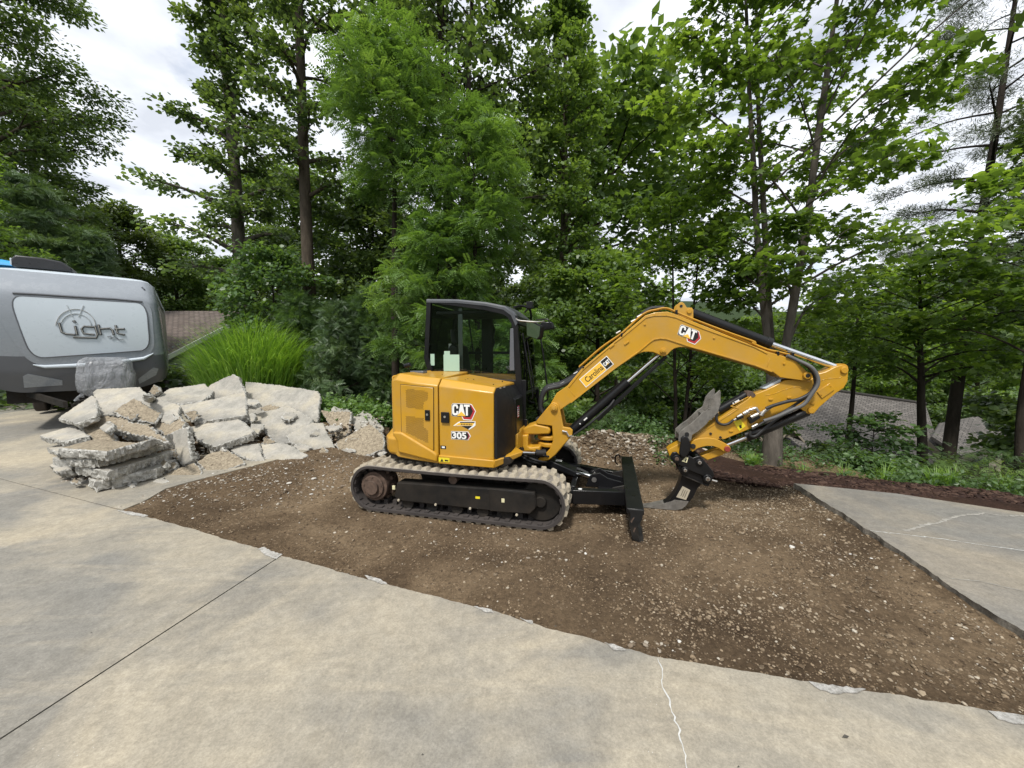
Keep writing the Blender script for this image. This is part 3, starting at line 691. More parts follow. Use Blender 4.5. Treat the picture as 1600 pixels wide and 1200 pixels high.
    if near:
        vf = -.962+.79
        for (px, py) in ((622,782),(680,789),(734,795),(807,805)):
            u, w = uw(px, py, -.975); disc(u, w, fo-.014, fo+.01, .014, 'roller_bolt', M['plate'], tr, 10, .002)
        for (px, py) in ((615,762),(786,782)):
            u, w = uw(px, py, -.97); MB().box((u-.017, fo-.013, w-.022), (u+.017, fo+.004, w+.022)).build('tie_down_patch', M['cream'], tr, bevel=.002)
        u, w = uw(746, 778, -.97); MB().box((u-.025, fo-.003, w-.012), (u+.025, fo+.002, w+.012)).build('warning_sticker', M['yel_sticker'], tr)
    else:
        for (u, w) in ((-.5,.15),(0,.15),(.5,.15)): disc(u, w, fo-.01, fo+.01, .014, 'roller_bolt', M['plate'], tr, 10, .002)
    return tr
make_track(-.79, True); make_track(.79, False)

# --- carbody + swing ring
f = MB(); f.plate([(-.55,.24),(.72,.24),(.80,.40),(.62,.50),(-.45,.50),(-.60,.42)], -.55, .55); f.box((-.40,-.66,.24),(-.05,.66,.40)); f.box((.25,-.66,.24),(.60,.66,.40))
f.build('undercarriage_frame', M['black_dull'], EX, bevel=.012)
f = MB(); f.tube([(0,0,.47),(0,0,.66)], .38, 48); f.tube([(0,0,.49),(0,0,.55)], .46, 48); f.build('swing_ring', M['black_dull'], EX, bevel=.005)

# --- dozer blade
bl = empty('dozer_blade', (0,0,0)); bl.parent = EX
prof = pl([(980,795),(985,803),(983,820),(988,842),(1008,858),(1000,845),(994,830),(998,818),(1003,812),(1004.5,797)], -.99)
prof[4] = (prof[4][0], .0)
mb_ = MB(); mb_.plate(prof, -.985, .985); mb_.build('mouldboard', M['black_worn'], bl, bevel=.004)
ub, wb = uw(1004.5, 797, -.99); ua, wa = uw(980, 795, -.99)
MB().box((ua-.005, -.99, wb-.052), (ub+.012, .99, wb+.004)).build('top_beam', M['black'], bl, bevel=.006)
for v in (-.995, .983):
    MB().plate([(p[0]+(.008 if i in (0,9) else 0), p[1]+.0) for i, p in enumerate(prof)], v-.006, v+.012).build('end_plate', M['black_worn'], bl, bevel=.003)
pts = [Vector((ua-.02+.0, .86, wb)), Vector((ua-.03, .86, wb+.045)), Vector((ua-.06, .86, wb+.05)), Vector((ua-.085, .86, wb+.02)), Vector((ua-.085, .86, wb-.05)), Vector((ua-.05, .86, wb-.09))]
MB().tube(smooth_path(pts, 5), .011, 8).build('lifting_eye', M['black'], bl)
for s in (-1, 1):
    q = MB(); q.prism([(.62, s*.40, .16), (1.28, s*.44, .15), (1.28, s*.44, .31), (.62, s*.40, .36)], (0, s*.10, 0))
    q.prism([(1.28, s*.44, .15), (ua+.01, s*.30, .13), (ua+.01, s*.30, .29), (1.28, s*.44, .31)], (0, s*.10, 0)); q.build('push_arm', M['black'], bl, bevel=.008)
    MB().tube([(.8, s*.47, .135), (1.25, s*.49, .125)], .045, 14).build('arm_tube', M['rust'], bl)
q = MB(); q.box((1.24,-.40,.16),(1.30,.40,.31)); q.box((1.55,-.36,.17),(ua+.0,.36,.23)); q.build('cross_plate', M['black'], bl, bevel=.006)
for s in (-1, 1):
    q = MB(); q.plate([(1.40,.22),(1.45,.36),(1.56,.40),(1.66,.34),(ua,.30),(ua,.22)], s*.10-.012, s*.10+.012); q.build('cylinder_bracket', M['black'], bl, bevel=.004)
    q = MB(); q.plate([(1.66,.22),(1.72,.30),(ua,.335),(ua,.22)], s*.30-.012, s*.30+.012); q.build('gusset', M['black_worn'], bl, bevel=.004)
q = MB(); q.prism([(.78,-.10,.47),(1.28,-.10,.315),(1.28,-.10,.385),(.82,-.10,.56)], (0,.20,0)); q.build('cylinder_cover', M['black'], bl, bevel=.01)
for k in (0.86, .90, 1.20): 
    for s in (-.06, .06): MB().tube([(k, s, .553-(k-.82)*.38), (k, s, .562-(k-.82)*.38)], .010, 8).build('bolt', M['black_dull'], bl)
MB().tube([(1.20,0,.35),(1.50,0,.31)], .026, 14).build('blade_rod', M['chrome'], bl)
MB().tube([(1.50,-.12,.31),(1.50,.12,.31)], .03, 14).build('pin', M['steel'], bl)
for s in (-.045, .05, .075):
    MB().tube(smooth_path([(.75,s,.44),(1.1,s*1.5+.03,.40),(1.30,s*1.4,.37),(1.42,s*1.2,.33)], 6), .011, 8).build('blade_hose', M['hose'], bl)
for (uu, vv) in ((1.36,-.49),): MB().tube([(uu, vv, .312), (uu, vv, .316)], .022, 16).build('round_sticker', M['white_print'], bl)
MB().box((1.02,-.06,.492-.0),(1.10,.0,.497)).build('round_sticker', M['white_print'], bl).rotation_euler = (0, 0, 0)
for (a, b) in (((985,815),(990,808)),((989,830),(992,824)),((998,845),(1003,852))):
    (u1, w1), (u2, w2) = uw(*a, -1.002), uw(*b, -1.002); 
    MB().add([(u1,-1.0025,w1),(u2,-1.0025,w2),(u2+.008,-1.0025,w2-.005),(u1+.012,-1.0025,w1-.012)], [(0,1,2,3)]).build('rust_scrape', M['rust'], bl, smooth=False)

# --- house body
hb = empty('engine_house', (0,0,0)); hb.parent = EX
VN = -.93
ut, wt = uw(615, 583, -.84); us, ws = uw(683.5, 591, -.84); uf, wf = uw(775, 605, -.84)
uN, wN = uw(611, 594, VN); uS, wS = uw(683.5, 603, VN); uFp, wF = uw(772.5, 614, VN)
US = uw(685, 650, VN)[0]; UF = uw(771.5, 650, VN)[0]; wSb = uw(684, 710, VN)[1]; wFb = uw(771, 716, VN)[1]
def hood_sec(u, wside, wtop, win, v=VN, wbot=.70, vin=0.02, ch=.085):
    return [(u, v, wbot), (u, v, wside), (u, v+ch, wtop), (u, vin, win), (u, vin, wbot)]
q = MB(); q.loft([hood_sec(US+.006, wS, ws, uw(700,584,0)[1]), hood_sec(UF, wF, wf, uw(794,597,0)[1])], close=True)
q.build('side_door', M['yellow'], hb, bevel=.014, seg=3)
# faint pressed panel on the door
e = VN-.003
ins = [(US+.05, wS-.08), (UF-.03, wF-.075), (UF-.03, wFb+.12), (UF-.16, wFb+.10), (UF-.22, wFb+.03), (US+.03, wSb+.03)]
# rear body, rounded
secs = []
for (u, v, ws_, wt_, wb_) in ((US-.006, VN, wS, ws, .62), (-.45, VN, (wS+wN)/2, (ws+wt)/2, .64), (-.66, VN+.005, wN+.01, wt, .66), (-.745, VN+.05, wN-.005, wt-.01, .70), (-.80, VN+.14, wN-.03, wt-.03, .70), (-.90, -.45, wN-.06, wt-.05, .70), (-.93, 0, wN-.06, wt-.05, .70)):
    wi = 1.60 if u > -.7 else wt_+.01
    secs.append([(u, v, wb_), (u, v, ws_), (u+(.0 if u > -.7 else .03), min(v+.085, .9), wt_), (u+(.0 if u > -.7 else .06), .02, wi), (u+(.0 if u > -.7 else .2), .02, wb_)])
q = MB(); q.loft(secs[:5], close=True); q.build('rear_panel', M['yellow'], hb, bevel=.012, seg=3)
# rear wall and far side
q = MB(); ring = [(-.80,-.79),(-.90,-.45),(-.93,0),(-.90,.45),(-.80,.79),(-.70,.88),(-.45,.93),(.50,.93),(.50,.05),(-.70,.05),(-.74,-.60)]
q.add([(a, b, .70) for a, b in ring]+[(a, b, 1.58 if a < -.6 or b < .1 else 1.30) for a, b in ring], [tuple(range(len(ring))), tuple(range(2*len(ring)-1, len(ring)-1, -1))]+[(i, (i+1)%len(ring), (i+1)%len(ring)+len(ring), i+len(ring)) for i in range(len(ring))])
q.build('rear_cover', M['yellow'], hb, bevel=.02, seg=3)
# counterweight: lower rear wedge
cw_side = Z([(0,640),(60,590),(75,700),(125,750),(120,880),(0,860)], 600, 560, 6)
cv = pl([(598,692),(600,672),(612,660),(622,683),(621,708),(600,708)], VN-.01)
q = MB()
ringo = [(-.62,-.945),(-.80,-.90),(-.90,-.78),(-1.0,-.40),(-1.03,0),(-1.0,.40),(-.90,.78),(-.80,.90),(-.62,.945)]
n_ = len(ringo)
def rg(k, w, kk=1.0): return [(-.35+(a+.35)*kk, b*kk, w) for a, b in ringo]
q.loft([[*rg(0,.655,.93)], [*rg(0,.70,.985)], [*rg(0,.86,.995)], [*rg(0,.955,.90)]], close=True); q.build('counterweight', M['yellow_cast'], hb, bevel=.010)
# diagonal cast skirt under the grille door
dg = pl(Z([(75,690),(165,690),(465,870),(500,900),(500,975),(130,880),(125,780)],600,560,6), VN-.018)
MB().plate(dg, VN-.03, VN+.05).build('lower_rear_skirt', M['yellow_cast'], hb, bevel=.022, seg=3)
# front skirt rail
sk = pl(Z([(515,905),(1035,955),(1035,1028),(515,985)],600,560,6), VN-.01)
q = MB(); q.plate(sk, VN-.022, VN+.30)
q.build('skirt_rail', M['yellow_cast'], hb, bevel=.010)
(u_a, w_a), (u_b, w_b) = sk[1], sk[2]
cr = [uw(814, 705, -.62), uw(812, 716, -.62)]
q = MB(); q.loft([[(u_a, VN-.022, w_a), (u_a, VN-.022, w_b), (u_a, VN+.3, w_b), (u_a, VN+.3, w_a)], [(u_a+.26, VN+.26, w_a+.045), (u_a+.23, VN+.26, w_b+.075), (u_a+.1, VN+.5, w_b+.07), (u_a+.1, VN+.5, w_a+.04)]], close=True)
q.build('skirt_rail', M['yellow_cast'], hb, bevel=.010)
# floor plate under the cab and front
q = MB(); q.plate([(-.80,.62),(-.80,.72),(.62,.72),(.66,.66),(.55,.60),(-.5,.60)], -.86, .92); q.build('house_floor', M['black_dull'], hb, bevel=.01)
# vented service door
gd = pl(Z([(155,245),(462,275),(465,865),(165,690)],600,560,6), VN-.008)
MB().plate(gd, VN-.012, VN+.02).build('vent_door', M['yellow'], hb, bevel=.006)
fr_ = gd+[gd[0]]
mbg = MB()
for a, b in zip(fr_[:-1], fr_[1:]): mbg.tube([(a[0], VN-.004, a[1]), (b[0], VN-.004, b[1])], .005, 6)
mbg.build('door_gap', M['black_dull'], hb)
def inpoly(x, y, p):
    c = False; n = len(p)
    for i in range(n):
        (x1, y1), (x2, y2) = p[i], p[i-1]
        if (y1 > y) != (y2 > y) and x < (x2-x1)*(y-y1)/(y2-y1)+x1: c = not c
    return c
gr = []
holes = MB()
for poly_ in ([(205,300),(235,285),(412,310),(412,385),(372,410),(370,485),(205,455)], [(205,535),(370,560),(372,640),(412,680),(412,795),(300,740),(205,690)]):
    pp = pl(Z(poly_, 600, 560, 6), VN-.013); us_ = [a for a, b in pp]; ws__ = [b for a, b in pp]
    du, dw = .0145, .0125; r = 0; w = min(ws__)
    while w < max(ws__):
        u = min(us_)+(du/2 if r % 2 else 0)
        while u < max(us_):
            if inpoly(u, w, pp):
                holes.add([(u+.0048*math.cos(k*math.pi/3), VN-.0135, w+.0048*math.sin(k*math.pi/3)) for k in range(6)], [tuple(range(6))])
            u += du
        w += dw; r += 1
holes.build('vent_holes', M['hole'], hb, smooth=False, kind='stuff')
for (a, b, c, d) in ((385,483,432,582), (535,502,612,605)):
    (u1, w1), (u2, w2) = uw(600+a/6, 560+b/6, VN-.014), uw(600+c/6, 560+d/6, VN-.014)
    la = MB().box((u1, VN-.024, w2), (u2, VN-.008, w1)).build('latch', M['black'], hb, bevel=.004)
    MB().tube([((u1+u2)/2, VN-.030, (w1+w2)/2+.008), ((u1+u2)/2, VN-.024, (w1+w2)/2+.008)], .013, 12).build('lock_button', M['steel'], la)
# hood top bolts
for (px, py) in ((691,585.5),(697,590),(701,588.5),(711,585),(727,594),(731,592.5),(740,593),(771,601),(785,596)):
    d = ray(px, py); v = -.5
    # intersect with the hood's slope plane
    p0 = M_O+M_U*us+M_V*(-.84)+Vector((0,0,ws)); pA_ = M_O+M_U*uf+M_V*(-.84)+Vector((0,0,wf)); pB_ = M_O+M_U*(US+.1)+M_V*.02+Vector((0,0,uw(700,584,0)[1]-.02))
    nn_ = (pA_-p0).cross(pB_-p0); X_ = on_plane(px, py, p0, nn_)-M_O
    MB().tube([(X_.dot(M_U), X_.dot(M_V), X_.z-.004), (X_.dot(M_U), X_.dot(M_V), X_.z+.007)], .008, 8).build('bolt', M['black'], hb)
# black front corner cover
wt1 = uw(776, 606, -.84)[1]
def cov(u, v, wt_, wb_=.70): return (u, v, wt_), (u, v, wb_)
q = MB()
top = [(UF+.006, VN+.005, wF), (UF+.006, VN+.09, wf+.0), (UF+.006, -.30, wf+.01), (UF+.03, -.02, wf-.02)]
s0 = [(UF+.006, VN+.004, .715), (UF+.006, VN+.004, wF-.0), (UF+.006, VN+.085, wf-.008), (UF+.006, -.05, wf-.03)]
s1 = [(UF+.03, VN+.012, .715), (UF+.03, VN+.012, wF-.07), (UF+.028, VN+.09, wf-.035), (UF+.028, -.05, wf-.055)]
s2 = [(UF+.075, VN+.12, .715), (UF+.075, VN+.12, wF-.22), (UF+.07, VN+.18, wf-.12), (UF+.065, -.05, wf-.12)]
s3 = [(UF+.116, VN+.30, .715), (UF+.116, VN+.30, wF-.30), (UF+.11, VN+.34, wf-.22), (UF+.105, -.05, wf-.20)]
s4 = [(UF+.12, VN+.45, .715), (UF+.12, VN+.45, wF-.32), (UF+.116, VN+.47, wf-.25), (UF+.112, -.05, wf-.24)]
q.loft([s0, s1, s2, s3, s4], caps=False); q.loft([s4, [(UF+.112, -.05, .715), (UF+.112,-.05,1.1), (UF+.112,-.05,wf-.25), (UF+.10,-.04,wf-.24)]], caps=False)
q.build('front_corner_cover', M['black_cover'], hb, ang=48)
for v in (-.78, -.62): MB().tube([(UF+.03, v, wf-.02), (UF+.034, v, wf-.008)], .010, 10).build('bolt', M['steel'], hb)
# dark olive side panel under the front of the cab with a small flag sticker
q = MB(); q.plate([(UF+.02,.70),(UF+.02,1.36),(UF+.115,1.30),(UF+.135,.80),(UF+.13,.70)], -.44, .04); q.build('front_panel', M['black'], hb, bevel=.01)
q = MB(); q.plate([(UF+.02,.69),(UF+.02,.83),(UF+.145,.90),(UF+.145,.69)], -.45, .10); q.build('yellow_front_panel', M['yellow'], hb, bevel=.008)

# --- decals: raised 1 mm foils on the panel, letters 1 mm above
def frame(O, ex, ey, n):
    O, ex, ey, n = Vector(O), Vector(ex), Vector(ey), Vector(n)
    return lambda x, y, h=0: O+ex*x+ey*y+n*h
def poly3(name, pts2, fr, h, mat, parent, th=.0008):
    mb = MB(); P3 = [fr(x, y, h) for x, y in pts2]; e = fr(0, 0, h+th)-fr(0, 0, h); mb.prism(P3, tuple(e)); return mb.build(name, mat, parent, smooth=False)
LET = {'C': [[(.42,.62),(.60,.62),(.60,.80),(.50,.97),(.36,1.0),(.18,1.0),(.04,.90),(0,.75),(0,.22),(.06,.06),(.20,0),(.40,0),(.54,.06),(.60,.2),(.60,.38),(.42,.38),(.42,.24),(.34,.18),(.24,.20),(.20,.28),(.20,.72),(.26,.82),(.36,.82),(.42,.76)]],
 'A': [[(0,0),(.20,0),(.24,.18),(.46,.18),(.50,0),(.70,0),(.47,1.0),(.23,1.0)]],
 'T': [[(.0,1.0),(.58,1.0),(.58,.80),(.39,.80),(.39,0),(.19,0),(.19,.80),(0,.80)]]}
def cat_logo(fr, parent, shear=0.0, hexmark=True):
    """unit: letter height 1; origin at lower left of C"""
    g = empty('maker_logo', (0,0,0)); g.parent = parent
    if hexmark:
        poly3('logo_backing', [(-.07,-.02),(-.07,.92),(.08,1.08),(1.75,1.08),(1.92,1.04),(2.33,.42),(1.92,-.42),(1.08,-.40),(.90,-.06),(.5,-.10),(.05,-.10)], fr, .0006, M['white_print'], g)
        poly3('logo_hexagon', [(1.05,.0),(1.78,1.0),(1.88,.98),(2.25,.42),(1.88,-.34),(1.13,-.32),(.98,-.04)], fr, .0016, M['red_print'], g)
        poly3('logo_shade', [(-.04,-.0),(-.04,.9),(.1,1.04),(1.76,1.04),(2.03,.42),(1.75,-.12),(1.3,-.14),(1.1,-.06),(.5,-.06),(.05,-.06)], fr, .0026, M['black_print'], g)
    x = 0.0
    for ch, adv in (('C',.62),('A',.62),('T',.58)):
        for p in LET[ch]: poly3('logo_letter', [(x+a+b*shear, b) for a, b in p], fr, .0038, M['white_print'], g)
        x += adv-.04
    poly3('logo_triangle', [(.46,-.04),(.92,.36),(1.36,-.04)] if hexmark else [(.55,-.0),(.91,.30),(1.25,.0)], fr, .0050, M['yel_print'], g)
    return g
def panel_fr(px0, px1, pyb, unit_px, v):
    O = uw(px0, pyb, v); 
    ex = Vector((*[0],0))
    return O
OO = uw(706.8, 648.5, VN-.001); hx = uw(735, 649.5, VN-.001); hy = uw(706.8, 631.3, VN-.001)
Lx = (hx[0]-OO[0])/1.78; Ly = hy[1]-OO[1]
cat_logo(frame((OO[0], VN-.001, OO[1]), (Lx,0,0), (0,0,Ly), (0,-1,0)), hb)
def text_mesh(s, size=1., bold=.0, extr=.0, shear=0., spacing=1.):
    c = bpy.data.curves.new('txt', 'FONT'); c.body = s; c.size = size; c.offset = bold; c.extrude = extr; c.shear = shear; c.space_character = spacing; c.resolution_u = 4
    o = bpy.data.objects.new('txt', c); COL.objects.link(o); bpy.context.view_layer.update()
    me = bpy.data.meshes.new_from_object(o.evaluated_get(bpy.context.evaluated_depsgraph_get())); bpy.data.objects.remove(o); return me
def put_text(name, s, O, ex, ey, n, mat, parent, bold=.02, shear=0., w=None, spacing=1.):
    """ex: 3D vector of full text width if w else unit; ey: cap-height vector"""
    me = text_mesh(s, 1., bold, .0, shear, spacing); xs_ = [v.co.x for v in me.vertices]; ys_ = [v.co.y for v in me.vertices]
    a, b, c0, d = min(xs_), max(xs_), min(ys_), max(ys_)
    O, ex, ey, n = Vector(O), Vector(ex), Vector(ey), Vector(n)
    for v in me.vertices: v.co = O+ex*((v.co.x-a)/(b-a))+ey*((v.co.y-c0)/(d-c0))+n*.001
    me.materials.clear(); me.materials.append(mat); return link(name, me, parent)
# 305
g3 = empty('model_number', (0,0,0)); g3.parent = hb
O3 = uw(706.5, 685, VN-.001); X3 = uw(729, 687, VN-.001); Y3 = uw(706.5, 674.5, VN-.001)
fr3 = frame((O3[0], VN-.001, O3[1]), (X3[0]-O3[0],0,0), (0,0,Y3[1]-O3[1]), (0,-1,0))
poly3('logo_backing', [(-.06,-.10),(-.06,1.08),(1.12,1.14),(1.30,.5),(1.12,-.12)], fr3, .0006, M['white_print'], g3)
poly3('logo_shade', [(-.03,-.05),(-.03,1.03),(1.08,1.06),(1.24,.5),(1.08,-.07)], fr3, .0016, M['black_print'], g3)
poly3('logo_hexagon', [(1.06,1.0),(1.10,1.0),(1.24,.5),(1.10,-.03),(1.06,-.03),(1.17,.5)], fr3, .0024, M['red_print'], g3)
put_text('number_text', '305', fr3(0, 0, .0030), fr3(1,0)-fr3(0,0), fr3(0,1)-fr3(0,0), (0,-1,0), M['white_print'], g3, bold=.035)
# small black sticker, safety sticker, state shaped sticker
def rect(name, a, b, v, mat, parent, h=.001):
    (u1, w1), (u2, w2) = uw(*a, v), uw(*b, v); return poly3(name, [(u1,w2),(u2,w2),(u2,w1),(u1,w1)], lambda x, y, hh=0: Vector((x, v-hh, y)), h, mat, parent)
rect('small_sticker', (688.2,696), (697,701.5), VN-.001, M['black_print'], hb); rect('sticker_mark', (690.5,697.3), (695,700.2), VN-.003, M['white_print'], hb)
rect('safety_sticker', (685.5,714.5), (702.5,722.5), VN-.024, M['yel_sticker'], hb)
fy = lambda x, y, hh=0: Vector((x, VN-.0265-hh, y))
tri = pl([(688,721),(693,721),(690.5,716.5)], VN-.026); poly3('sticker_mark', tri, fy, 0, M['black_print'], hb)
tri = pl([(695,720.5),(700.5,721),(700.5,719),(695,718)], VN-.026); poly3('sticker_mark', tri, fy, 0, M['black_print'], hb)
st = pl(Z([(648,632),(690,600),(712,590),(858,590),(858,628),(838,645),(798,670),(765,645),(725,632),(690,634)],600,560,6), VN-.002)
fv = lambda x, y, hh=0: Vector((x, VN-.001-hh, y))
poly3('state_sticker', st, fv, .0006, M['white_print'], hb)
poly3('state_sticker_top', pl(Z([(712,596),(852,596),(846,606),(712,606)],600,560,6), VN-.002), fv, .0018, M['black_print'], hb)
poly3('state_sticker_body', pl(Z([(665,630),(700,606),(845,606),(830,630),(720,628)],600,560,6), VN-.002), fv, .0018, M['yel_print'], hb)
poly3('state_sticker_tip', pl(Z([(728,632),(828,632),(790,664)],600,560,6), VN-.002), fv, .0018, M['black_print'], hb)
for k in range(7):
    x = 722+k*15; poly3('sticker_mark', pl(Z([(x,624),(x+9,624.5),(x+9,612.5),(x,612)],600,560,6), VN-.002), fv, .0026, M['black_print'], hb)
# flag sticker on the black corner cover
ff = UF+.135
fl = [(ff+.016, -.42), (ff+.016, -.30)]
fO = on_plane(805.5, 655, M_O+M_U*(ff+.0), M_U)-M_O; vv0 = fO.dot(M_V); 
for k in range(11):
    zz0 = fO.z+.0+k*.0125
    MB().box((UF+.1345, -.41, zz0), (UF+.1375, -.34, zz0+.0125)).build('flag_sticker_stripe', M['red_print'] if k % 2 == 0 else M['white_print'], hb, smooth=False)
MB().box((UF+.1377, -.41, fO.z+.078), (UF+.1387, -.38, fO.z+.1375)).build('flag_sticker_corner', M['blue_print'], hb, smooth=False)

# --- cab
cb = empty('cab', (0,0,0)); cb.parent = EX
C0, C1 = -.01, .93       # near and far wall
def cpt(px, py, v=C0): return uw(px, py, v)
cout = [cpt(672,586), cpt(664,560), cpt(668,469), cpt(715,469.5), cpt(760,474), cpt(790,480), cpt(802,489), cpt(809,505), (cpt(822,660)[0], .80)]
uf_b = cout[-1][0]; uf_t = cout[-2][0]
def offs(poly_, d):        # crude inward offset towards centroid
    cx = sum(p[0] for p in poly_)/len(poly_); cy = sum(p[1] for p in poly_)/len(poly_)
    return poly_
# side frame as a swept tube of rectangular section
def frame_side(v, name):
    mb = MB(); path = cout
    wdt = [.05,.05,.055,.06,.07,.075,.07,.06,.06]
    th = .028; n = len(path)
    for i in range(n-1):
        a, b = Vector((path[i][0], path[i][1])), Vector((path[i+1][0], path[i+1][1]))
    outp = [Vector((p[0], p[1])) for p in path]; inn = []
    cx, cy = -.1, 1.75
    for i, p in enumerate(outp):
        t = (outp[min(i+1, n-1)]-outp[max(i-1, 0)]).normalized(); nn = Vector((t.y, -t.x))
        if nn.dot(Vector((cx, cy))-p) < 0: nn = -nn
        inn.append(p+nn*wdt[i]*1.25)
    for i in range(n-1):
        mb.add([(outp[i].x, v-th, outp[i].y), (outp[i+1].x, v-th, outp[i+1].y), (inn[i+1].x, v-th, inn[i+1].y), (inn[i].x, v-th, inn[i].y),
                (outp[i].x, v+th, outp[i].y), (outp[i+1].x, v+th, outp[i+1].y), (inn[i+1].x, v+th, inn[i+1].y), (inn[i].x, v+th, inn[i].y)],
               [(0,1,2,3), (7,6,5,4), (0,4,5,1), (3,2,6,7)]+([(0,3,7,4)] if i == 0 else [])+([(1,5,6,2)] if i == n-2 else []))
    return mb.build(name, M['black'], cb, ang=40), inn
_, inn = frame_side(C0, 'side_frame')
_, _ = frame_side(C1, 'side_frame')
# side glass (near)
sg = [(p.x, p.y) for p in inn[:-1]]+[(inn[-1].x, 1.50)]
sg_poly = [(inn[0].x+.0, inn[0].y-.02)]+[(p.x, p.y) for p in inn[1:-1]]+[(cpt(814,600)[0]-.06, 1.50)]
MB().plate(sg_poly, C0-.004, C0+.002).build('side_window', M['glass'], cb, smooth=False)
MB().plate(sg_poly, C1-.002, C1+.004).build('side_window', M['glass'], cb, smooth=False)
# lower near wall ahead of the hood
MB().plate([(cpt(672,586)[0], .80), (cpt(672,586)[0]+.02, 1.57), (cpt(700,586)[0], 1.585), (cpt(790,598)[0], 1.50), (uf_b-.0, 1.50), (uf_b, .80)], C0-.02, C0+.02).build('lower_side_wall', M['black'], cb, bevel=.004)
MB().plate([(cpt(672,586)[0], .80), (cpt(672,586)[0]+.02, 1.40), (uf_b-.0, 1.30), (uf_b, .80)], C1-.02, C1+.02).build('lower_side_wall', M['black'], cb, bevel=.004)
# roof
rf = [(p[0], p[1]) for p in cout[2:8]]
q = MB(); rt = [(p[0], p[1]+.012) for p in rf]; rb = [(p[0]-(0.0 if i < 3 else .02), p[1]-.035) for i, p in enumerate(rf)]
secs = []
for v, dz, ins_ in ((C0-.035, -.02, .0), (C0-.02, .0, 0), (C0+.12, .012, 0), (.46, .016, 0), (C1-.12, .012, 0), (C1+.02, .0, 0), (C1+.035, -.02, 0)):
    secs.append([(p[0], v, p[1]+dz) for p in rt]+[(p[0], v, p[1]) for p in rb[::-1]])
q.loft(secs, close=True); q.build('roof', simple('roof_grey_top', (.075,.08,.09), .32, var=.08, dust=.1), cb, ang=30)
# rear frame, front frame bars
q = MB()
for v in (C0, C1): q.box((uf_b-.03, v-.03, .80), (uf_b+.02, v+.03, 1.0))
q.build('door_sill', M['black'], cb, bevel=.004)
q = MB(); q.box((cout[1][0]-.01, C0, 1.30), (cout[1][0]+.05, C1, 1.62)); q.build('rear_wall', M['black'], cb, bevel=.005)
MB().prism([(cout[2][0]+.012, C0+.03, 2.50), (cout[2][0]+.012, C1-.03, 2.50), (cout[1][0]+.012, C1-.03, 1.62), (cout[1][0]+.012, C0+.03, 1.62)], (.005,0,0)).build('rear_window', M['glass'], cb, smooth=False)
q = MB(); q.box((uf_b-.02, C0, .74), (uf_b+.03, C1, .86)); q.prism([(uf_t-.02, C0, 2.20), (uf_t-.02, C1, 2.20), (uf_t-.06, C1, 2.32), (uf_t-.06, C0, 2.32)], (.05,0,0)); q.build('front_cross_bar', M['black'], cb, bevel=.006)
MB().prism([(uf_b+.0, C0+.03, .86), (uf_b+.0, C1-.03, .86), (uf_t-.0, C1-.03, 2.22), (uf_t-.0, C0+.03, 2.22)], (.005,0,0)).build('windscreen', M['glass'], cb, smooth=False)
um = lambda w: uf_b+(uf_t-uf_b)*(w-.86)/(2.22-.86)
q = MB(); q.tube([(um(1.32)+.01, C0, 1.32), (um(1.32)+.01, C1, 1.32)], .02, 8); q.build('windscreen_divider', M['black'], cb)
# inner door frame post and rails seen through glass
for (u, nm) in ((cpt(690,500)[0], 'inner_post'),):
    pass
ud0, ud1 = uw(754, 520, C1)[0], uw(771, 520, C1)[0]; q = MB(); q.box((ud0, C1-.05, 1.35), (ud1, C1-.005, 2.42)); q.build('door_post', M['black'], cb, bevel=.004)
q = MB(); q.prism([(ud1-.01, C1-.03, 1.9), (ud1+.03, C1-.03, 2.0), (ud1+.01, C1-.03, 2.08), (ud1+.04, C1-.03, 2.2), (ud1+.0, C1-.03, 2.3), (ud1-.03, C1-.03, 2.1)], (0,.02,0)); q.build('door_seal', M['black'], cb)
q = MB(); q.box((-.62, C1-.03, 1.83), (.48, C1-.01, 1.87)); q.build('door_rail', M['black'], cb)
q = MB(); q.tube([(uw(732,485,C1)[0], C1-.01, 2.42), (uw(740,550,C1)[0], C1-.01, 1.85)], .012, 6); q.build('sliding_window_bar', M['black'], cb)
us1 = uw(719, 480, .06)[0]; q = MB(); q.box((us1-.03, .055, 1.62), (us1+.03, .065, 2.44)); q.build('reflection_strip', simple('pale_reflection', (.20,.23,.22), .4), cb, smooth=False)  # strip added inside the window; its pale grey paints the pillar's reflection on the glass
MB().box((-.62, C0+.05, 2.36), (.26, C1-.05, 2.40)).build('headliner', M['seat'], cb, bevel=.01)
# seat
sx = empty('operator_seat', (0,0,0)); sx.parent = cb
MB().plate([(-.42,1.30),(-.02,1.32),(.02,1.38),(-.02,1.43),(-.42,1.42)], .25, .73).build('seat_cushion', M['seat'], sx, bevel=.03, seg=3)
MB().plate([(-.44,1.38),(-.34,1.38),(-.42,1.95),(-.52,1.97),(-.56,1.9)], .26, .72).build('seat_back', M['seat'], sx, bevel=.035, seg=3)
MB().plate([(-.55,1.99),(-.46,1.97),(-.50,2.18),(-.57,2.19)], .36, .62).build('headrest', M['seat'], sx, bevel=.03, seg=3)
MB().box((-.3,.3,.9),(-.05,.68,1.30)).build('seat_base', M['seat'], sx, bevel=.02)
for v in (.22, .76):
    MB().tube(smooth_path([(-.05,v,1.35),(.05,v,1.5),(.10,v,1.56)],4), .018, 8).build('joystick', M['seat'], cb)
    MB().plate([(-.35,1.42),(.08,1.46),(.08,1.52),(-.35,1.49)], v-.05, v+.05).build('armrest', M['seat'], cb, bevel=.015)
MB().plate([(.28,1.20),(.46,1.20),(.42,1.62),(.33,1.66),(.26,1.5)], .30, .62).build('monitor_console', M['seat'], cb, bevel=.02)
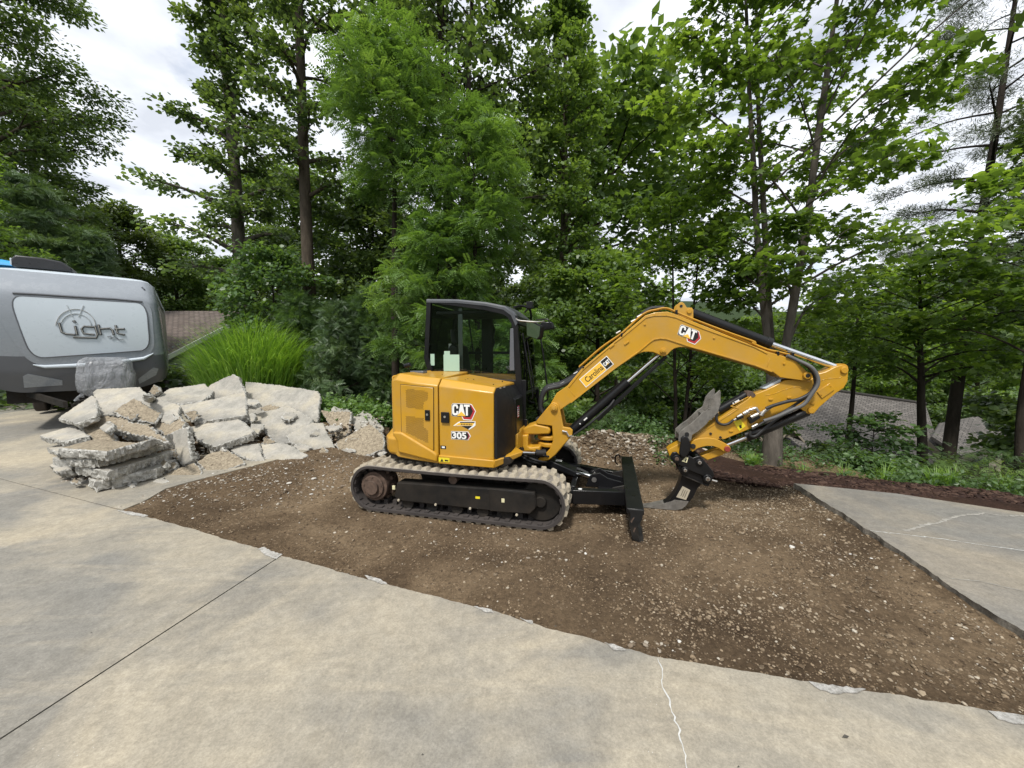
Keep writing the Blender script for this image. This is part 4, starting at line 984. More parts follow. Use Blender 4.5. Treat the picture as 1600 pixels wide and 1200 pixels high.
for v in (.40, .52): MB().tube(smooth_path([(.30,v,.95),(.32,v,1.5),(.26,v,1.66)],4), .012, 6).build('travel_lever', M['steel'], cb)
MB().prism([(-.62,C1-.03,.95),(.5,C1-.03,.95),(.5,C0+.03,.95),(-.62,C0+.03,.95)], (0,0,.03)).build('cab_floor', M['black_dull'], cb)
# papers stuck to the glass
for (a, b, nm, mt) in (((693,554),(718,580),'paper_notice','paper'), ((694,548.5),(703,554),'paper_notice','paper'), ((672.5,553),(679,571),'paper_notice','paper')):
    (u1, w1), (u2, w2) = uw(*a, C0-.006), uw(*b, C0-.006); MB().box((u1, C0-.0065, w2), (u2, C0-.0048, w1)).build(nm, M[mt], cb, bevel=.0)
MB().box((uw(701,540,.3)[0], .30, uw(701,545,.3)[1]), (uw(705,540,.3)[0], .302, uw(701,537,.3)[1])).build('seat_label', M['white_print'], sx, smooth=False)
# grab rails / guard bars in front, wiper
hr = [(uf_b+.03, C1-.02, 1.10), (uf_b+.10, C1-.0, 1.13), (uf_b+.13, C1, 1.25), (uf_t+.14, C1, 2.0), (uf_t+.10, C1, 2.08), (uf_t+.02, C1-.02, 2.1)]
MB().tube(smooth_path(hr, 5), .013, 8).build('grab_rail', M['black'], cb)
hr = [(uf_b+.04, .10, 1.25), (uf_b+.06, .10, 1.35), (uf_t+.05, .12, 2.0), (uf_t+.03, .14, 2.1)]
MB().tube(smooth_path(hr, 5), .010, 8).build('wiper_arm', M['black'], cb)
MB().tube([(uf_b+.045, .35, 1.30), (uf_t+.04, .38, 2.0)], .008, 6).build('wiper_blade', M['black'], cb)
# door edge strip lighter
MB().plate([(cpt(797,545)[0], 1.62),(cpt(797,545)[0]+.01, 2.15),(cpt(797,545)[0]+.05,2.15),(cpt(797,545)[0]+.065,1.62)], C0-.034, C0-.02).build('pillar_trim', M['gel_dark'], cb, bevel=.003)
# mirror and light on their arm
ms = empty('mirror_assembly', (0,0,0)); ms.parent = cb
def mp(px, py, v): u, w = uw(px, py, v); return (u, v, w)
MB().tube(smooth_path([mp(806,497,.0), mp(812,501,-.06), mp(838,503,-.04), mp(850,502,.05)], 5), .009, 8).build('mirror_arm', M['steel'], ms)
mg = [mp(822,502,-.04), mp(829,501,-.04), mp(846,510,.03), mp(844,526,.03), mp(840,531,.02), mp(823,525,-.04)]
q = MB(); q.prism(mg, tuple(Vector((.035,.05,0)))); q.build('mirror_shell', M['black'], ms, bevel=.01)
mi_ = [Vector(p)+Vector((-.003,-.006,0)) for p in mg]; c_ = sum(mi_, Vector())/6; mi_ = [c_+(p-c_)*.9 for p in mi_]
q = MB(); q.prism(mi_, (-.001,-.002,0)); q.build('mirror_face', M['mirror'], ms, smooth=False)
q = MB(); a = Vector(mp(846,503,.30)); q.prism([a, a+Vector((.14,0,.0)), a+Vector((.17,0,-.09)), a+Vector((.02,0,-.11)), a+Vector((-.03,0,-.05))], (0,.12,0)); q.build('work_light', M['black'], cb, bevel=.012)
MB().tube(smooth_path([mp(838,500,.25), mp(848,499,.24), mp(857,500,.23), mp(859,512,.23)], 4), .009, 8).build('light_bracket', M['black'], cb)
a = Vector(mp(829,476,.12)); q = MB(); q.box(tuple(a+Vector((-.045,-.05,-.05))), tuple(a+Vector((.035,.05,.035)))); q.tube([a+Vector((-.03,0,-.04)), a+Vector((-.08,0,-.10))], .014, 8); q.build('work_light', M['black'], cb, bevel=.015)
a = Vector(mp(821,470,.30)); q = MB(); q.tube(smooth_path([Vector(mp(803,480,.1)), Vector(mp(815,478,.25)), Vector(mp(828,484,.35)), Vector((uf_t+.05,.6,2.28))], 5), .016, 8); q.build('brush_guard_tube', M['black'], cb)
# antenna/camera and lock box behind the cab
a = Vector(mp(638,572,-.35)); q = MB(); q.tube([a+Vector((-.05,0,.0)), a+Vector((.03,0,.02))], .03, 12); q.tube([a, a+Vector((0,0,-.05))], .008, 6); q.build('rear_camera', M['black'], hb, bevel=.006)
a = Vector(mp(655,582,-.45)); q = MB(); q.box(tuple(a+Vector((-.10,-.05,-.012))), tuple(a+Vector((.08,.06,.02)))); q.build('grey_box', M['gel_dark'], hb, bevel=.006)

# --- swing bracket and boom foot
VB = -.13
sb = empty('swing_bracket', (0,0,0)); sb.parent = EX
Zb = lambda p: Z(p, 780, 560, 6.6667)
post = Zb([(530,480),(548,462),(572,455),(600,463),(622,485),(632,520),(650,600),(670,710),(740,720),(768,745),(762,800),(700,870),(590,1000),(520,1055),(440,1070),(400,1045),(470,1000),(530,940),(560,860),(560,790),(552,700),(400,682),(384,655)])
for v0, v1 in ((VB-.03, VB+.015), (-VB-.015, -VB+.03)):
    MB().plate(pl(post, VB), v0, v1).build('side_plate', M['yellow_cast'], sb, bevel=.010, seg=2)
q = MB(); q.plate(pl(Zb([(560,720),(660,740),(700,850),(600,960),(530,1010),(490,990),(560,880)]), VB), VB+.01, -VB-.01); q.build('swing_casting', M['yellow_cast'], sb, bevel=.01)
sh = uw(*Zb([(500,850)])[0], 0)
MB().tube([(sh[0],0,.55),(sh[0],0,1.03)], .075, 24).build('swing_pin', M['black_worn'], sb)
for y in (835, 905):
    a = uw(*Zb([(500,y)])[0], 0); MB().tube([(a[0]+.02,0,a[1]-.0), (a[0]+.02,0,a[1]+.055)], .14, 28).build('knuckle', M['yellow_cast'], sb, bevel=.015, seg=3)
q = MB(); q.plate(pl(Zb([(235,745),(290,700),(385,668),(530,700),(548,730),(540,772),(420,778),(240,778)]), -.05), -.16, .16); q.build('frame_lug', M['yellow_cast'], sb, bevel=.02, seg=3)
q = MB(); q.plate(pl(Zb([(235,778),(320,778),(318,890),(340,905),(440,895),(445,945),(170,945),(170,770)]), -.10), -.22, .22); q.build('frame_lug', M['yellow_cast'], sb, bevel=.018, seg=3)
q = MB(); q.plate(pl(Zb([(160,690),(235,740),(240,945),(160,945)]), -.25), -.30, .28); q.build('frame_lug', M['yellow_cast'], sb, bevel=.014)
disc(*uw(*Zb([(572,516)])[0], VB-.03), VB-.062, -VB+.06, .042, 'boss', M['yellow_cast'], sb, 24, .004)
disc(*uw(*Zb([(572,516)])[0], VB-.03), VB-.078, VB-.05, .022, 'boom_foot_pin', M['yellow'], sb, 16, .003)
# chrome swing cylinder
a = uw(800, 706.5, -.45); b = uw(838, 708, -.22)
MB().tube([(a[0],-.45,a[1]), (b[0],-.22,b[1])], .022, 16).build('swing_cylinder_rod', M['chrome'], EX)
MB().tube([(a[0]-.3,-.55,a[1]), (a[0]-.02,-.46,a[1])], .045, 16).build('swing_cylinder_barrel', M['black'], EX)
MB().tube([(b[0]-.01,-.22,b[1]), (b[0]+.10,-.17,b[1]-.005)], .05, 14).build('swing_rod_eye', M['black_worn'], EX)
for (pts, r) in (([(.5,-.2,.62),(.75,-.25,.52),(.9,-.05,.45),(1.1,.1,.42)], .014), ([(.5,-.1,.60),(.8,-.30,.56),(.92,-.15,.50),(.85,.1,.48)], .012), ([(.6,.0,.66),(.9,-.22,.60),(1.0,.05,.52)], .012)):
    MB().tube(smooth_path(pts, 5), r, 8).build('swing_hose', M['hose'], EX)

# --- boom
bo = empty('boom', (0,0,0)); bo.parent = EX
Zc = lambda p: Z(p, 960, 460, 7.2727); Zd = lambda p: Z(p, 1120, 500, 5.4545)
boom_px = Zb([(530,480),(600,360),(710,285),(860,105)])+Zc([(0,535),(80,470),(350,240),(455,205),(600,195),(700,225),(895,308)])+Zd([(0,93),(430,268),(660,335),(760,430),(800,455),(812,485),(795,512),(750,520),(540,490),(480,445)])+\
  Zc([(1600,820),(1000,645),(850,600),(740,600),(690,612),(645,640),(605,685),(575,702),(535,700),(480,672),(440,657),(390,652),(330,655),(262,678)])+[(960,577.5)]+Zb([(740,465),(640,535),(600,560),(560,545)])
bp = pl(boom_px, VB)
MB().plate(bp, VB, -VB).build('boom_box', M['yellow'], bo, bevel=.006)
def rib(name, px, v, w_, th, parent, mat='yellow'):
    pts = pl(px, v); mb = MB(); n = len(pts)
    for i in range(n-1):
        a, b = Vector(pts[i]), Vector(pts[i+1]); t = (b-a).normalized(); nn = Vector((-t.y, t.x))*w_/2
        a = a-t*.003; b = b+t*.003
        mb.add([(a.x+nn.x, v, a.y+nn.y), (b.x+nn.x, v, b.y+nn.y), (b.x-nn.x, v, b.y-nn.y), (a.x-nn.x, v, a.y-nn.y), (a.x+nn.x, v+th, a.y+nn.y), (b.x+nn.x, v+th, b.y+nn.y), (b.x-nn.x, v+th, b.y-nn.y), (a.x-nn.x, v+th, a.y-nn.y)],
               [(0,1,2,3),(7,6,5,4),(0,4,5,1),(3,2,6,7),(0,3,7,4),(1,5,6,2)])
    return mb.build(name, M[mat], parent, bevel=.002, seg=1)
low = Zb([(745,462)])+[(960,576)]+Zc([(290,640),(400,545),(450,512),(520,500),(590,505),(700,540),(850,590),(1000,630),(1600,805)])+Zd([(470,440)])
rib('lower_flange', low, VB-.012, .014, .014, bo)
up = Zb([(725,300),(870,120)])+Zc([(0,550),(85,490),(360,262),(460,240),(600,240),(700,262),(1000,385),(1600,600)])+Zd([(430,285)])
rib('upper_flange', up, VB-.008, .012, .010, bo)
rib('weld_seam', Zb([(705,300),(790,400)]), VB-.003, .006, .006, bo)
rib('weld_seam', Zd([(450,330),(430,400)]), VB-.003, .006, .006, bo)
lug = Zc([(690,215),(700,170),(715,115),(740,92),(765,86),(790,98),(808,125),(825,150),(880,150),(898,175),(898,305),(760,250)])
for v0, v1 in ((-.10,-.075), (.075,.10)): MB().plate(pl(lug, -.10), v0, v1).build('cylinder_lug', M['yellow'], bo, bevel=.004)
disc(*uw(*Zc([(850,192)])[0], -.10), -.118, .118, .026, 'lug_pin', M['yellow_cast'], bo)
disc(*uw(*Zc([(758,133)])[0], -.10), -.104, -.098, .016, 'lifting_hole', M['black_print'], bo, 16, 0)
disc(*uw(*Zc([(552,640)])[0], VB), VB-.03, -VB+.03, .034, 'cylinder_boss', M['yellow_cast'], bo)
disc(*uw(*Zc([(552,640)])[0], VB), VB-.045, VB-.02, .018, 'pin_cap', M['yellow_cast'], bo)
disc(*uw(*Zd([(762,472)])[0], VB), VB-.035, -VB+.035, .036, 'stick_boss', M['yellow_cast'], bo)
disc(*uw(*Zd([(762,472)])[0], VB), VB-.042, VB-.03, .020, 'pin_cap', M['black_worn'], bo)
for z in (Zc([(345,343)])[0], Zc([(1132,495)])[0], Zd([(573,372)])[0]): disc(*uw(*z, VB), VB-.012, VB+.01, .011, 'bolt_boss', M['yellow_cast'], bo)
for (z, r) in ((Zc([(138,555)])[0], 40), ((956,541), 40)):
    u, w = uw(*z, VB); 
    q = MB(); q.plate([(u-.03, w-.008), (u+.022, w+.032), (u+.03, w+.014), (u-.02, w-.026)], VB-.012, VB+.002); q.build('hose_clamp_pad', M['yellow_cast'], bo, bevel=.003)
# boom logo
A0 = Vector(uw(*Zc([(725,450)])[0], VB-.001)); AX = Vector(uw(*Zc([(905,520)])[0], VB-.001)); AY = Vector(uw(*Zc([(758,345)])[0], VB-.001))
exx = (AX-A0)/1.70; eyy = (AY-A0)
cat_logo(frame((A0.x, VB-.001, A0.y), (exx.x,0,exx.y), (eyy.x*.98,0,eyy.y*.98), (0,-1,0)), bo)
# dealer plate
pc = pl(Zb([(832,218),(1120,-30),(1195,60),(905,305)]), VB-.001)
fO_ = Vector(pc[3]); ex_ = Vector(pc[2])-fO_; ey_ = Vector(pc[0])-fO_
frD = frame((fO_.x, VB-.001, fO_.y), (ex_.x,0,ex_.y), (ey_.x,0,ey_.y), (0,-1,0))
dp_ = empty('dealer_decal', (0,0,0)); dp_.parent = bo
poly3('decal_border', [(0,0),(1,0),(1,1),(0,1)], frD, .0006, M['white_print'], dp_)
poly3('decal_field', [(.02,.06),(.74,.06),(.74,.94),(.02,.94)], frD, .0016, M['yel_print'], dp_)
poly3('decal_corner', [(.76,.06),(.98,.06),(.98,.94),(.76,.94)], frD, .0016, M['black_print'], dp_)
put_text('decal_text', 'Carolina', frD(.12,.26,.0028), frD(.60,0)-frD(0,0), frD(0,.52)-frD(0,0), (0,-1,0), M['black_print'], dp_, bold=.008)
s_ = frD(.78,.34,.001); cat_logo(frame(s_, (frD(1,0)-frD(0,0))*.108, (frD(0,1)-frD(0,0))*.36, (0,-1,0)), dp_, hexmark=False)
# stick cylinder on top of the boom
a = Vector((*uw(1081,489,-.02),)); b = Vector((*uw(1204,537,-.02),)); c = Vector((*uw(1313,575.5,-.02),))
d_ = (b-a).normalized()
cy = empty('stick_cylinder', (0,0,0)); cy.parent = EX
MB().tube([(a.x-.0,0,a.y), (b.x,0,b.y)], .057, 24).build('barrel', M['black'], cy, bevel=.006)
MB().tube([(b.x-d_.x*.05,0,b.y-d_.y*.05), (b.x+.01,0,b.y-.003)], .062, 24).build('gland', M['black'], cy, bevel=.004)
MB().tube([(b.x,0,b.y), (c.x,0,c.y)], .030, 20).build('rod', M['chrome'], cy)
MB().tube([(c.x,-.06,c.y), (c.x,.06,c.y)], .05, 20).build('rod_eye', M['yellow_cast'], cy)
for dv in (-.06, -.035):
    MB().tube([(a.x+.02,dv-.02,a.y-.085), (b.x-.02,dv-.02,b.y-.085), (b.x+.10,dv-.02,b.y-.13)], .010, 8).build('steel_line', M['yellow_cast'] if dv < -.05 else M['black'], cy)
# boom lift cylinder
a = Vector(uw(891,675,-.03)); b = Vector(uw(981,596,-.03)); c = Vector(uw(1037,548,-.03)); d_ = (c-a).normalized(); nn = Vector((-d_.y, d_.x))
cy = empty('boom_cylinder', (0,0,0)); cy.parent = EX
b = a+d_*((b-a).dot(d_))
MB().tube([(a.x,0,a.y), (b.x,0,b.y)], .058, 24).build('barrel', M['black'], cy, bevel=.006)
MB().tube([(b.x,0,b.y), (c.x,0,c.y)], .026, 20).build('rod', M['chrome'], cy)
g0 = a+d_*.35-nn*.075; g1 = c-d_*.02-nn*.05
q = MB(); q.prism([(g0.x,-.06,g0.y), (g1.x,-.06,g1.y), (g1.x-nn.x*.035,-.06,g1.y-nn.y*.035), (g0.x-nn.x*.05,-.06,g0.y-nn.y*.05)], (0,.12,0)); q.build('rod_guard', M['black'], cy, bevel=.005)
q = MB(); q.tube(smooth_path([(a.x+.05,-.09,a.y-.02),(a.x+.25,-.10,a.y+.14),(a.x+.45,-.09,a.y+.33),(a.x+.52,-.07,a.y+.42)],5), .014, 8); q.build('hose', M['hose'], cy)
MB().tube([(a.x,-.15,a.y), (a.x,.15,a.y)], .032, 16).build('pin', M['steel'], cy)
for k, l in ((.16,.012),(.23,.05)):
    p = a+d_*k-nn*.0; p2 = a+d_*(k+l); o_ = Vector((0,-.0592,0)); w_ = nn*.008
    MB().prism([(p.x-w_.x,-.0585,p.y-w_.y),(p2.x-w_.x,-.0585,p2.y-w_.y),(p2.x+w_.x,-.0585,p2.y+w_.y),(p.x+w_.x,-.0585,p.y+w_.y)], (0,-.0012,0)).build('printed_label', M['white_print'], cy, smooth=False)
q = MB(); u, w = uw(*Zb([(700,775)])[0], VB-.04); q.tube([(u-.05,VB-.045,w+.02),(u,VB-.045,w+.01),(u+.03,VB-.045,w-.04),(u+.07,VB-.045,w-.03)], .012, 6); q.build('pin_keeper', M['steel'], cy)
# hoses from the house up to the boom
for k, (dv, dz, r) in enumerate(((-.05,0,.032),(.0,.012,.03),(.05,-.004,.03),(-.09,-.02,.026),(.09,.0,.026))):
    pts = Zb([(470,600),(432,500),(445,390),(490,315),(560,290),(640,270),(760,205),(820,150)])
    pw = [uw(a_, b_, dv-.02) for a_, b_ in pts]; path = [(.78, dv*.6, 1.0)]+[(p[0], dv, p[1]+dz) for p in pw]+[(uw(*Zb([(880,95)])[0], dv)[0], dv, uw(*Zb([(880,95)])[0], dv)[1]+.01)]
    MB().tube(smooth_path(path, 6), r, 12).build('hydraulic_hose', M['hose'], bo)
for k, (dv, o_) in enumerate(((-.10,4),(-.06,0),(-.02,4),(.03,0))):     # yellow steel lines along the boom's back
    pts = [(905,574-o_*.0),(938,545)]+Zc([(0,505),(90,440),(330,228),(480,178),(590,162),(700,205),(905,290),(1300,440),(1600,548)])+Zd([(300,200),(430,255),(520,275),(620,300)])
    pw = [uw(a_, b_-o_*.25, dv) for a_, b_ in pts]; MB().tube(smooth_path([(p[0], dv, p[1]) for p in pw], 4), .0095, 8).build('steel_line', M['yellow_cast'], bo)
for z in (Zc([(82,470)])[0], Zc([(695,212)])[0], Zb([(880,105)])[0], Zd([(625,300)])[0], Zd([(500,290)])[0]):
    u, w = uw(*z, -.06); MB().box((u-.012,-.13,w-.022),(u+.012,.06,w+.028)).build('line_clamp', M['black'], bo, bevel=.003)
q = MB(); pw = [uw(a_, b_, .05) for a_, b_ in Zc([(250,275),(350,195),(430,155),(560,150)])]; q.tube(smooth_path([(p[0],.05,p[1]) for p in pw], 4), .022, 8); q.build('hydraulic_hose', M['hose'], bo)
for z in (Zb([(660,258)])[0], Zb([(800,150)])[0], Zb([(840,160)])[0], Zc([(215,300)])[0], Zc([(285,245)])[0], Zc([(45,430)])[0]):
    u, w = uw(*z, -.06); MB().tube([(u-.025,-.07,w-.014),(u+.025,-.07,w+.014)], .013, 8).build('hose_fitting', M['steel'], bo)

# --- stick
sk_ = empty('stick', (0,0,0)); sk_.parent = EX
VS = -.085
Ze = lambda p: Z(p, 1000, 560, 6.6667)
st_px = Zd([(1005,400),(1060,385),(1100,395),(1122,430),(1118,520),(1085,580),(1020,622),(880,740),(830,800),(790,802),(765,795),(715,755),(60,1020)])+Ze([(860,840),(800,850),(690,840),(600,860),(500,985),(420,1010),(400,1040),(370,1075),(330,1050),(305,1010),(290,960),(320,935),(405,890),(540,835),(690,720),(1010,500),(1110,435)])+Zd([(300,640),(430,590),(590,510),(700,505),(790,520),(850,462),(930,440)])
MB().plate(pl(st_px, VS), VS, -VS).build('stick_box', M['yellow'], sk_, bevel=.007)
rib('weld_seam', Zd([(420,640),(480,632),(560,600),(640,575),(700,572),(780,600),(830,570),(880,520),(940,500),(1040,495),(1065,485)]), VS-.003, .007, .006, sk_)
rib('lower_flange', Ze([(545,850),(700,735),(1030,520)])+Zd([(120,735),(270,655)]), VS-.006, .010, .008, sk_)
q = MB(); q.plate(pl(Zd([(560,497),(556,527),(430,588),(400,585)]), VS), -.06, .06); q.build('rubbing_strip', M['gel_white'], sk_, bevel=.003)
q = MB(); q.plate(pl(Zd([(960,535),(1000,592),(893,668),(850,612)]), VS), VS-.012, VS+.002); q.build('serial_plate', M['yellow'], sk_, bevel=.003)
for z in ((965,563),(885,635)): disc(*uw(*Zd([z])[0], VS), VS-.018, VS-.008, .006, 'bolt', M['yellow_cast'], sk_, 8, 0)
for z, r in (((1082,428),.032),((800,770),.03)):
    disc(*uw(*Zd([z])[0], VS), VS-.022, -VS+.022, r, 'pin_boss', M['yellow_cast'], sk_)
for z in ((458,675),(615,660),(812,710),(120,945),(398,812)):
    u, w = uw(*Zd([z])[0], VS); MB().plate([(u-.022,w-.004),(u-.01,w+.012),(u+.022,w+.008),(u+.018,w-.01),(u-.008,w-.014)], VS-.012, VS+.002).build('hose_clamp_pad', M['yellow_cast'], sk_, bevel=.003)
for z in ((735,783),(837,822),(552,922)): disc(*uw(*Ze([z])[0], VS), VS-.012, VS+.01, .014, 'bolt', M['black_worn'], sk_, 10, .002)
q = MB(); q.plate(pl(Ze([(975,665),(1040,625),(1100,705),(1035,755)]), VS), VS-.003, VS+.001); q.build('safety_sticker', M['yel_sticker'], sk_, smooth=False)
q = MB(); q.plate(pl(Ze([(1030,700),(1055,690),(1060,722),(1040,730)]), VS), VS-.0045, VS-.002); q.build('sticker_mark', M['black_print'], sk_, smooth=False)
# bucket cylinder below the stick
a = Vector(uw(*Zd([(770,778)])[0], 0)); b = Vector(uw(1143,693,0)); d_ = (b-a).normalized(); nn = Vector((-d_.y, d_.x))
cy = empty('bucket_cylinder', (0,0,0)); cy.parent = EX
e_ = a+d_*(b-a).length*.80
MB().tube([(a.x,0,a.y),(e_.x,0,e_.y)], .052, 22).build('barrel', M['black'], cy, bevel=.005)
MB().tube([(e_.x,0,e_.y),(b.x-.05,0,b.y-.02)], .026, 18).build('rod', M['chrome'], cy)
MB().tube([(a.x-.05,-.07,a.y-.0),(a.x-.35,-.10,a.y-.16),(a.x-.62,-.10,a.y-.27)], .022, 10).build('hose', M['hose'], cy)
# big hoses looping round the elbow
ho = Zd([(620,300),(700,340),(790,395),(845,470),(850,540),(800,620),(700,675),(600,695),(480,730),(420,755)])
for k, (dv, dx) in enumerate(((-.17, 0), (-.20, 10))):
    pts = [((a_+dx/5.45*(1 if 1 <= i_ <= 6 else 0)), b_+dx/5.45*.9*(1 if i_ > 3 else .3)) for i_, (a_, b_) in enumerate(ho)]
    if k: pts = pts[:6]+Zd([(740,720),(640,765),(520,820),(400,860)])
    pw = [uw(a_, b_, dv) for a_, b_ in pts]; MB().tube(smooth_path([(p[0], dv+.06*(i_ < 2), p[1]) for i_, p in enumerate(pw)], 6), .018, 12).build('hydraulic_hose', M['hose'] if not k else simple('hose_sleeve_grey', (.10,.10,.10), .6), sk_)
for k, pts in enumerate((Zd([(700,345),(790,410),(830,480),(835,560),(780,640),(700,700),(560,790),(420,860),(300,930)]), Zd([(690,745),(600,790),(500,850),(400,930),(330,990),(285,985),(285,950)]))):
    pw = [uw(a_, b_, -.14) for a_, b_ in pts]; MB().tube(smooth_path([(p[0], -.14, p[1]) for p in pw], 6), .015, 10).build('hydraulic_hose', M['hose'], sk_)
for z1, z2, r in (((465,738),(395,785),.018),((395,785),(375,815),.022),((355,800),(290,830),.02),((330,745),(360,790),.016),((270,770),(335,750),.017),((270,775),(225,800),.022),((215,805),(175,830),.02),((165,840),(145,855),.014),((415,860),(350,900),.014),((350,890),(300,915),.018)):
    u1, w1 = uw(*Zd([z1])[0], VS-.04); u2, w2 = uw(*Zd([z2])[0], VS-.04); MB().tube([(u1,VS-.04,w1),(u2,VS-.04,w2)], r, 10).build('hose_fitting', M['steel'], sk_, bevel=.002)
u, w = uw(*Zd([(320,830)])[0], VS-.02); MB().plate([(u-.07,w-.01),(u+.03,w+.05),(u+.05,w+.0),(u-.04,w-.07)], VS-.05, VS-.0).build('valve_block', M['black'], sk_, bevel=.004)
u, w = uw(*Zd([(190,820)])[0], VS-.02); MB().plate([(u-.035,w-.015),(u+.03,w+.025),(u+.035,w-.01),(u-.03,w-.045)], VS-.06, VS-.01).build('valve_block', M['black'], sk_, bevel=.004)
pw = [uw(a_, b_, VS-.03) for a_, b_ in Ze([(975,640),(920,680),(860,690),(810,665),(795,610),(810,570)])]; MB().tube(smooth_path([(p[0],VS-.03,p[1]) for p in pw], 5), .015, 10).build('hydraulic_hose', M['hose'], sk_)
# bucket link
lk = Ze([(560,850),(620,830),(700,825),(770,832),(830,855),(890,885),(930,910),(948,945),(935,975),(900,985),(860,965),(820,935),(760,915),(700,912),(650,922),(600,937),(545,975),(520,940),(535,880)])
for v0, v1 in ((-.125,-.098),(.098,.125)): MB().plate(pl(lk, -.12), v0, v1).build('link_arm', M['yellow_cast'], sk_, bevel=.006)
disc(*uw(*Ze([(905,940)])[0], -.12), -.15, .15, .030, 'link_pin', M['red_pin'], sk_)
disc(*uw(*Ze([(550,912)])[0], -.12), -.14, .14, .028, 'link_pin', M['black_worn'], sk_)
lb_ = Ze([(630,1015),(800,945),(870,930),(900,975),(860,1005),(700,1062)])
MB().plate(pl(lb_, -.05), -.06, .06).build('lower_link', M['yellow_cast'], sk_, bevel=.01)
# thumb
th = empty('hydraulic_thumb', (0,0,0)); th.parent = EX
near = Ze([(400,860),(405,775),(470,720),(530,680),(590,625),(655,560),(690,545),(705,530),(722,480),(738,425),(770,385),(830,330),(842,350),(840,470),(815,560),(770,612),(720,650),(690,690),(600,765),(545,800),(535,850),(500,880),(430,880)])
far_ = pl(near, -.14)
for v0, v1 in ((-.14,-.115),(.10,.125)): MB().plate(far_, v0, v1).build('thumb_plate', M['worn_steel'] , th, bevel=.004)
ntp = pl(Ze([(408,775),(530,682),(655,562)]), -.13)
a, b = Vector(ntp[0]), Vector(ntp[1]); b2 = Vector(ntp[2])
q = MB(); q.prism([(a.x,-.115,a.y-.02),(b.x,-.115,b.y-.02),(b.x,-.115,b.y-.04),(a.x,-.115,a.y-.04)], (0,.215,0)); q.build('thumb_cross_plate', M['worn_steel'], th, bevel=.004)
q = MB(); q.prism([(b2.x+.0,-.115,b2.y-.02),(b2.x+.05,-.115,b2.y+.0),(b2.x+.05,-.115,b2.y-.03),(b2.x,-.115,b2.y-.05)], (0,.215,0)); q.build('thumb_cross_plate', M['worn_steel'], th, bevel=.004)
for v in (-.146, .131):
    for k in range(5):
        zz_ = (722+k*4-k*k*.3, 520-k*22); u, w = uw(*Ze([zz_])[0], v); MB().plate([(u-.012,w-.008),(u-.006,w+.01),(u+.012,w+.004),(u+.01,w-.012)], min(v, v+.015), max(v, v+.015)).build('thumb_tooth', M['worn_steel'], th)
arm = Ze([(425,870),(425,830),(455,803),(490,812),(515,850),(530,900),(520,960),(500,1000),(465,1035),(430,1025),(405,990),(415,930)])
for v0, v1 in ((-.185,-.145),(.13,.165)): MB().plate(pl(arm, -.17), v0, v1).build('thumb_arm', M['black'], th, bevel=.012, seg=3)
disc(*uw(*Ze([(490,790)])[0], -.15), -.15, -.142, .022, 'pin_hole', M['black_print'], th, 16, 0)
a = Vector(uw(*Ze([(1105,380)])[0], 0)); b = Vector(uw(*Ze([(815,545)])[0], 0)); c = Vector(uw(*Ze([(735,640)])[0], 0))
cy = empty('thumb_cylinder', (0,0,0)); cy.parent = EX
MB().tube([(a.x,0,a.y),(b.x,0,b.y)], .048, 22).build('barrel', M['black'], cy, bevel=.005)
MB().tube([(b.x,0,b.y),(c.x,0,c.y)], .024, 16).build('rod', M['chrome'], cy)
u, w = uw(*Ze([(1130,370)])[0], 0); MB().tube([(u,-.07,w),(u,.07,w)], .038, 18).build('cylinder_eye', M['rust'], cy, bevel=.005)
MB().tube([(u+.02,-.09,w-.005),(u+.02,.09,w-.005)], .022, 14).build('pin', M['rust'], cy)
d_ = (a-b).normalized(); nn = Vector((-d_.y, d_.x))
for k, l in ((.16,.012),(.185,.05)):
    p = b+d_*k; p2 = p+d_*l; w_ = nn*.010
    MB().prism([(p.x-w_.x,-.0485,p.y-w_.y),(p2.x-w_.x,-.0485,p2.y-w_.y),(p2.x+w_.x,-.0485,p2.y+w_.y),(p.x+w_.x,-.0485,p.y+w_.y)], (0,-.0012,0)).build('printed_label', M['white_print'], cy, smooth=False)
# coupler
cu = empty('quick_coupler', (0,0,0)); cu.parent = EX
Zf = lambda p: Z(p, 980, 690, 7.5)
up_ = Zf([(505,165),(530,125),(575,118),(620,160),(660,185),(720,165),(770,190),(810,172),(850,168),(882,198),(940,265),(1005,350),(1018,390),(995,440),(960,455),(880,395),(760,350),(650,290),(590,262),(540,235),(510,205)])
for v0, v1 in ((-.15,-.12),(.12,.15)): MB().plate(pl(up_, -.14), v0, v1).build('upper_plate', M['black'], cu, bevel=.006)
MB().plate(pl(Zf([(560,150),(880,210),(960,420),(700,320),(590,270)]), 0), -.11, .11).build('coupler_body', M['black_worn'], cu, bevel=.01)
lo_ = Zf([(595,300),(625,285),(680,278),(725,305),(760,345),(860,385),(930,385),(985,410),(990,450),(970,480),(950,520),(870,495),(760,450),(650,400),(610,350)])
for v0, v1 in ((-.118,-.092),(.092,.118)): MB().plate(pl(lo_, -.10), v0, v1).build('lower_plate', M['black'], cu, bevel=.005)
rib('plate_rib', Zf([(655,400),(760,445),(870,492),(948,518)]), -.128, .012, .012, cu, 'black_worn')
for (z, r) in (((578,198),.042),((845,240),.038),((676,330),.036),((940,432),.046)):
    c0 = uw(*Zf([z])[0], -.15); disc(c0[0], c0[1], -.17, .17, r, 'pin_boss', M['black'], cu, 20, .005)
    pp_ = disc(c0[0], c0[1], -.180, -.168, r*.55, 'pin_cap', M['steel'] if z[0] > 600 else M['rust'], cu, 12, .003)
    disc(c0[0], c0[1], -.186, -.179, r*.25, 'bolt', M['rust'], cu, 6, 0)
u, w = uw(*Zf([(1030,460)])[0], -.05); MB().tube([(u-.05,-.05,w+.01),(u+.02,-.05,w-.005)], .012, 8).build('lock_bar', M['steel'], cu)
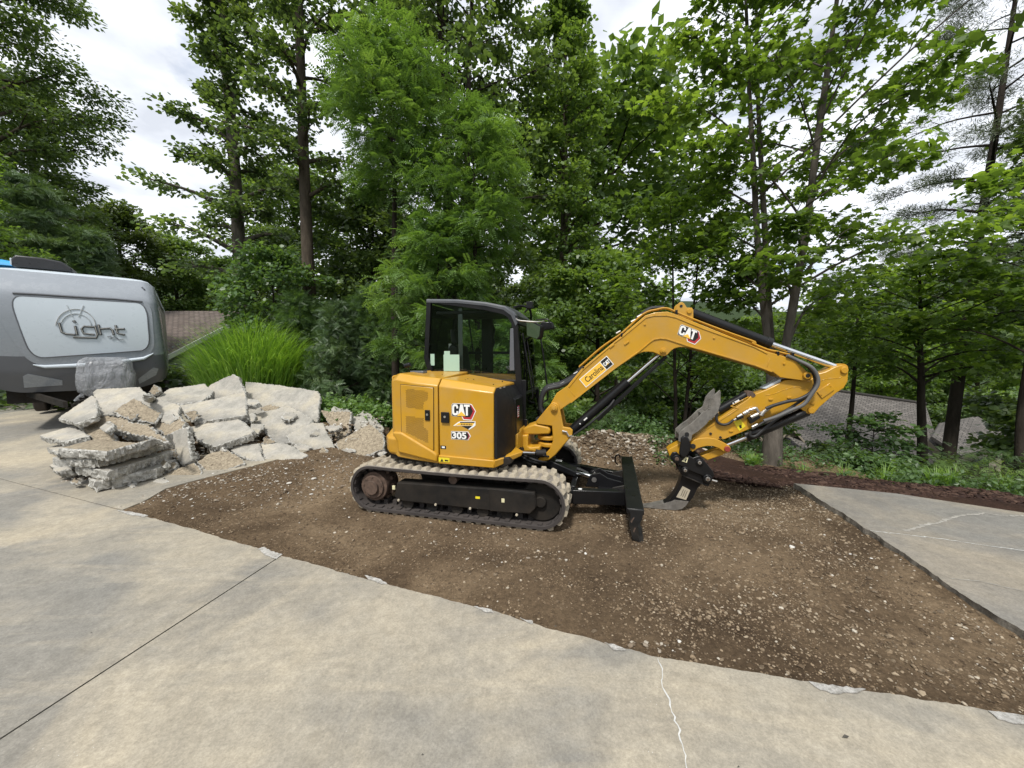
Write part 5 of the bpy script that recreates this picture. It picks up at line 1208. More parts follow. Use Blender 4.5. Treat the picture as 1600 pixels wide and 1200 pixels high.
q = MB(); q.plate(pl(Zf([(690,180),(718,190),(700,250),(640,230)]), -.155), -.1525, -.150); q.build('arrow_sticker', M['cream'], cu, smooth=False)
q = MB(); q.plate(pl(Zf([(690,200),(700,205),(685,238),(672,228)]), -.155), -.1545, -.1525); q.build('sticker_mark', M['black_print'], cu, smooth=False)
# ripper
rp_ = empty('ripper_shank', (0,0,0)); rp_.parent = EX
r_px = Zf([(640,395),(870,495),(850,520),(825,545),(800,600),(775,655),(745,700),(700,762),(640,815),(560,865),(480,885),(380,880),(290,845),(200,830),(190,812),(260,792),(330,776),(400,762),(460,735),(505,690),(540,640),(570,590),(600,520),(625,460)])
lift = lambda q_: [(a, max(b+.028*sstep(.28, .0, b), .004)) for a, b in q_]
MB().plate(lift(pl(r_px, -.06)), -.06, .06).build('shank', M['black'], rp_, bevel=.008)
worn = Zf([(555,700),(720,720),(690,775),(640,817),(560,867),(480,887),(380,882),(290,847),(198,830),(188,812),(260,790),(330,774),(400,760),(470,735),(520,720)])
MB().plate(lift(pl(worn, -.062)), -.0635, .0635).build('worn_point', M['worn_steel'], rp_, bevel=.006)
q = MB(); q.plate(pl(Zf([(650,522),(740,570),(690,685),(575,650)]), -.066), -.066, -.0602); q.build('maker_plate', M['plate'], rp_, smooth=False)
for k in range(3):
    a_ = 658+k*22; q = MB(); q.plate(pl(Zf([(a_,560+k*9),(a_+5,562+k*9),(a_-28,640+k*9),(a_-33,637+k*9)]), -.067), -.0668, -.0661); q.build('plate_line', M['black_worn'], rp_, smooth=False)

# ================================================================== BROKEN SLAB PILE
def base_y(px): return np.interp(px, [60,150,200,300,400,480,600], [752,772,766,752,742,736,718])
def base_D(px): return np.interp(px, [60,150,200,300,400,480,600], [5.0,4.85,4.95,5.35,5.75,6.0,6.55])
def pile_D(px, py): 
    b = base_y(px); return float(base_D(px)+np.clip((b-py)/(b-598), 0, 1.1)*1.45)
def chunk(pxs, n, mat_top, label, t=.105, zf=None, dp=.45, dD=0, group='broken concrete slabs heaped on the drive', rough=.010, name='concrete_slab_piece', seed=[0]):
    seed[0] += 1; rnd = random.Random(seed[0]*7+1)
    n = Vector((n[0]+rnd.uniform(-.14,.14), n[1]+rnd.uniform(-.05,.10), n[2]+.06)).normalized(); dD = dD*1.35; cx = sum(p[0] for p in pxs)/len(pxs); cy = sum(p[1] for p in pxs)/len(pxs)
    p0 = P(cx, cy, pile_D(cx, cy)+dD); pts = [on_plane(cx+(a-cx)*.985, cy+(b-cy)*.985, p0, n) for a, b in pxs]
    if zf is not None:
        fr_pts = [G(a, b, zf) for a, b in pxs]; n = Vector((rnd.uniform(-.04,.04), rnd.uniform(-.05,0), 1)).normalized()
        bk_pts = [p+Vector((rnd.uniform(-.08,.08)-.05, dp*rnd.uniform(.85,1.15), 0)) for p in fr_pts[::-1]]; pts = fr_pts+bk_pts
        c0_ = sum(pts, Vector())/len(pts); pts = [Vector((p.x, p.y, zf-(n.x*(p.x-c0_.x)+n.y*(p.y-c0_.y))/n.z)) for p in pts]
    fine = []
    for a, b in zip(pts, pts[1:]+pts[:1]):
        k = max(2, int((b-a).length/.022)); e = (b-a).normalized(); s = n.cross(e)
        ph_ = rnd.uniform(0, 6)
        for i in range(k):
            u = i/k; wob = math.sin(u*5+ph_)*(.012 if zf is None else .003)*math.sin(math.pi*u)
            fine.append(a.lerp(b, u)+s*(wob+rnd.uniform(-rough, rough))+e*rnd.uniform(-.008, .008))
    m_ = len(fine); c = sum(fine, Vector())/m_
    rings = [[], [], [], [], []]
    for i, p in enumerate(fine):
        o_ = (p-c); o_ = (o_-n*o_.dot(n)).normalized(); k_ = rnd.gauss(0, 1)
        chipd = max(0, rnd.gauss(-.2, .8))*.016
        chipd += .03*max(0, float(vnoise(p.x*3+p.z*4, p.y*3, seed[0], 2.2))-.55); rings[0].append(p-o_*(.006+chipd)); rings[1].append(p-n*(.008+chipd*.9)+o_*rnd.uniform(-.004, .010))
        rings[2].append(p-n*(t*.40+rnd.uniform(-.01, .01))+o_*rnd.uniform(-.018, .022)); rings[3].append(p-n*(t*.75+rnd.uniform(-.012, .012))+o_*rnd.uniform(-.025, .018)); rings[4].append(p-n*(t+rnd.uniform(-.014, .014))-o_*rnd.uniform(0, .03))
    mb = MB(); mb.v = [tuple(p-c) for r in rings for p in r]
    if mat_top == 'chunk_top' : mb.f = [tuple(range(m_))]; mb.m = [0]
    else: mb.f = [tuple(range(m_))]; mb.m = [2]
    for r in range(4):
        for i in range(m_): mb.f.append((r*m_+i, r*m_+(i+1)%m_, (r+1)*m_+(i+1)%m_, (r+1)*m_+i)); mb.m.append(1)
    mb.f.append(tuple(range(4*m_, 5*m_))[::-1]); mb.m.append(2 if mat_top == 'chunk_top' else 0)
    o = mb.build(name, [M['chunk_top'], M['chunk_side'], M['chunk_agg']], None, smooth=False, label=label, cat='concrete slab piece', group=group)
    o.location = c; return o
T, A = 'chunk_top', 'chunk_agg'
# rows from the back of the heap to the front
chunk([(145,612),(150,607),(217,604),(237,618),(282,634),(281,655),(250,650),(175,648),(146,648)], (.1,-.62,.78), T, 'large smooth grey slab at the back left of the heap below the plastic cover', dD=.15)
chunk([(90,653),(110,640),(144,617),(152,622),(150,650),(119,662)], (-.35,-.4,.85), T, 'tan wedge shaped slab sticking out at the upper left of the heap', t=.09, dD=.1)
chunk([(233,612),(240,601),(251,610),(241,618)], (0,-.9,.4), A, 'small tan lump standing alone at the back above the large grey slab', t=.10, dD=.45)
chunk([(242,623),(263,607),(320,599),(334,611),(318,626),(281,632)], (0,-.35,.94), T, 'flat pale slab at the top of the heap left of the pointed one', t=.10, dD=.45)
chunk([(329,601),(365,584),(374,590),(384,615),(331,625),(312,614)], (.05,-.85,.5), T, 'pointed slab standing upright, highest peak of the heap', t=.10, dD=.40)
chunk([(382,596),(430,600),(497,611),(501,622),(496,660),(447,654),(386,652)], (.08,-.72,.68), T, 'biggest slab, upright at the back of the heap in front of the ornamental grass', t=.11, dD=.45)
chunk([(512,645),(522,635),(547,641),(545,652)], (0,-.8,.6), T, 'grey slab tip peeking out behind the tan upright slab on the right', t=.10, dD=.35)
chunk([(547,655),(567,641),(580,646),(600,668),(597,680),(578,668),(555,674)], (.3,-.6,.7), T, 'white edged slab at the far right top next to the excavator', t=.10, dD=.2)
chunk([(279,634),(384,612),(386,648),(305,660),(287,646)], (-.05,-.5,.85), T, 'wide slab in the middle under the pointed slab', t=.12, dD=.1)
chunk([(405,638),(422,631),(437,636),(431,641),(412,643)], (0,-.5,.8), A, 'small tan flake lying on the biggest slab', t=.04, dD=.28)
chunk([(175,643),(208,622),(224,630),(253,645),(243,662),(196,652)], (.1,-.5,.85), A, 'tan rough slab lying on the large grey slab at left', t=.06, dD=.0)
chunk([(386,651),(451,632),(490,655),(470,673),(448,692),(432,694)], (.15,-.62,.75), T, 'leaning slab with a long broken left edge in front of the biggest slab', t=.11, dD=.02)
chunk([(501,641),(549,643),(546,676),(528,690)], (-.1,-.75,.6), A, 'tan rough slab standing up right of the biggest slab', t=.10, dD=.15)
chunk([(238,666),(267,640),(290,660),(284,670),(258,682)], (-.1,-.7,.7), A, 'triangular tan slab pointing up in the left middle', t=.10, dD=-.05)
chunk([(447,681),(484,660),(505,660),(525,702),(497,708),(452,691)], (.1,-.6,.78), T, 'rounded grey slab leaning in the right middle', t=.11, dD=-.05)
chunk([(525,690),(578,662),(600,679),(600,702),(559,716),(527,708)], (.05,-.6,.78), A, 'large tan rough slab at the right end beside the excavator tail', t=.11, dD=-.1)
chunk([(292,668),(365,648),(397,672),(394,678),(334,698),(308,685)], (-.05,-.42,.9), T, 'flat topped slab jutting forward in the centre', t=.13, dD=-.1)
chunk([(129,657),(148,646),(187,652),(236,666),(262,690),(240,684),(186,672),(150,668)], (-.1,-.55,.83), A, 'long arched slab along the left side with a thick broken edge', t=.13, dD=-.12, rough=.02)
chunk([(187,664),(222,665),(258,684),(284,722),(272,712),(230,690),(190,682)], (.25,-.75,.6), 'chunk_agg', 'curved slab sliding down toward the dark gap at left', t=.11, dD=-.1, rough=.02)
chunk([(258,681),(293,666),(298,721),(283,728),(270,696)], (-.25,-.9,.35), T, 'narrow upright smooth triangle left of the dark gap', t=.10, dD=-.12)
chunk([(61,680),(117,664),(138,682),(96,690)], (-.1,-.3,.95), T, 'thin slab tip pointing left above the stack', t=.09, dD=0)
chunk([(119,660),(140,655),(172,672),(182,688),(150,690)], (-.2,-.55,.8), A, 'rough slab wedged above the stack of flat slabs', t=.10, dD=.05)
chunk([(73,699),(106,691),(130,690),(90,709)], (-.1,-.2,.97), T, 'thin slab end poking out left of the stack', t=.07, dD=0)
chunk([(92,699),(166,703),(228,689)], (0,-.18,.98), A, 'topmost slab of the neat stack at the left', t=0.115, zf=0.665, dp=0.42, dD=.0)
chunk([(80,712),(152,716),(222,701)], (0,-.16,.98), T, 'second slab from the top of the neat stack', t=0.11, zf=0.535, dp=0.45, dD=0)
chunk([(76,727),(90,721),(113,724),(111,733),(84,737)], (-.1,-.6,.8), T, 'small grey block at the left foot of the stack', t=.13, dD=-.05)
chunk([(118,727),(168,733),(254,710)], (.02,-.16,.98), T, 'third slab from the top of the neat stack', t=0.12, zf=0.405, dp=0.45, dD=-.03)
chunk([(137,744),(148,750),(242,734)], (.05,-.14,.98), T, 'lowest slab of the stack, its corner resting on the drive', t=0.135, zf=0.265, dp=0.45, dD=-.08)
chunk([(235,730),(262,718),(278,722),(272,732),(245,737)], (.1,-.5,.85), A, 'dark brown piece tucked right of the stack', t=.09, dD=-.05)
chunk([(355,694),(405,692),(414,720),(392,719),(363,706)], (.05,-.5,.85), T, 'dirty slab lying below the flat topped slab', t=.10, dD=-.12)
chunk([(405,694),(447,692),(481,710),(463,726),(415,719)], (.05,-.42,.9), 'chunk_top', 'thick slab with a white broken edge at the front right', t=.11, dD=-.18)
chunk([(308,721),(330,706),(355,702),(384,722),(345,740),(325,744)], (-.05,-.45,.88), A, 'tan rough slab half buried in the dirt at the front', t=.09, dD=-.15)
chunk([(258,740),(304,722),(316,737),(310,746),(262,748)], (.0,-.45,.9), A, 'tan slab lying low at the front beside the half buried one', t=.08, dD=-.12)
chunk([(194,760),(223,748),(262,750),(280,757),(262,768),(233,771)], (.05,-.25,.96), T, 'low white broken piece at the very front of the heap', t=.06, dD=-.08, rough=.025)
chunk([(270,752),(300,748),(298,757),(282,764)], (.1,-.4,.9), T, 'white splinter slab right of the low white broken piece', t=.06, dD=-.08, rough=.02)
chunk([(472,728),(484,713),(490,735),(480,739)], (-.2,-.8,.5), T, 'fist sized white lump at the front right edge of the heap', t=.07, dD=-.2)
chunk([(497,705),(505,697),(514,713),(508,718)], (0,-.8,.5), A, 'small brown wedge under the rounded grey slab', t=.05, dD=-.2)
chunk([(590,700),(603,706),(597,711),(590,709)], (0,-.5,.8), T, 'white shard right beside the excavator counterweight', t=.05, dD=-.18)
chunk([(236,752),(256,745),(262,752),(246,760)], (0,-.3,.9), T, 'pale flat splinter between the stack and the dirt', t=.05, dD=-.15)
rl_ = random.Random(77)
for i, (a, b, s, w_) in enumerate(((262,655,15,'between the tan triangular slab and the large grey slab'),(300,648,14,'on the left end of the wide middle slab'),(388,652,12,'under the right corner of the wide middle slab'),(402,668,15,'between the flat topped slab and the leaning slab'),(418,690,13,'below the leaning slab'),(336,704,15,'under the front edge of the flat topped slab'),(300,712,13,'in the dark gap beside the upright smooth triangle'),(350,722,12,'on the half buried tan slab'),(500,676,12,'behind the rounded grey slab'),(520,668,13,'left of the standing tan slab'),(552,690,13,'on top of the large tan slab at the right end'),(590,690,11,'against the excavator tail'),
  (230,700,14,'on the right end of the neat stack'),(250,722,15,'right of the lowest stack slab'),(160,664,14,'under the tan slab at left'),(120,700,10,'on the left end of the neat stack'),(205,652,11,'on the tan rough slab at left'),(470,700,14,'on the thick white edged slab'),(440,712,12,'in front of the thick white edged slab'),(228,620,10,'on the large grey back slab'),(395,628,10,'at the left edge of the biggest slab'),(450,650,12,'on the lower edge of the biggest slab'),(284,742,12,'between the two low front slabs'),(188,742,9,'against the foot of the stack'),(540,706,12,'below the large tan slab at the right end'))):
    pg = [(a+s*rl_.uniform(.7,1.3)*math.cos(t_+rl_.uniform(-.3,.3)), b+s*.62*rl_.uniform(.6,1.2)*math.sin(t_)) for t_ in np.linspace(0, 5.3, rl_.choice((4,5,5)))]
    chunk(pg, (rl_.uniform(-.6,.6), -rl_.uniform(.3,.9), rl_.uniform(.3,.9)), (T, A, T)[i % 3], 'small jagged piece lodged '+w_, t=rl_.uniform(.06,.10), dD=-.055, rough=.012, name='concrete_chunk', group='small pieces lodged in the slab heap')
for i, (a, b, s) in enumerate(((118,752,7),(205,757,7),(222,776,6),(262,778,7),(290,768,7),(330,760,6),(500,742,8),(556,722,9),(545,729,6),(360,762,10),(352,770,6),(432,738,6))):
    chunk([(a-s,b),(a-s*.3,b-s*.7),(a+s*.8,b-s*.3),(a+s,b+s*.3),(a,b+s*.6)], (0,-.4,.9), T if i % 3 else A, 'concrete scrap lying loose '+('left of the stack of flat slabs','below the lowest slab of the stack','beside the pale splinter at the dirt corner','at the broken corner of the drive','just right of the broken drive corner','below the half buried tan slab','under the right middle slab','near the tail of the excavator','left of the scrap near the excavator tail','furthest out on the dirt below the heap','on the dirt left of the furthest scrap','below the thick white edged slab')[i], t=.04, dD=-.12, group='loose concrete scraps', rough=.008, name='concrete_scrap')
# packed rubble inside the heap (what shows dark between the slabs)
def heap():
    nx, ny = 60, 30; V = []
    for i in range(nx+1):
        px = 118+i/nx*490
        for j in range(ny+1):
            t = j/ny; py = float(base_y(px))+4-t*(float(base_y(px))-640-30*abs(px-400)/300)
            D = pile_D(px, py)+.22+.25*t; p = P(px, py+14*(1-t)*0, D); p.z += .05*float(fbm(p.x*1., p.y, 6, 6))-.06; V.append(tuple(p))
    q = [(i*(ny+1)+j, (i+1)*(ny+1)+j, (i+1)*(ny+1)+j+1, i*(ny+1)+j+1) for i in range(nx) for j in range(ny)]
    V = np.array(V); m0 = npmesh('rubble_fill', V, np.array(q), M['dirt'])
    return link('rubble_fill', m0, kind='stuff', label='dark dirt and rubble packed in the gaps between the broken slabs', cat='rubble')
hpo = heap(); so = hpo.modifiers.new('s', 'SOLIDIFY'); so.thickness = .5; so.offset = -1
n = 2600; px_ = rng.uniform(95, 600, n); tt = rng.uniform(0, 1, n)**1.6; pp = []
for a, b in zip(px_, tt):
    py = float(base_y(a))+6-b*75; p = P(a, py, pile_D(a, py)+.12); pp.append(tuple(p))
sz = np.clip(rng.lognormal(-3.9, .5, n), .01, .06)
link('rubble_fragments', stone_mesh('rubble_fragments', np.array(pp), sz, M['palestones'], 12), kind='stuff', label='concrete fragments lodged between the slabs of the heap', cat='rubble')

# ================================================================== TRAVEL TRAILER
TL = P(-34, 600, 7.55); TR = P(262, 600, 9.35)
TLc = Vector((TL.x, TL.y, 0)); TRc = Vector((TR.x, TR.y, 0)); TW = (TRc-TLc).length; tx = (TRc-TLc).normalized(); tn = Vector((tx.y, -tx.x, 0))   # tn points to the front (towards the camera)
tz0 = float(drive_z(TRc.x, TRc.y))+.0
tro = (TLc+TRc)/2; trot = math.atan2(tx.y, tx.x)
TT = empty('travel_trailer', (tro.x, tro.y, tz0), trot, label='grey and white travel trailer with a big pale front panel parked at the left', cat='travel trailer')
# local axes: x across (left->right), -y forward (front), z up
Hb, Ht = 1.02-tz0+.02, 3.53-tz0
def tr_pt(a, b):
    """front cap: a -1..1 across, b 0..1 bottom->top ; returns local point"""
    fwd = .05+.34*math.sin(math.pi*min(1, max(0, (b+.10)/1.35)))**.8-.62*max(0, b-.80)**1.25*3.2-.5*max(0, .16-b)*1.2
    hw = TW/2*(1.02-.085*b-.25*max(0, .12-b))
    # plan rounding
    e = abs(a); rnd_ = max(0, e-.84)/.16; back = .30*(1-math.sqrt(max(0, 1-rnd_**2)))
    x = math.copysign(hw*(e if e < .84 else .84+.16*math.sin(rnd_*math.pi/2)), a)
    z = Hb+(Ht-Hb)*b
    # rounded upper corners
    c_ = max(0, e-.80)/.20; z -= .30*c_**2.5*(b**4); z += .26*(max(0, e-.55)/.45)**2*(1-b)**4
    return Vector((x, -(fwd-back)+.0, z))
def cap(name, a0, a1, b0, b1, na, nb, mat, off=0., solid=0):
    V = []; 
    for j in range(nb+1):
        for i in range(na+1):
            a = a0+(a1-a0)*i/na; b = b0+(b1-b0)*j/nb; p = tr_pt(a, b); V.append((p.x, p.y-off, p.z))
    q = [(j*(na+1)+i, j*(na+1)+i+1, (j+1)*(na+1)+i+1, (j+1)*(na+1)+i) for j in range(nb) for i in range(na)]
    return link(name, npmesh(name, np.array(V), np.array(q), mat, smooth=True), TT)
cap('front_cap', -1, 1, .30, 1.0, 60, 40, M['gel_grey'])
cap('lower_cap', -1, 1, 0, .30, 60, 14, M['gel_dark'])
# roof + body behind
L_ = 6.2
def ring_b(y, inset=0):
    hw = TW/2*.945-.03-inset; r = .28; pts = [(-hw, Hb+.12), (-hw, Ht-.30)]
    for k in range(5): an = math.pi-k*math.pi/8; pts.append((-hw+r+r*math.cos(an), Ht-.12-r+r*math.sin(an)))
    for k in range(5): an = math.pi/2-k*math.pi/8; pts.append((hw-r+r*math.cos(an), Ht-.12-r+r*math.sin(an)))
    pts += [(hw, Ht-.30), (hw, Hb+.12)]; return [(x, y, z) for x, z in pts]
MB().loft([ring_b(.26), ring_b(.7), ring_b(L_)], close=True).build('body', M['gel_side'], TT)
V = []; na, nb = 30, 16      # roof crown: continues the cap's top edge backwards
for j in range(nb+1):
    for i in range(na+1):
        a = -1+2*i/na; p = tr_pt(a, 1.0); t = j/nb; V.append((p.x, p.y+(L_-p.y)*t**1.5, p.z+.10*math.sin(min(1, t*5)*math.pi/2)*(1-abs(a)**6)))
q = [(j*(na+1)+i, j*(na+1)+i+1, (j+1)*(na+1)+i+1, (j+1)*(na+1)+i) for j in range(nb) for i in range(na)]
link('roof', npmesh('roof', np.array(V), np.array(q), M['gel_white'], smooth=True), TT)
for s in (-1, 1):
    V = [(p.x+s*.002, p.y, p.z) for p in (tr_pt(s, b/20) for b in range(21))]
    mbs = MB(); mbs.add(V+[(x, .75, min(z, Ht-.2)) for x, y, z in V], [(i, i+1, 22+i, 21+i) for i in range(20)]); mbs.build('cap_return', M['gel_grey'], TT, ang=60)
# pale panel (in the recess) and its dark groove: rounded quadrilateral in (a,b) space
def inv(px, py):      # pixel -> (a,b) on the cap, by search
    best = None
    tgt = (px, py)
    a, b = (px-130)/125, (600-py)/160
    def pr(a, b):
        p = TT.matrix_local @ tr_pt(a, b) if False else Vector((tro.x, tro.y, tz0))+Matrix.Rotation(trot, 3, 'Z') @ tr_pt(a, b)
        d = p-CAMP; dep = d.y*cp_-d.z*sp_; up = d.y*sp_+d.z*cp_; return 800+F_PX*d.x/dep, 600-F_PX*up/dep
    for _ in range(40):
        x, y = pr(a, b); x2, y2 = pr(a+.01, b); x3, y3 = pr(a, b+.01)
        J_ = np.array([[(x2-x)/.01, (x3-x)/.01], [(y2-y)/.01, (y3-y)/.01]]); dlt = np.linalg.lstsq(J_, np.array([px-x, py-y]), rcond=None)[0]
        a = float(np.clip(a+.6*dlt[0], -1, .99)); b = float(np.clip(b+.6*dlt[1], 0, 1))
    return a, b
def rquad(px4, r=.16, k=6):
    c4 = [Vector(inv(*p)) for p in px4]; out = []
    for i in range(4):
        p = c4[i]; a_, b_ = c4[i-1], c4[(i+1)%4]; rr_ = r
        s_, e_ = p+(a_-p).normalized()*rr_, p+(b_-p).normalized()*rr_
        for j in range(k+1):
            t = j/k; out.append((s_*(1-t)**2+p*2*t*(1-t)+e_*t*t))
    return out
def fan_panel(name, outl, off, mat, parent, rings=10):
    # densify
    o2 = []
    for i in range(len(outl)):
        a_, b_ = outl[i], outl[(i+1)%len(outl)]; n_ = max(1, int((b_-a_).length/.06))
        for k in range(n_): o2.append(a_.lerp(b_, k/n_))
    c = sum(o2, Vector((0,0)))/len(o2); n_ = len(o2); V = []
    for r in range(1, rings+1):
        for p in o2: q_ = c.lerp(p, r/rings); w_ = tr_pt(q_.x, q_.y); V.append((w_.x, w_.y-off, w_.z))
    w_ = tr_pt(c.x, c.y); V.append((w_.x, w_.y-off, w_.z)); ci = len(V)-1; mb = MB()
    fs = [((r)*n_+i, (r)*n_+(i+1)%n_, (r+1)*n_+(i+1)%n_, (r+1)*n_+i) for r in range(rings-1) for i in range(n_)]+[(ci, i, (i+1)%n_) for i in range(n_)]
    mb.add(V, fs); return mb.build(name, mat, parent, ang=60)
outer = rquad([(8,455),(236,468),(243,556),(48,572)], .15); inner_ = rquad([(14,461),(229,474),(235,546),(50,560)], .13)
fan_panel('panel_surround', outer, .010, M['gel_grey'], TT)
fp = fan_panel('front_panel', inner_, .016, M['gel_white'], TT)
# recessed groove line drawn by geometry: a thin dark gasket
def gasket(outl, off, r, mat, nm):
    pts = []
    for i in range(len(outl)+1):
        a_, b_ = outl[i%len(outl)], outl[(i+1)%len(outl)]
        for k in range(3): q_ = a_.lerp(b_, k/3); w_ = tr_pt(q_.x, q_.y); pts.append((w_.x, w_.y-off, w_.z))
    return MB().tube(pts, r, 6).build(nm, mat, TT)
gasket(inner_, .010, .013, M['gel_dark'], 'gasket')
# top shadow lip above the panel
lip = [Vector(inv(*p)) for p in ((13,457),(60,459),(120,463),(180,466),(226,471))]
def on_cap(px, py, off=.02):
    a, b = inv(px, py); w_ = tr_pt(a, b); return Vector((w_.x, w_.y-off, w_.z))
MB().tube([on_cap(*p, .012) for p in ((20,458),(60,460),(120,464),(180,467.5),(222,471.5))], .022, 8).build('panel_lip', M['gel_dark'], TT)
MB().tube([on_cap(*p, .018) for p in ((52,570),(70,573),(120,571),(180,566),(225,560),(240,552))], [.01,.035,.045,.045,.035,.01], 10).build('panel_sill', M['gel_white'], TT)  # pale colour paints the light caught on the panel's lower ledge
# lower fog/vent recesses, marker light
for pts in ([(36,588),(44,584),(98,594),(98,602),(38,606)], [(216,592),(240,574),(248,576),(244,586),(218,600)]):
    pv = [on_cap(a, b, .008) for a, b in pts]; MB().prism(pv, (0,-.006,0)).build('lower_recess', M['ac_black'] if False else M['gel_grey'], TT, bevel=.004)
MB().tube([on_cap(222,449,.01), on_cap(226,453,.01)], .016, 8).build('marker_light', M['letter_dark'], TT)
# lettering: built from strokes of flat bar, "Light"
lg = empty('trailer_lettering', (0,0,0)); lg.parent = TT
def stroke(name, px, w_, mat, off=.022, parent=lg):
    ptsL = [on_cap(a, b, off) for a, b in px]; mb = MB(); L2, R2 = [], []
    for i, p in enumerate(ptsL):
        t = (ptsL[min(i+1, len(ptsL)-1)]-ptsL[max(i-1, 0)]).normalized(); s = Vector((-t.z, 0, t.x)).normalized()*w_/2
        t2 = t*(w_*.3); pp_ = p-(t2 if i == 0 else Vector()) + (t2 if i == len(ptsL)-1 else Vector())
        L2.append(pp_+s); R2.append(pp_-s)
    n_ = len(L2); d_ = Vector((0,-.012,0)); vs = L2+R2+[p+d_ for p in L2]+[p+d_ for p in R2]; fs = []
    for i in range(n_-1): fs += [(i, i+1, n_+i+1, n_+i), (2*n_+i, 3*n_+i, 3*n_+i+1, 2*n_+i+1), (i, 2*n_+i, 2*n_+i+1, i+1), (n_+i, n_+i+1, 3*n_+i+1, 3*n_+i)]
    fs += [(0, n_, 3*n_, 2*n_), (n_-1, 3*n_-1, 4*n_-1, 2*n_-1)]; mb.add(vs, fs); return mb.build(name, mat, parent, smooth=False, ang=20)
for nm, px in (('letter_l', [(93,505),(97,519),(104,522),(117,523)]), ('letter_i', [(118,510),(121,523)]), ('letter_i_dot', [(116,501.5),(117,503)]),
    ('letter_g', [(147,511),(132,510),(128,514),(131,521),(147,523)]), ('letter_g_tail', [(149,510),(153,523),(151,528),(116,527)]),
    ('letter_h', [(154,508),(158,523)]), ('letter_h_arch', [(158,514),(172,513),(176,516),(178,523)]), ('letter_t', [(181,509),(184,521),(194,523)]), ('letter_t_bar', [(180,514.5),(194,514)])):
    stroke(nm, px, .040, M['letter_dark'], .020); stroke(nm+'_highlight', [(a-.5, b-.7) for a, b in px], .014, M['steel'], .030)
for nm, px in (('subtitle_script', [(168,526),(174,525),(173,529),(180,526),(184,530)]), ('subtitle_script', [(182,528),(187,531),(193,530)])): stroke(nm, px, .008, M['letter_dark'])
arc = [(118.5+31*math.cos(t), 510-27*math.sin(t)) for t in np.linspace(.05, math.pi*.98, 22)]; stroke('compass_arc', arc, .008, M['steel'], .019)
arc = [(118.5+24*math.cos(t), 510-20*math.sin(t)) for t in np.linspace(.1, math.pi*.96, 18)]; stroke('compass_arc', arc, .012, M['ghost'], .018)
for t in np.linspace(1.2, 1.9, 2): stroke('compass_ray', [(118+14*math.cos(t), 506-12*math.sin(t)), (118+38*math.cos(t)*(1.1 if int(t*10) % 2 else .9), 506-32*math.sin(t)*(.95))], .014, M['ghost'], .0175)
stroke('compass_star', [(114,502),(119,503.5)], .02, M['letter_dark'], .02)
# chassis, skirt shade, propane cover, roof gear
q = MB(); q.box((-TW/2+.25, .35, Hb-.25), (TW/2-.25, L_-.2, Hb+.14)); q.build('underbelly', M['black_dull'], TT)
for s in (-1, 1):
    MB().prism([(s*.85, .4, Hb-.1), (s*.05, -1.25, Hb-.25), (s*.05, -1.25, Hb-.13), (s*.85, .4, Hb+.02)], (s*.06,0,0)).build('a_frame', M['black_dull'], TT)
MB().tube([(0,-1.1,Hb-.2),(0,-1.1,-.02)], .035, 10).build('tongue_jack', M['black_dull'], TT)
for (y, s) in ((3.2,-1),(3.2,1),(4.0,-1),(4.0,1)): MB().tube([(s*(TW/2-.3), y, .34),(s*(TW/2-.08), y, .34)], .34, 24).build('wheel', M['rubber'], TT, bevel=.03)
pc_ = Vector((.42, -.78, 0)) ; ctr = (TT.matrix_local.inverted() if False else None)
# propane cover placed where it hides the lower right of the panel
pcen = on_cap(172, 584, .45)
def pc_loc(): return pcen
cv_ = empty('propane_cover', tuple(Vector((tro.x, tro.y, tz0))+Matrix.Rotation(trot, 3, 'Z') @ Vector((pcen.x, pcen.y, 0))), trot, label='propane tank housing wrapped in clear plastic sheet on the trailer tongue', cat='tank cover')
zt_ = pcen.z
def box_r(hw, hd, z, r=.1, k=5, jit=0, sd=0):
    rnd = random.Random(sd); out = []
    for (sx_, sy_, a0_) in ((1,1,0),(-1,1,90),(-1,-1,180),(1,-1,270)):
        for i in range(k+1):
            an = R_(a0_+90*i/k); out.append((sx_*(hw-r)+r*math.cos(an)+rnd.uniform(-jit,jit), sy_*(hd-r)+r*math.sin(an)+rnd.uniform(-jit,jit), z+rnd.uniform(-jit,jit)*.6))
    return out
zc0, zc1 = zt_-.42, zt_+.34
MB().loft([box_r(.22,.16,zc0+.06,.08), box_r(.28,.20,zc0+.15,.1), box_r(.30,.22,zc1-.16,.1), box_r(.27,.19,zc1-.06,.1), box_r(.20,.12,zc1-.02,.08)], close=True).build('tank_housing', M['gel_dark'], cv_, ang=60)
secs = []
for k in range(13):
    t = k/12; z = zc0-.06+t*(zc1-zc0+.09); bulge = 1+.10*math.sin(math.pi*t)+(.05 if .15 < t < .6 else 0); sh_ = 1 if t < .9 else 1-(t-.9)*2.2
    secs.append(box_r(.37*bulge*sh_*(1 if t > .12 else .62+.38*t/.12), .29*bulge*sh_*(1 if t > .12 else .62+.38*t/.12), z, .12, 7, .012, k//2+3))
MB().loft(secs, close=True).build('plastic_wrap', M['plastic'], cv_, ang=80)
MB().tube([(-.36,-.1,zc0+.0),(-.42,-.14,zc0-.02),(-.45,-.12,zc0-.10)], [.05,.02,.045], 7).build('plastic_knot', M['plastic'], cv_)
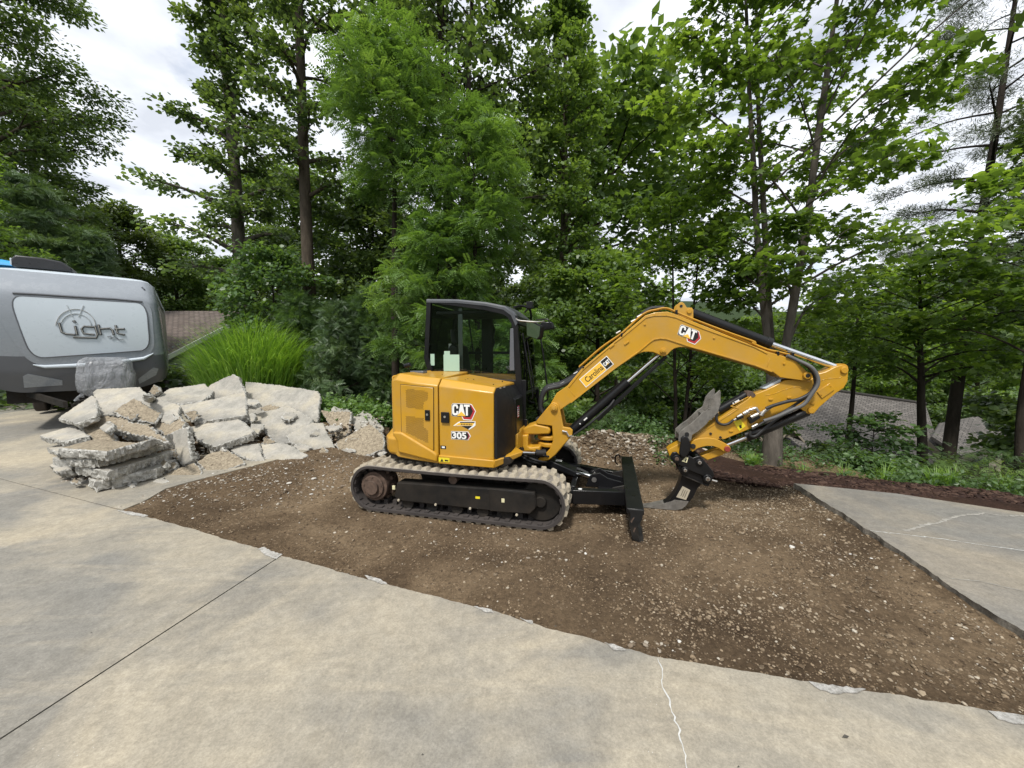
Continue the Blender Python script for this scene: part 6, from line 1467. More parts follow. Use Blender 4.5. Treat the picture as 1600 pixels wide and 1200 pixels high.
# roof items
def on_roof(px, py, back): return P(px, py, back)
p = P(72, 416, 8.7); rv = empty('roof_vent_cover', (p.x, p.y, 0), trot, label='black roof vent cover standing on the trailer roof', cat='roof vent')
zv = P(72, 421, 8.6).z-.02
pf = [(-.42,0),(-.42,.16),(-.36,.24),(.0,.24),(.28,.20),(.42,.08),(.44,0)]
MB().plate(pf, -.32, .32).build('vent_hood', M['ac_black'], rv, bevel=.03, seg=3); MB().box((-.44,-.30,.03),(-.405,.30,.17)).build('vent_opening', M['gel_white'], rv, bevel=.01)
for o in rv.children: o.location.z = zv
p = P(-2, 412, 8.4); tb = empty('blue_tarp_roll', (p.x, p.y, P(0, 417, 8.4).z-.03), trot, label='blue tarp bundle lying on the trailer roof at the left edge', cat='tarp')
MB().loft([[(x, .28*math.cos(t), .04+.16*max(0, math.sin(t))*(1-.5*abs(x)/.5)) for t in np.linspace(0, math.pi, 9)] for x in np.linspace(-.5, .42, 9)]).build('tarp_bundle', M['tarp_blue'], tb, ang=70)
MB().tube([(.40,-.2,.05),(.42,0,.14),(.40,.2,.05)], .06, 8).build('white_rope', M['white_trim'], tb)
for i, (px, py, z) in enumerate(((105,625,.42),(114,624,.42))): 
    p = G(px+2, py+2, .45); MB().box((p.x-.09, p.y-.1, p.z-.02), (p.x+.07, p.y+.1, p.z+.12)).build('brick_block', M['brick'], None, bevel=.006, label='left brick block under the trailer nose' if i == 0 else 'right brick block under the trailer nose', cat='brick', group='brick blocks under the trailer')

# ================================================================== HOUSES
def uvquad(name, c4, mat, parent, th=.06, rows=None):
    a, b, c, d = [Vector(p) for p in c4]; n = (b-a).cross(d-a).normalized()
    if n.z < 0: n = -n
    vs = [a, b, c, d, a-n*th, b-n*th, c-n*th, d-n*th]; me = bpy.data.meshes.new(name); me.from_pydata([tuple(v) for v in vs], [], [(0,1,2,3),(7,6,5,4),(0,4,5,1),(1,5,6,2),(2,6,7,3),(3,7,4,0)])
    uv = me.uv_layers.new(name='UVMap'); L1, L2 = (b-a).length, (d-a).length
    co = {0:(0,0),1:(L1,0),2:(L1,L2),3:(0,L2),4:(0,0),5:(L1,0),6:(L1,L2),7:(0,L2)}
    for lp in me.loops: uv.data[lp.index].uv = co[lp.vertex_index]
    me.materials.append(mat); return link(name, me, parent)
# left: grey house, gable wall faces the drive
HL = empty('grey_house', (-16,17.5,-.4), 0, label='low grey sided house with brown shingle roof behind the trailer', cat='house')
zE, zR, yE, yR, x_ = 1.83+.4, 4.45+.4, 0, 5.9, 0
uvquad('roof', [(.35,-.5,zE-.2),(-13,-.5,zE-.2),(-13,yR,zR),(.35,yR,zR)], M['roof_brown'], HL, .08)
uvquad('roof', [(.35,yR,zR),(-13,yR,zR),(-13,12.3,zE-.2),(.35,12.3,zE-.2)], M['roof_brown'], HL, .08)
q = MB(); q.prism([(0,0,-.6),(0,11.8,-.6),(0,11.8,zE),(0,yR,zR-.1),(0,0,zE)], (-12.5,0,0)); q.build('wall', M['siding'], HL)
for k in range(34):
    z = -.5+k*.125; 
    if z < zE: ya, yb = 0, 11.8
    else:
        f = (z-zE)/(zR-.1-zE); ya, yb = yR*f, 11.8-(11.8-yR)*f
    if z > zR-.2: break
    q = MB(); q.prism([(.003,ya,z),(.003,yb,z),(.003,yb,z+.122),(.003,ya,z+.122)], (.012,0,0)); vs = q.v
    q.v = [(v[0]+(.014 if v[0] > .01 and abs(v[2]-z) < .01 else 0), v[1], v[2]) for v in vs]; q.build('siding_board', M['siding'], HL, smooth=False)
for s in ((-.5, zE-.2, yR, zR), (12.3, zE-.2, yR, zR)):
    q = MB(); q.prism([(.34,s[0],s[1]-.26),(.34,s[2],s[3]-.28),(.34,s[2],s[3]-.03),(.34,s[0],s[1]-.03)], (.05,0,0)); q.build('rake_board', M['white_trim'], HL)
q = MB(); q.box((.02,-.02,-.6),(.06,.10,zE-.1)); q.build('corner_board', M['white_trim'], HL)
q = MB(); q.box((-13,-.56,zE-.34),(.3,-.50,zE-.2)); q.build('gutter', M['white_trim'], HL)
q = MB(); q.box((.016,6.4,.6),(.05,7.6,1.9)); wnd = q.build('window_frame', M['white_trim'], HL); MB().box((.05,6.48,.68),(.055,7.52,1.82)).build('pane', M['house_dark'], wnd)
q = MB(); q.box((.016,.9,1.35),(.03,1.15,1.55)); q.build('wall_vent', M['gel_side'], HL)
# right: houses below the slope
def tohouse(name, lab): return empty(name, (0,0,0), label=lab, cat='house')
HA = tohouse('shingle_house', 'long low house down the slope with grey shingle roof behind the folded arm')
rl, rr_ = P(1250,603,22), P(1446,632,20.5)
el, er = P(1180,712,15.6), P(1478,730,15.0)
uvquad('roof', [tuple(el), tuple(er), tuple(rr_), tuple(rl)], M['roof_grey'], HA, .12)
bk = Vector((0,6.5,-1.8))
uvquad('roof', [tuple(rl), tuple(rr_), tuple(rr_+bk), tuple(rl+bk)], M['roof_grey'], HA, .12)
q = MB(); w0 = [el+Vector((.4,.5,-.3)), er+Vector((-.4,.5,-.3))]; q.add([tuple(w0[0]), tuple(w0[1]), tuple(w0[1]-Vector((0,0,3.5))), tuple(w0[0]-Vector((0,0,3.5)))]+[tuple(v+Vector((0,8,0))) for v in (w0[0], w0[1], w0[1]-Vector((0,0,3.5)), w0[0]-Vector((0,0,3.5)))], [(0,1,2,3),(4,7,6,5),(1,5,6,2),(0,3,7,4)]); q.build('wall', M['tan_wall'], HA)
q = MB(); q.tube([rl+Vector((0,0,.03)), rr_+Vector((0,0,.03))], .10, 6); q.build('ridge_cap', M['roof_grey'], HA)
# little gable dormer
da, db, dc = P(1216,684,16.2), P(1248,683,16.2), P(1231,664,16.2); bk2 = Vector((0,2.2,.15))
q = MB(); q.prism([da, db, dc], (0,1.2,0)); q.build('dormer_wall', M['tan_wall'], HA)
ov = Vector((0,-.15,0))
for (a_, b_) in ((da, dc), (db, dc)):
    e_ = (a_-b_).normalized()*.18; uvquad('dormer_roof', [tuple(a_+e_+ov), tuple(b_+ov), tuple(b_+bk2), tuple(a_+e_+bk2)], M['roof_grey'], HA, .05)
    q = MB(); q.prism([a_+e_+ov+Vector((0,-.02,-.10)), b_+ov+Vector((0,-.02,-.10)), b_+ov+Vector((0,-.02,.0)), a_+e_+ov+Vector((0,-.02,.0))], (0,-.03,0)); q.build('dormer_trim', M['tan_wall'], HA)
HB = tohouse('hip_roof_house', 'grey hip roofed house end between the two leaning trunks at right')
a1, a2_, c1, c2, c3 = P(1468,661,19.5), P(1527,650,19.5), P(1588,688,18.8), P(1502,712,14.8), P(1456,682,15.8)
uvquad('roof', [tuple(c3), tuple(c2), tuple(a2_), tuple(a1)], M['roof_grey'], HB, .10)
q = MB(); me_ = bpy.data.meshes.new('roof')
uvquad('roof', [tuple(c2), tuple(c1), tuple(a2_+Vector((.02,.02,0))), tuple(a2_)], M['roof_grey'], HB, .10)
q = MB(); w_ = [c3+Vector((.4,.5,-.25)), c2+Vector((.1,.6,-.25)), c1+Vector((-.5,.1,-.25))]; d3 = Vector((0,0,-3)); q.add([tuple(v) for v in w_]+[tuple(v+d3) for v in w_], [(0,1,4,3),(1,2,5,4)]); q.build('wall', M['tan_wall'], HB)
pm = c2.lerp(c1, .25)+Vector((.3,.35,-.5)); q = MB(); q.prism([pm, pm+(c1-c2)*.25, pm+(c1-c2)*.25+Vector((0,0,-1.2)), pm+Vector((0,0,-1.2))], (.02,-.05,0)); q.build('window', M['house_dark'], HB)
# white camper far down the road
p = P(1581,662,46); VC = empty('white_camper', (p.x, p.y, p.z-1.1), .1, label='tiny white camper van far down the road at the right edge', cat='camper')
MB().box((-1.9,-1,.5),(1.6,1,2.6)).build('body', M['white_trim'], VC, bevel=.15); MB().box((1.5,-.95,.5),(2.6,.95,1.7)).build('cab', M['white_trim'], VC, bevel=.2)
for (x, y) in ((-1.1,-1.0),(1.4,-1.0),(-1.1,1.0),(1.4,1.0)): MB().tube([(x,y-.05,.42),(x,y+.05,.42)], .42, 16).build('wheel', M['rubber'], VC)
for x in (-1.2, .3): MB().box((x,-1.02,1.5),(x+.8,-1.0,2.1)).build('window', M['house_dark'], VC)
q = MB(); V = []
for (x, y) in ((p.x-16,p.y-5),(p.x+30,p.y-3),(p.x+30,p.y+4),(p.x-16,p.y+1)): V.append((x, y, p.z-1.08))
q.add(V, [(0,1,2,3)]); q.build('road', M['asphalt'], None, kind='structure')

# ================================================================== PLANTS
def frames(rng, N, up_bias, out=None, droop=.3):
    n = rng.normal(0, 1, (N, 3)); n[:, 2] = np.abs(n[:, 2])*1.0+up_bias; n /= np.linalg.norm(n, axis=1, keepdims=True)
    d = rng.normal(0, 1, (N, 3)); 
    if out is not None: d = d*.7+out*1.2
    d[:, 2] -= droop; d -= n*(d*n).sum(1, keepdims=True); d /= np.linalg.norm(d, axis=1, keepdims=True)+1e-9
    return n, d, np.cross(n, d)
TEMPL = {
 'oval': (np.array([(0,0,0),(.5,.28,-.05),(1,0,-.16),(.5,-.28,-.05)]), np.array([(0,1,2,3)])),
 'round': (np.array([(0,0,0),(.35,.42,-.03),(.95,.18,-.12),(1.0,-.2,-.12),(.35,-.42,-.03)]), np.array([(0,1,2,3,4)])),
 'maple': (np.array([(0,0,0),(-.05,.30,-.02),(.10,.52,-.08),(.34,.30,0),(.55,.60,-.10),(.66,.22,0),(1.0,0,-.16),(.66,-.22,0),(.55,-.60,-.10),(.34,-.30,0),(.10,-.52,-.08),(-.05,-.30,-.02)]), np.array([tuple(range(12))])),
 'needle': (np.array([(0,0,0),(.5,.06,0),(1,0,-.05),(.5,-.06,0)]), np.array([(0,1,2,3)])),
 'spray': None, 'pinnate': None}
v_, f_ = [], []
for i in range(6):
    for s in (-1, 1):
        x = .10+i*.15; k = len(v_); L = .27*(1-.35*abs(i-2.5)/4); dr = -.30*x*x
        v_ += [(x, 0, dr), (x+.085, s*L*.5, dr-.01), (x+.05, s*L, dr-.05), (x-.045, s*L*.5, dr-.01)]; f_.append((k, k+1, k+2, k+3) if s > 0 else (k+3, k+2, k+1, k))
TEMPL['pinnate'] = (np.array(v_), np.array(f_))
v_, f_ = [], []
for i in range(6):
    for s in (-1, 1):
        x = .08+i*.15; k = len(v_); L = .34*(1-i/7.5); dr = -.18*x*x
        v_ += [(x, 0, dr), (x+.10, s*L*.45, dr-.02), (x+.20, s*L*.9, dr-.06), (x+.03, s*L*.6, dr-.02)]; f_.append((k, k+1, k+2, k+3) if s > 0 else (k+3, k+2, k+1, k))
TEMPL['spray'] = (np.array(v_), np.array(f_))
def leaf_obj(name, C, size, templ, mat, parent, seed, up=.7, out=None, droop=.3, tone=None, **kw):
    rng = np.random.default_rng(seed); TV, TF = TEMPL[templ]; N = len(C)
    n, d, s = frames(rng, N, up, out, droop); sz = size*rng.uniform(.65, 1.25, N)
    V = C[:, None, :]+sz[:, None, None]*(TV[None, :, 0:1]*d[:, None]+TV[None, :, 1:2]*s[:, None]+TV[None, :, 2:3]*n[:, None])
    F = TF[None]+(np.arange(N)*len(TV))[:, None, None]
    tn_ = np.clip((.5 if tone is None else tone)+rng.normal(0, .17, N), 0, 1)
    me = npmesh(name, V.reshape(-1, 3), F.reshape(-1, TF.shape[1]), mat, tone=np.repeat(tn_, len(TV)))
    return link(name, me, parent, **kw)
def tree(name, base, h, R, cb, tr, nl, leaf, lsize, nleaf, mat, bk, label, cat='tree', group=None, seed=1, profile='oval', lean=(0,0), stems=1, clump=.45, sub=5, up=.7, droop=.3, flat=.5, az=None, limb_up=.5, wob=.03, crown_cut=None, side=None, sparse_in=.35, stem_spread=.25, fork=None):
    rnd = random.Random(seed); rg = np.random.default_rng(seed)
    T_ = empty(name, tuple(base), label=label, cat=cat, group=group)
    prof = {'oval': lambda t: math.sin(math.pi*min(1, .12+t*.86))**.6, 'cone': lambda t: (1-t)**.8*.95+.06, 'column': lambda t: .75+.25*math.sin(t*9) if t < .85 else .9*(1-t)/.15, 'vase': lambda t: (.35+.75*t)*(1 if t < .8 else math.sqrt(max(0, 1-((t-.8)/.22)**2))), 'dome': lambda t: math.sqrt(max(0.02, 1-t*t))}[profile]
    stemsP = []; tb_ = MB(); lb_ = MB(); cl = []; outd = []; tones = []
    for s in range(stems):
        a0 = (s*6.283/stems+rnd.uniform(-.4, .4)) if stems > 1 else 0; sp = (stem_spread if stems > 1 else 0)
        pts = []; n = 9; ox = oy = 0
        for i in range(n+1):
            t = i/n; tf = t if fork is None else max(0, (t*h-fork)/(h-fork)); ox += rnd.uniform(-wob, wob)*h/n*1.2; oy += rnd.uniform(-wob, wob)*h/n*1.2
            kk = 1 if fork is None or t*h > fork*.7 else 0
            if not kk: ox = oy = 0
            pts.append(Vector((lean[0]*t*h+ox+math.cos(a0)*sp*R*2*tf**.7*(1 if stems > 1 else 0), lean[1]*t*h+oy+math.sin(a0)*sp*R*2*tf**.7, h*t*.97)))
        pts[0].z = -.5
        rs = [tr*(1.25 if i == 0 else 1)*(1-.88*(i/n))**.9/(1 if stems == 1 or (fork and i/n*h < fork*1.05) else stems**.5) for i in range(n+1)]
        pp2 = smooth_path(pts, 3); rs2 = [np.interp(k/3, range(n+1), rs) for k in range(len(pp2))]
        tb_.tube(pp2, [float(x) for x in rs2], 10); stemsP.append((pts, rs))
    ga = 2.39996
    for k in range(nl):
        pts, rs = stemsP[k % stems]; t = ((k+.5)/nl)**.9; zc = cb+(h-cb)*t*.98
        fi = min(len(pts)-1.001, zc/(h*.97)*(len(pts)-1)); i = int(fi); st_ = pts[i].lerp(pts[i+1], fi-i); r0 = float(np.interp(fi, range(len(rs)), rs))*.5
        an = k*ga+rnd.uniform(-.5, .5) if az is None else rnd.uniform(*az)
        lobe = 1+.22*math.sin(an*3+seed)+.12*math.sin(an*5+t*9+seed*2)
        Lr = R*prof(t)*rnd.uniform(.72, 1.12)*lobe
        if side: Lr *= 1+side[0]*math.cos(an)*(1 if True else 0)
        st_ = st_-Vector((0,0,min(.25*Lr, st_.z*.3))) if limb_up > 0 else st_
        e = st_+Vector((math.cos(an)*Lr, math.sin(an)*Lr, limb_up*Lr*rnd.uniform(.5, 1.3)))
        mid = st_.lerp(e, .5)+Vector((rnd.uniform(-.1,.1)*Lr, rnd.uniform(-.1,.1)*Lr, .10*Lr*(1 if limb_up > 0 else .5)))
        lp = smooth_path([st_, mid, e], 4); nn_ = len(lp); lb_.tube(lp, [max(.006, r0*(1-.85*q/(nn_-1))) for q in range(nn_)], 6)
        ctone = rnd.gauss(.5, .16)
        for m in range(sub):
            f = sparse_in+(1-sparse_in)*(m+rnd.random())/sub; q = lp[min(nn_-1, int(f*(nn_-1)))]
            a2 = an+rnd.uniform(-1.3, 1.3); l2 = Lr*rnd.uniform(.12, .42)*(1.1-.5*f)+.05
            e2 = q+Vector((math.cos(a2)*l2, math.sin(a2)*l2, rnd.uniform(-.35, .6)*l2))
            lb_.tube([q, q.lerp(e2, .5)+Vector((0,0,.05*l2)), e2], [max(.005, r0*.3), max(.004, r0*.2), .004], 4, cap=False)
            cl.append(e2); outd.append((math.cos(a2), math.sin(a2), 0)); tones.append(ctone+rnd.gauss(0, .08))
        cl.append(e); outd.append((math.cos(an), math.sin(an), 0)); tones.append(ctone)
    cl = np.array([tuple(c) for c in cl]); outd = np.array(outd); tones = np.array(tones); N = len(cl)
    idx = rg.integers(0, N, nleaf); csz = clump*rg.uniform(.55, 1.25, N)
    off = rg.normal(0, 1, (nleaf, 3)); off /= np.linalg.norm(off, axis=1, keepdims=True); off *= (rg.uniform(0, 1, nleaf)**.45)[:, None]
    off *= csz[idx][:, None]*np.array([1, 1, flat]); C = cl[idx]+off
    keep = C[:, 2] > .05; C, idx, off = C[keep], idx[keep], off[keep]
    od = outd[idx]*.6+off/(np.linalg.norm(off, axis=1, keepdims=True)+1e-6)*.6
    tb_.build('trunk', bk, T_, ang=70); lb_.build('limbs', bk, T_, ang=70)
    leaf_obj('crown', C, lsize, leaf, mat, T_, seed+5, up, od, droop, tones[idx])
    return T_
def copytree(src, loc, rz, s, label, group=None):
    r = src.copy(); COL.objects.link(r); r.location = loc; r.rotation_euler = (0,0,rz); r.scale = (s,)*3; r['label'] = label
    if group: r['group'] = group
    for ch in src.children:
        c = ch.copy(); COL.objects.link(c); c.parent = r
    return r
def gz(x, y): return float(terrain_z(x, y))
def at(px, D): 
    p = P(px, 600, D); return Vector((p.x, p.y, gz(p.x, p.y)))
LD, LM, LO, LL, LP, LS = M['lf_dark'], M['lf_mid'], M['lf_olive'], M['lf_locust'], M['lf_maple'], M['lf_shrub']
BK, BG, BD = M['bark'], M['bark_grey'], M['bark_dark']
# --- left edge group
t1 = tree('oak_tree', at(5,19), 25, 3.7, 4, .38, 46, 'oval', .22, 40000, LD, BK, 'tall dense dark green tree at the left edge, higher than the picture', seed=11, clump=1.15, sub=6)
tree('oak_tree', at(85,23), 17.5, 2.7, 3, .34, 44, 'oval', .23, 26000, LD, BK, 'dark green tree second from the left edge, its crown sloping down to the right', seed=12, clump=1.1, sub=6)
tree('oak_tree', at(205,29), 12.6, 2.4, 2, .28, 36, 'oval', .26, 24000, LO, BK, 'olive green rounded tree beside the gap of sky at left', seed=13, clump=1.0, sub=6)
tree('oak_tree', at(285,33), 11.6, 2.6, 2, .26, 34, 'oval', .28, 20000, LM, BK, 'mid green tree low behind the left sky gap', seed=14, clump=1.0, sub=6)
tree('hemlock_tree', at(60,15.5), 8.6, 3.2, .6, .22, 60, 'spray', .34, 12000, M['lf_hemlock'], BD, 'broad dark hemlock behind the trailer roof at left', seed=15, clump=.55, profile='cone', limb_up=-.12, flat=.3, sub=6, droop=.5)
tree('hemlock_tree', at(150,16), 6.6, 1.9, .4, .2, 56, 'spray', .34, 11000, M['lf_hemlock'], BD, 'dark hemlock right of the broad one above the trailer', seed=16, clump=.55, profile='cone', limb_up=-.12, flat=.3, sub=6, droop=.5)
tree('young_maple_tree', at(-60,10.5), 7.4, 1.7, 2.2, .10, 26, 'oval', .13, 9000, LP, BK, 'light green young tree reaching in from the left edge', seed=17, clump=.42)
# --- two tall trunks
tree('tall_poplar_tree', at(388,14.2), 22, 1.75, 3.0, .26, 70, 'round', .14, 22000, LD, BG, 'tall slim tree with a grey trunk left of centre, right behind the ornamental grass', seed=21, profile='column', clump=.52, sub=6, lean=(-.012,0), limb_up=.25, wob=.015, sparse_in=.2)
tree('tall_poplar_tree', at(491,12.6), 22, 1.8, 6.6, .225, 52, 'round', .13, 15000, LD, BK, 'tall tree with a long bare brown trunk right of the grey trunked one', seed=22, profile='column', clump=.5, sub=6, lean=(-.003,0), limb_up=.3, wob=.012, sparse_in=.25)
# --- big centre tree and company
tree('big_shade_tree', at(712,14.0), 21, 3.5, 4.2, .30, 84, 'round', .15, 40000, LD, BD, 'huge dark many limbed tree behind the excavator cab', seed=31, clump=.66, sub=6, stems=3, stem_spread=.14, wob=.02)
tree('big_shade_tree', at(880,15.5), 19.5, 1.6, 2.5, .26, 60, 'round', .15, 20000, LM, BK, 'tall mid green tree bordering the central sky gap', seed=32, clump=.62, sub=6, wob=.015)
tree('understory_tree', at(585,15.2), 8.0, 2.2, 1.0, .16, 44, 'round', .15, 19000, LD, BD, 'shaded tree filling the space left of the cab', seed=33, clump=.75)
tree('understory_tree', at(930,12.5), 7.4, 2.0, 1.2, .13, 40, 'round', .13, 24000, LM, BD, 'shaded mid green tree behind the boom foot', seed=34, clump=.62)
tree('understory_tree', at(1080,15.0), 6.8, 2.3, .8, .15, 44, 'round', .15, 24000, LM, BD, 'rounded tree down the slope under the boom bend', seed=35, clump=.7)
tree('understory_tree', at(440,18.0), 7.2, 1.6, .6, .15, 44, 'oval', .17, 14000, LD, BD, 'shaded tree between the house roof and the tall trunks', seed=36, clump=.7)
# locusts
tree('locust_tree', at(620,9.6), 9.9, 1.35, 6.2, .11, 34, 'pinnate', .27, 5000, LL, BD, 'bright green feathery locust high above the cab', seed=41, clump=.52, limb_up=.25, flat=.55, droop=.7, up=.9, profile='oval', sub=5)
tree('locust_tree', at(745,9.0), 7.9, 1.0, 4.9, .09, 24, 'pinnate', .26, 3300, LL, BD, 'bright green locust crown above right of the cab', seed=42, clump=.48, limb_up=.2, flat=.55, droop=.7, up=.9)
tree('locust_tree', at(690,8.6), 5.3, 1.05, 2.0, .08, 30, 'pinnate', .25, 4600, LL, BD, 'low bright green locust just behind the cab roof', seed=43, clump=.42, limb_up=.15, flat=.5, droop=.8, up=.9)
tree('locust_tree', at(820,8.8), 3.5, .8, .6, .06, 24, 'pinnate', .23, 3000, LL, BD, 'young locust right of the cab beside the mirror', seed=44, clump=.36, limb_up=.1, flat=.5, droop=.8, up=.9)
# cypress-like screen left of the cab
for i, (px, D, h, r) in enumerate(((470,10.6,3.4,1.0),(530,9.8,3.3,1.0),(580,10.4,4.0,1.15),(640,10.8,3.6,1.1))):
    tree('cypress_shrub', at(px, D), h, r, .1, .07, 40, 'spray', .20, 6500, (LS, M['lf_hemlock'], LS, M['lf_hemlock'])[i], BD, ('soft green cypress just right of the ornamental grass','darker cypress between the pile and the bare trunk','tallest cypress left of the excavator','dark cypress directly behind the excavator tail')[i], 'shrub', 'cypress screen behind the excavator', seed=50+i, profile='cone', clump=.26, limb_up=.5, flat=.9, up=.2, droop=-.2)
tree('ivy_shrub', at(432,11.5), 4.6, 1.5, .8, .06, 30, 'round', .11, 9000, LS, BD, 'leafy shrub wrapping the foot of the grey trunk', 'shrub', seed=56, clump=.42)
# --- near right: maples
m1 = tree('maple_tree', at(1212,6.35)+Vector((0,0,.06)), 9.8, 1.9, 2.7, .145, 52, 'maple', .108, 13000, LP, BG, 'large leaved maple with a pale grey trunk behind the folded arm', seed=61, clump=.46, sub=6, stems=4, stem_spread=.20, limb_up=.75, up=1.1, droop=.35, flat=.32, sparse_in=.3, wob=.02, fork=1.75, side=(.28,))
tree('maple_tree', at(1065,8.3), 6.3, 1.5, 2.0, .07, 30, 'maple', .105, 6000, LP, BD, 'slender maple above the boom bend', seed=62, clump=.45, stems=2, stem_spread=.12, up=1.0, limb_up=.6)
tree('maple_tree', at(1458,7.9), 5.2, 1.5, 2.8, .105, 30, 'maple', .105, 4200, LP, BD, 'maple with a dark trunk leaning left beyond the right slab', seed=63, clump=.42, lean=(-.085,0), up=1.1, limb_up=.35, wob=.02)
tree('maple_tree', at(1610,6.2), 5.6, 1.5, 2.6, .07, 20, 'maple', .13, 2200, LP, BD, 'maple branch cluster hanging in from the right edge', seed=64, clump=.4, up=1.1, limb_up=.3)
tree('maple_tree', at(1330,10.5), 6.6, 1.5, 4.0, .09, 28, 'maple', .12, 3000, LP, BD, 'maple standing further back between the two leaning trunks', seed=65, clump=.5, up=1.0, limb_up=.5)
tree('pine_tree', at(1488,10.6), 16, 2.3, 5.0, .165, 48, 'needle', .12, 60000, M['lf_needle'], BD, 'tall pine with a dark straight trunk and thin needles at right', seed=66, clump=.40, lean=(.052,0), limb_up=.12, flat=.6, up=.1, wob=.01, sparse_in=.45, droop=0)
tree('understory_tree', at(1665,9.6), 11.5, 1.5, .8, .16, 44, 'round', .14, 22000, LD, BD, 'dark dense tree closing the right edge', seed=67, clump=.6)
tree('understory_tree', at(1570,22), 7.8, 2.4, 4.6, .16, 36, 'oval', .18, 14000, LM, BD, 'tree with a raised crown behind the hip roofed house', seed=68, clump=.6)
tree('sapling', at(1372,7.6), 1.9, .75, .5, .025, 22, 'round', .085, 2600, LS, BD, 'small leafy sapling in front of the long shingle roof', 'sapling', seed=69, clump=.2, up=1.2, limb_up=.1)
tree('sapling', at(1300,7.4), 1.1, .5, .3, .025, 20, 'round', .075, 2600, LD, BD, 'dark bushy sapling just right of the folded arm', 'sapling', seed=70, clump=.22, up=1.2, limb_up=.1)
# shrubs
SH = [(955,8.8,1.2,.8,'spray',.13,LS,'feathery green shrub behind the rubble heap'),(1035,9.4,1.6,.9,'spray',.14,LM,'taller feathery shrub behind the thumb'),(1000,7.9,.75,.55,'oval',.09,LS,'low green shrub right behind the rubble heap'),
 (1178,7.6,.85,.5,'round',.07,M['lf_pale'],'pale leaved shrub left of the maple trunk'),(1255,6.9,.60,.55,'round',.065,M['lf_pale'],'pale variegated shrub right of the maple trunk'),(1300,6.35,.42,.38,'oval',.05,M['lf_purple'],'low purple leaved shrub behind the slab corner'),
 (1352,6.6,.72,.55,'oval',.09,LS,'rounded green shrub behind the slab, left of the dark one'),(1410,6.5,.60,.55,'oval',.09,LS,'blue green shrub near the leaning maple trunk'),(1500,6.9,.85,.5,'oval',.05,LD,'very dark small leaved shrub between the trunks'),
 (1582,6.2,.80,.70,'spray',.11,LS,'big feathery shrub at the right edge'),(1490,5.9,.35,.4,'oval',.08,LS,'low leafy plant in front of the dark shrub'),(1540,5.6,.45,.45,'spray',.12,LM,'small feathery shrub by the slab at right'),(268,13.0,.75,.6,'oval',.11,LS,'green shrub between the trailer and the house wall'),
 (300,14.0,.6,.6,'oval',.11,LM,'low shrub in front of the grey house'),(515,8.3,.55,.7,'oval',.10,LL,'light green weeds behind the upright slabs'),(575,8.0,.50,.5,'oval',.10,LL,'light weeds behind the right end of the heap'),(900,10.5,1.2,1.1,'oval',.10,LM,'shrub seen under the boom behind the far track')]
for i, (px, D, h, r, lf_, ls, mt, lab) in enumerate(SH):
    b = at(px, D); 
    if px in (515, 575): b.z += .35
    tree('shrub', b, h, r, .05, .03, 26, lf_, ls, int(2600*(r/.6)**1.4*(.35 if lf_ == 'spray' else 1)), mt, BD, lab, 'shrub', seed=100+i, profile='dome', clump=.22*(r/.6)**.6, limb_up=.5, flat=.8, up=.8, droop=.2, sub=4)
# background wood: copies of a few trees further off
src = [o for o in bpy.data.objects if o.name.startswith(('understory_tree','oak_tree')) and o.type == 'EMPTY']
bgp = [(-120,24,300,'far left, mostly outside the picture'),(20,32,300,'above the left end of the trailer'),(150,35,370,'above the middle of the trailer roof'),(320,38,400,'above the brown house roof'),(440,26,400,'seen between the two tall trunks'),(475,34,380,'further back between the two tall trunks'),(540,24,400,'just right of the bare brown trunk'),
 (610,30,380,'above the excavator tail'),(690,24,400,'above the cab, in shade'),(760,32,370,'behind the low locust'),(830,25,400,'right of the low locust'),(905,32,380,'over the boom foot, far back'),(960,25,430,'over the middle of the boom'),
 (1240,34,470,'just right of the pale maple trunk'),(1310,38,480,'behind the ridge of the long shingle roof'),(1375,36,470,'behind the right end of the long shingle roof'),(1440,42,465,'between the two leaning trunks'),(1530,38,470,'right of the pine trunk'),(1610,44,480,'at the right edge'),(1690,32,450,'outside the right edge'),
 (350,40,380,'far behind the brown roof'),(560,42,370,'far behind the cypress screen'),(700,44,370,'farthest behind the cab'),(1000,44,460,'far behind the thumb'),(1180,50,480,'far behind the pale maple'),(1345,54,485,'farthest over the shingle roof'),(1485,56,480,'farthest beside the pine'),(1640,60,485,'farthest at the right'),(860,46,380,'far behind the mirror')]
us_src = [o for o in src if o.name.startswith('understory')]; SH_ = {'understory_tree': 8.5}
hts = [max(c.dimensions.z for c in o.children if c.name.startswith('crown')) for o in us_src]
lm_ = [q for q, o in enumerate(us_src) if any(c.name.startswith('crown') and c.data.materials[0].name == 'leaf_mid' for c in o.children)]
valley = tree('valley_tree', at(1395,44), 12, 3.4, .8, .2, 40, 'oval', .30, 13000, M['lf_maple'], BK, 'sunny light green tree in the valley beyond the shingle roof', 'tree', seed=90, clump=.85)
vh = max(c.dimensions.z for c in valley.children if c.name.startswith('crown'))
for i, (px, D, ty, w_) in enumerate(bgp):
    b = at(px, D); k = (i % len(us_src)) if px < 940 else lm_[i % len(lm_)]; ztop = CAM_H+(554-ty)*D/600; sc = max(.6, (ztop-b.z)/(hts[k]+1.2))
    if px >= 940: sc = max(.6, (ztop-b.z)/(vh+1.0))
    copytree(us_src[k] if px < 940 else valley, b, i*1.7, sc, 'green tree of the background wood, '+w_, 'background trees of the wood')

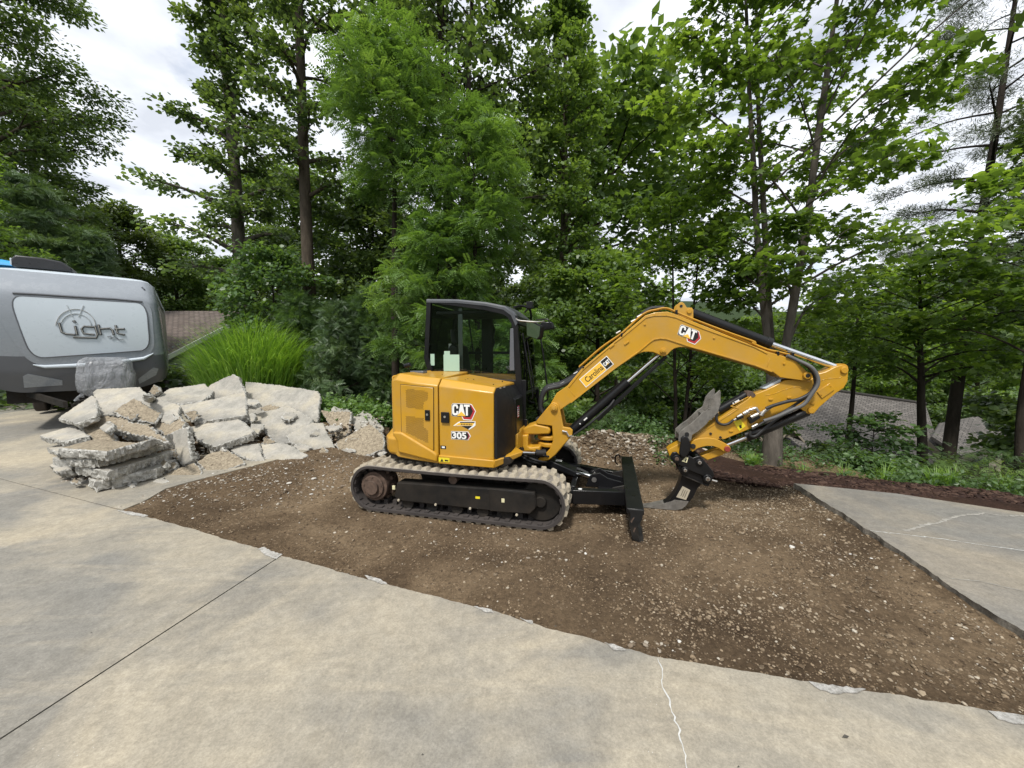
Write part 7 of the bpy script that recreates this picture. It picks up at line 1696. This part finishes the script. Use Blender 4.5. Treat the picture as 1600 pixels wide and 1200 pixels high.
# ornamental grass
def grassclump(name, base, R, h, n, width, mat, label, cat, seed, spread=.9, droop=.75):
    rg = np.random.default_rng(seed); seg = 7
    a = rg.uniform(0, 6.283, n); r0 = np.sqrt(rg.uniform(0, 1, n))*R*.45; rb = r0*1.; x0 = r0*np.cos(a); y0 = r0*np.sin(a)
    az = a+rg.normal(0, .5, n); L = h*rg.uniform(.65, 1.2, n); tilt = rg.uniform(.05, spread, n)*(.35+.65*r0/(R*.45)); cur = droop*rg.uniform(.5, 1.5, n)
    w = width*rg.uniform(.7, 1.3, n); V = np.zeros((n, seg+1, 2, 3)); px_, py_, pz_ = x0.copy(), y0.copy(), np.zeros(n)
    th = tilt.copy()
    for k in range(seg+1):
        t = k/seg; ww = w*(1-t**2.2)*.5+.0006; sx, sy = -np.sin(az), np.cos(az)
        V[:, k, 0] = np.stack([px_-sx*ww, py_-sy*ww, pz_], -1); V[:, k, 1] = np.stack([px_+sx*ww, py_+sy*ww, pz_], -1)
        ds = L/seg; px_ = px_+np.cos(az)*np.sin(th)*ds; py_ = py_+np.sin(az)*np.sin(th)*ds; pz_ = pz_+np.cos(th)*ds; th = th+cur*2.2*(t**1.5)/seg*2.2
    idx = np.arange(n)[:, None]*(seg+1)*2; F = np.concatenate([np.stack([idx[:, 0]+2*k, idx[:, 0]+2*k+1, idx[:, 0]+2*k+3, idx[:, 0]+2*k+2], -1) for k in range(seg)])
    tn_ = np.repeat(np.clip(rg.normal(.5, .22, n), 0, 1), (seg+1)*2)
    o = link(name, npmesh(name, V.reshape(-1, 3), F, mat, tone=tn_), None, label=label, cat=cat); o.location = base; return o
b = at(398, 9.3); b.z = .12
def maiden(name, base, rx, h, n, width, mat, label, cat, seed):
    rg = np.random.default_rng(seed); seg = 9; a = rg.uniform(0, 6.283, n); q = np.sqrt(rg.uniform(0, 1, n)); r0 = q*rx*.62
    px_, py_, pz_ = r0*np.cos(a), r0*np.sin(a), np.zeros(n); az = a+rg.normal(0, .8, n); L = h*rg.uniform(.45, 1.12, n)*(1.12-.28*q**2); th = .03+.30*q*rg.uniform(.5, 1.2, n); cur = rg.uniform(1.4, 4.2, n)
    w = width*rg.uniform(.7, 1.25, n); V = np.zeros((n, seg+1, 2, 3)); tw = rg.uniform(-.6, .6, n)
    for k in range(seg+1):
        t = k/seg; ww = w*(1-t**3)*.5+.0008; sx, sy = -np.sin(az+tw), np.cos(az+tw)
        V[:, k, 0] = np.stack([px_-sx*ww, py_-sy*ww, pz_], -1); V[:, k, 1] = np.stack([px_+sx*ww, py_+sy*ww, pz_], -1)
        ds = L/seg; px_ = px_+np.cos(az)*np.sin(th)*ds; py_ = py_+np.sin(az)*np.sin(th)*ds; pz_ = pz_+np.cos(th)*ds; th = np.minimum(th+cur*3*(max(0, t-.42))**1.3/seg*2.4, 2.7)
    idx = np.arange(n)*(seg+1)*2; F = np.concatenate([np.stack([idx+2*k, idx+2*k+1, idx+2*k+3, idx+2*k+2], -1) for k in range(seg)])
    tn_ = np.repeat(np.clip(rg.normal(.5, .25, n), 0, 1), (seg+1)*2)
    o = link(name, npmesh(name, V.reshape(-1, 3), F, mat, tone=tn_), None, label=label, cat=cat); o.location = base; return o
maiden('ornamental_grass', b, 1.30, 2.35, 6500, .024, M['lf_grass'], 'big arching clump of bright green ornamental grass behind the slab pile', 'ornamental grass', 1)
# ground cover strips
def cover(name, ptsf, n, size, templ, mat, label, seed, h=.12):
    rg = np.random.default_rng(seed); x, y = ptsf(rg, n); z = terrain_z(x, y)+.07+rg.uniform(0, 1, n)**1.5*h; C = np.stack([x, y, z], -1)
    return leaf_obj(name, C, size, templ, mat, None, seed, .9, None, .1, None, kind='stuff', label=label, cat='ground cover')
def stripR(rg, n):
    t = rg.uniform(0, 1, n); x = 4.3+t*6.5; y = 5.2-.27*(x-3.9)+.50+rg.uniform(0, 1, n)*1.9; return x, y
cover('ground_cover', stripR, 9000, .075, 'oval', LS, 'low leafy weeds along the mulch edge beyond the right slab', 201, .22)
cover('ground_cover', lambda rg, n: (rg.uniform(-7, 4.5, n), 7.5+rg.uniform(0, 1, n)**1.4*3.2), 15000, .09, 'oval', LM, 'low green plants on the slope behind the excavator', 202, .25)
rg_c = np.random.default_rng(9); xc, yc = rg_c.uniform(2.3, 6.2, 6500), 6.0+rg_c.uniform(0, 1, 6500)*2.2; kc = fbm(xc, yc, 91, 1.3) > -.18; xc, yc = xc[kc], yc[kc]
leaf_obj('ground_cover', np.stack([xc, yc, np.where(yc < 7.45, np.where(xc < 5.3, lot_z(xc, yc), terrain_z(xc, yc)+.07), terrain_z(xc, yc)+.07)+.02+rg_c.uniform(0, 1, len(xc))**1.5*.16], -1), .07, 'oval', LS, None, 206, .9, None, .1, None, kind='stuff', label='low green plants around the foot of the pale maple trunk', cat='ground cover')
cover('woodland_undergrowth', lambda rg, n: (rg.uniform(-16, 6.5, n), 10.5+rg.uniform(0, 1, n)*20), 30000, .26, 'oval', LD, 'undergrowth covering the wooded slope', 203, .9)
cover('slope_ground_cover', lambda rg, n: (rg.uniform(6, 26, n), 8+rg.uniform(0, 1, n)*16), 22000, .14, 'oval', LM, 'low green ground cover on the slope around the downhill houses', 205, .2)
cover('bright_lawn', lambda rg, n: (rg.normal(1.2, .5, n), rg.normal(11.5, .9, n)), 4500, .08, 'oval', M['lf_grass'], 'patch of bright green lawn glimpsed under the boom', 204, .08)
for k in range(9):
    p = (4.6+k*.45+.2*math.sin(k*3), 5.72-.26*(k*.45+.6)+.1*math.cos(k*5)); grassclump('grass_tuft', (p[0], p[1]+.25, gz(*p)+.05), .16, .28, 60, .006, M['lf_grass'], ('first','second','third','fourth','fifth','sixth','seventh','eighth','ninth')[k]+' thin grass tuft from the slab corner along the mulch edge', 'grass tuft', 300+k)['group'] = 'grass tufts along the mulch'
b = at(1180, 6.2); grassclump('grass_tuft', (b.x, b.y, .03), .22, .18, 220, .005, M['lf_grass'], 'short grass at the foot of the pale maple trunk', 'grass tuft', 320)
# orange flowers
for (px, py, D, lab) in ((998,691,7.0,'larger orange flower above the rubble heap'),(990,699,6.95,'smaller orange flower lower left of the other one')):
    p = P(px, py, D); fl = empty('orange_flower', (p.x, p.y, p.z), label=lab, cat='flower', group='orange flowers')
    rgf = np.random.default_rng(5); leaf_obj('petals', rgf.normal(0, .018, (26, 3)), .055, 'oval', M['petal'], fl, 3, .6)
    MB().tube([(0,0,0),(.01,.02,-.25),(0,.03,-.5)], .005, 5).build('stem', M['lf_shrub'], fl)
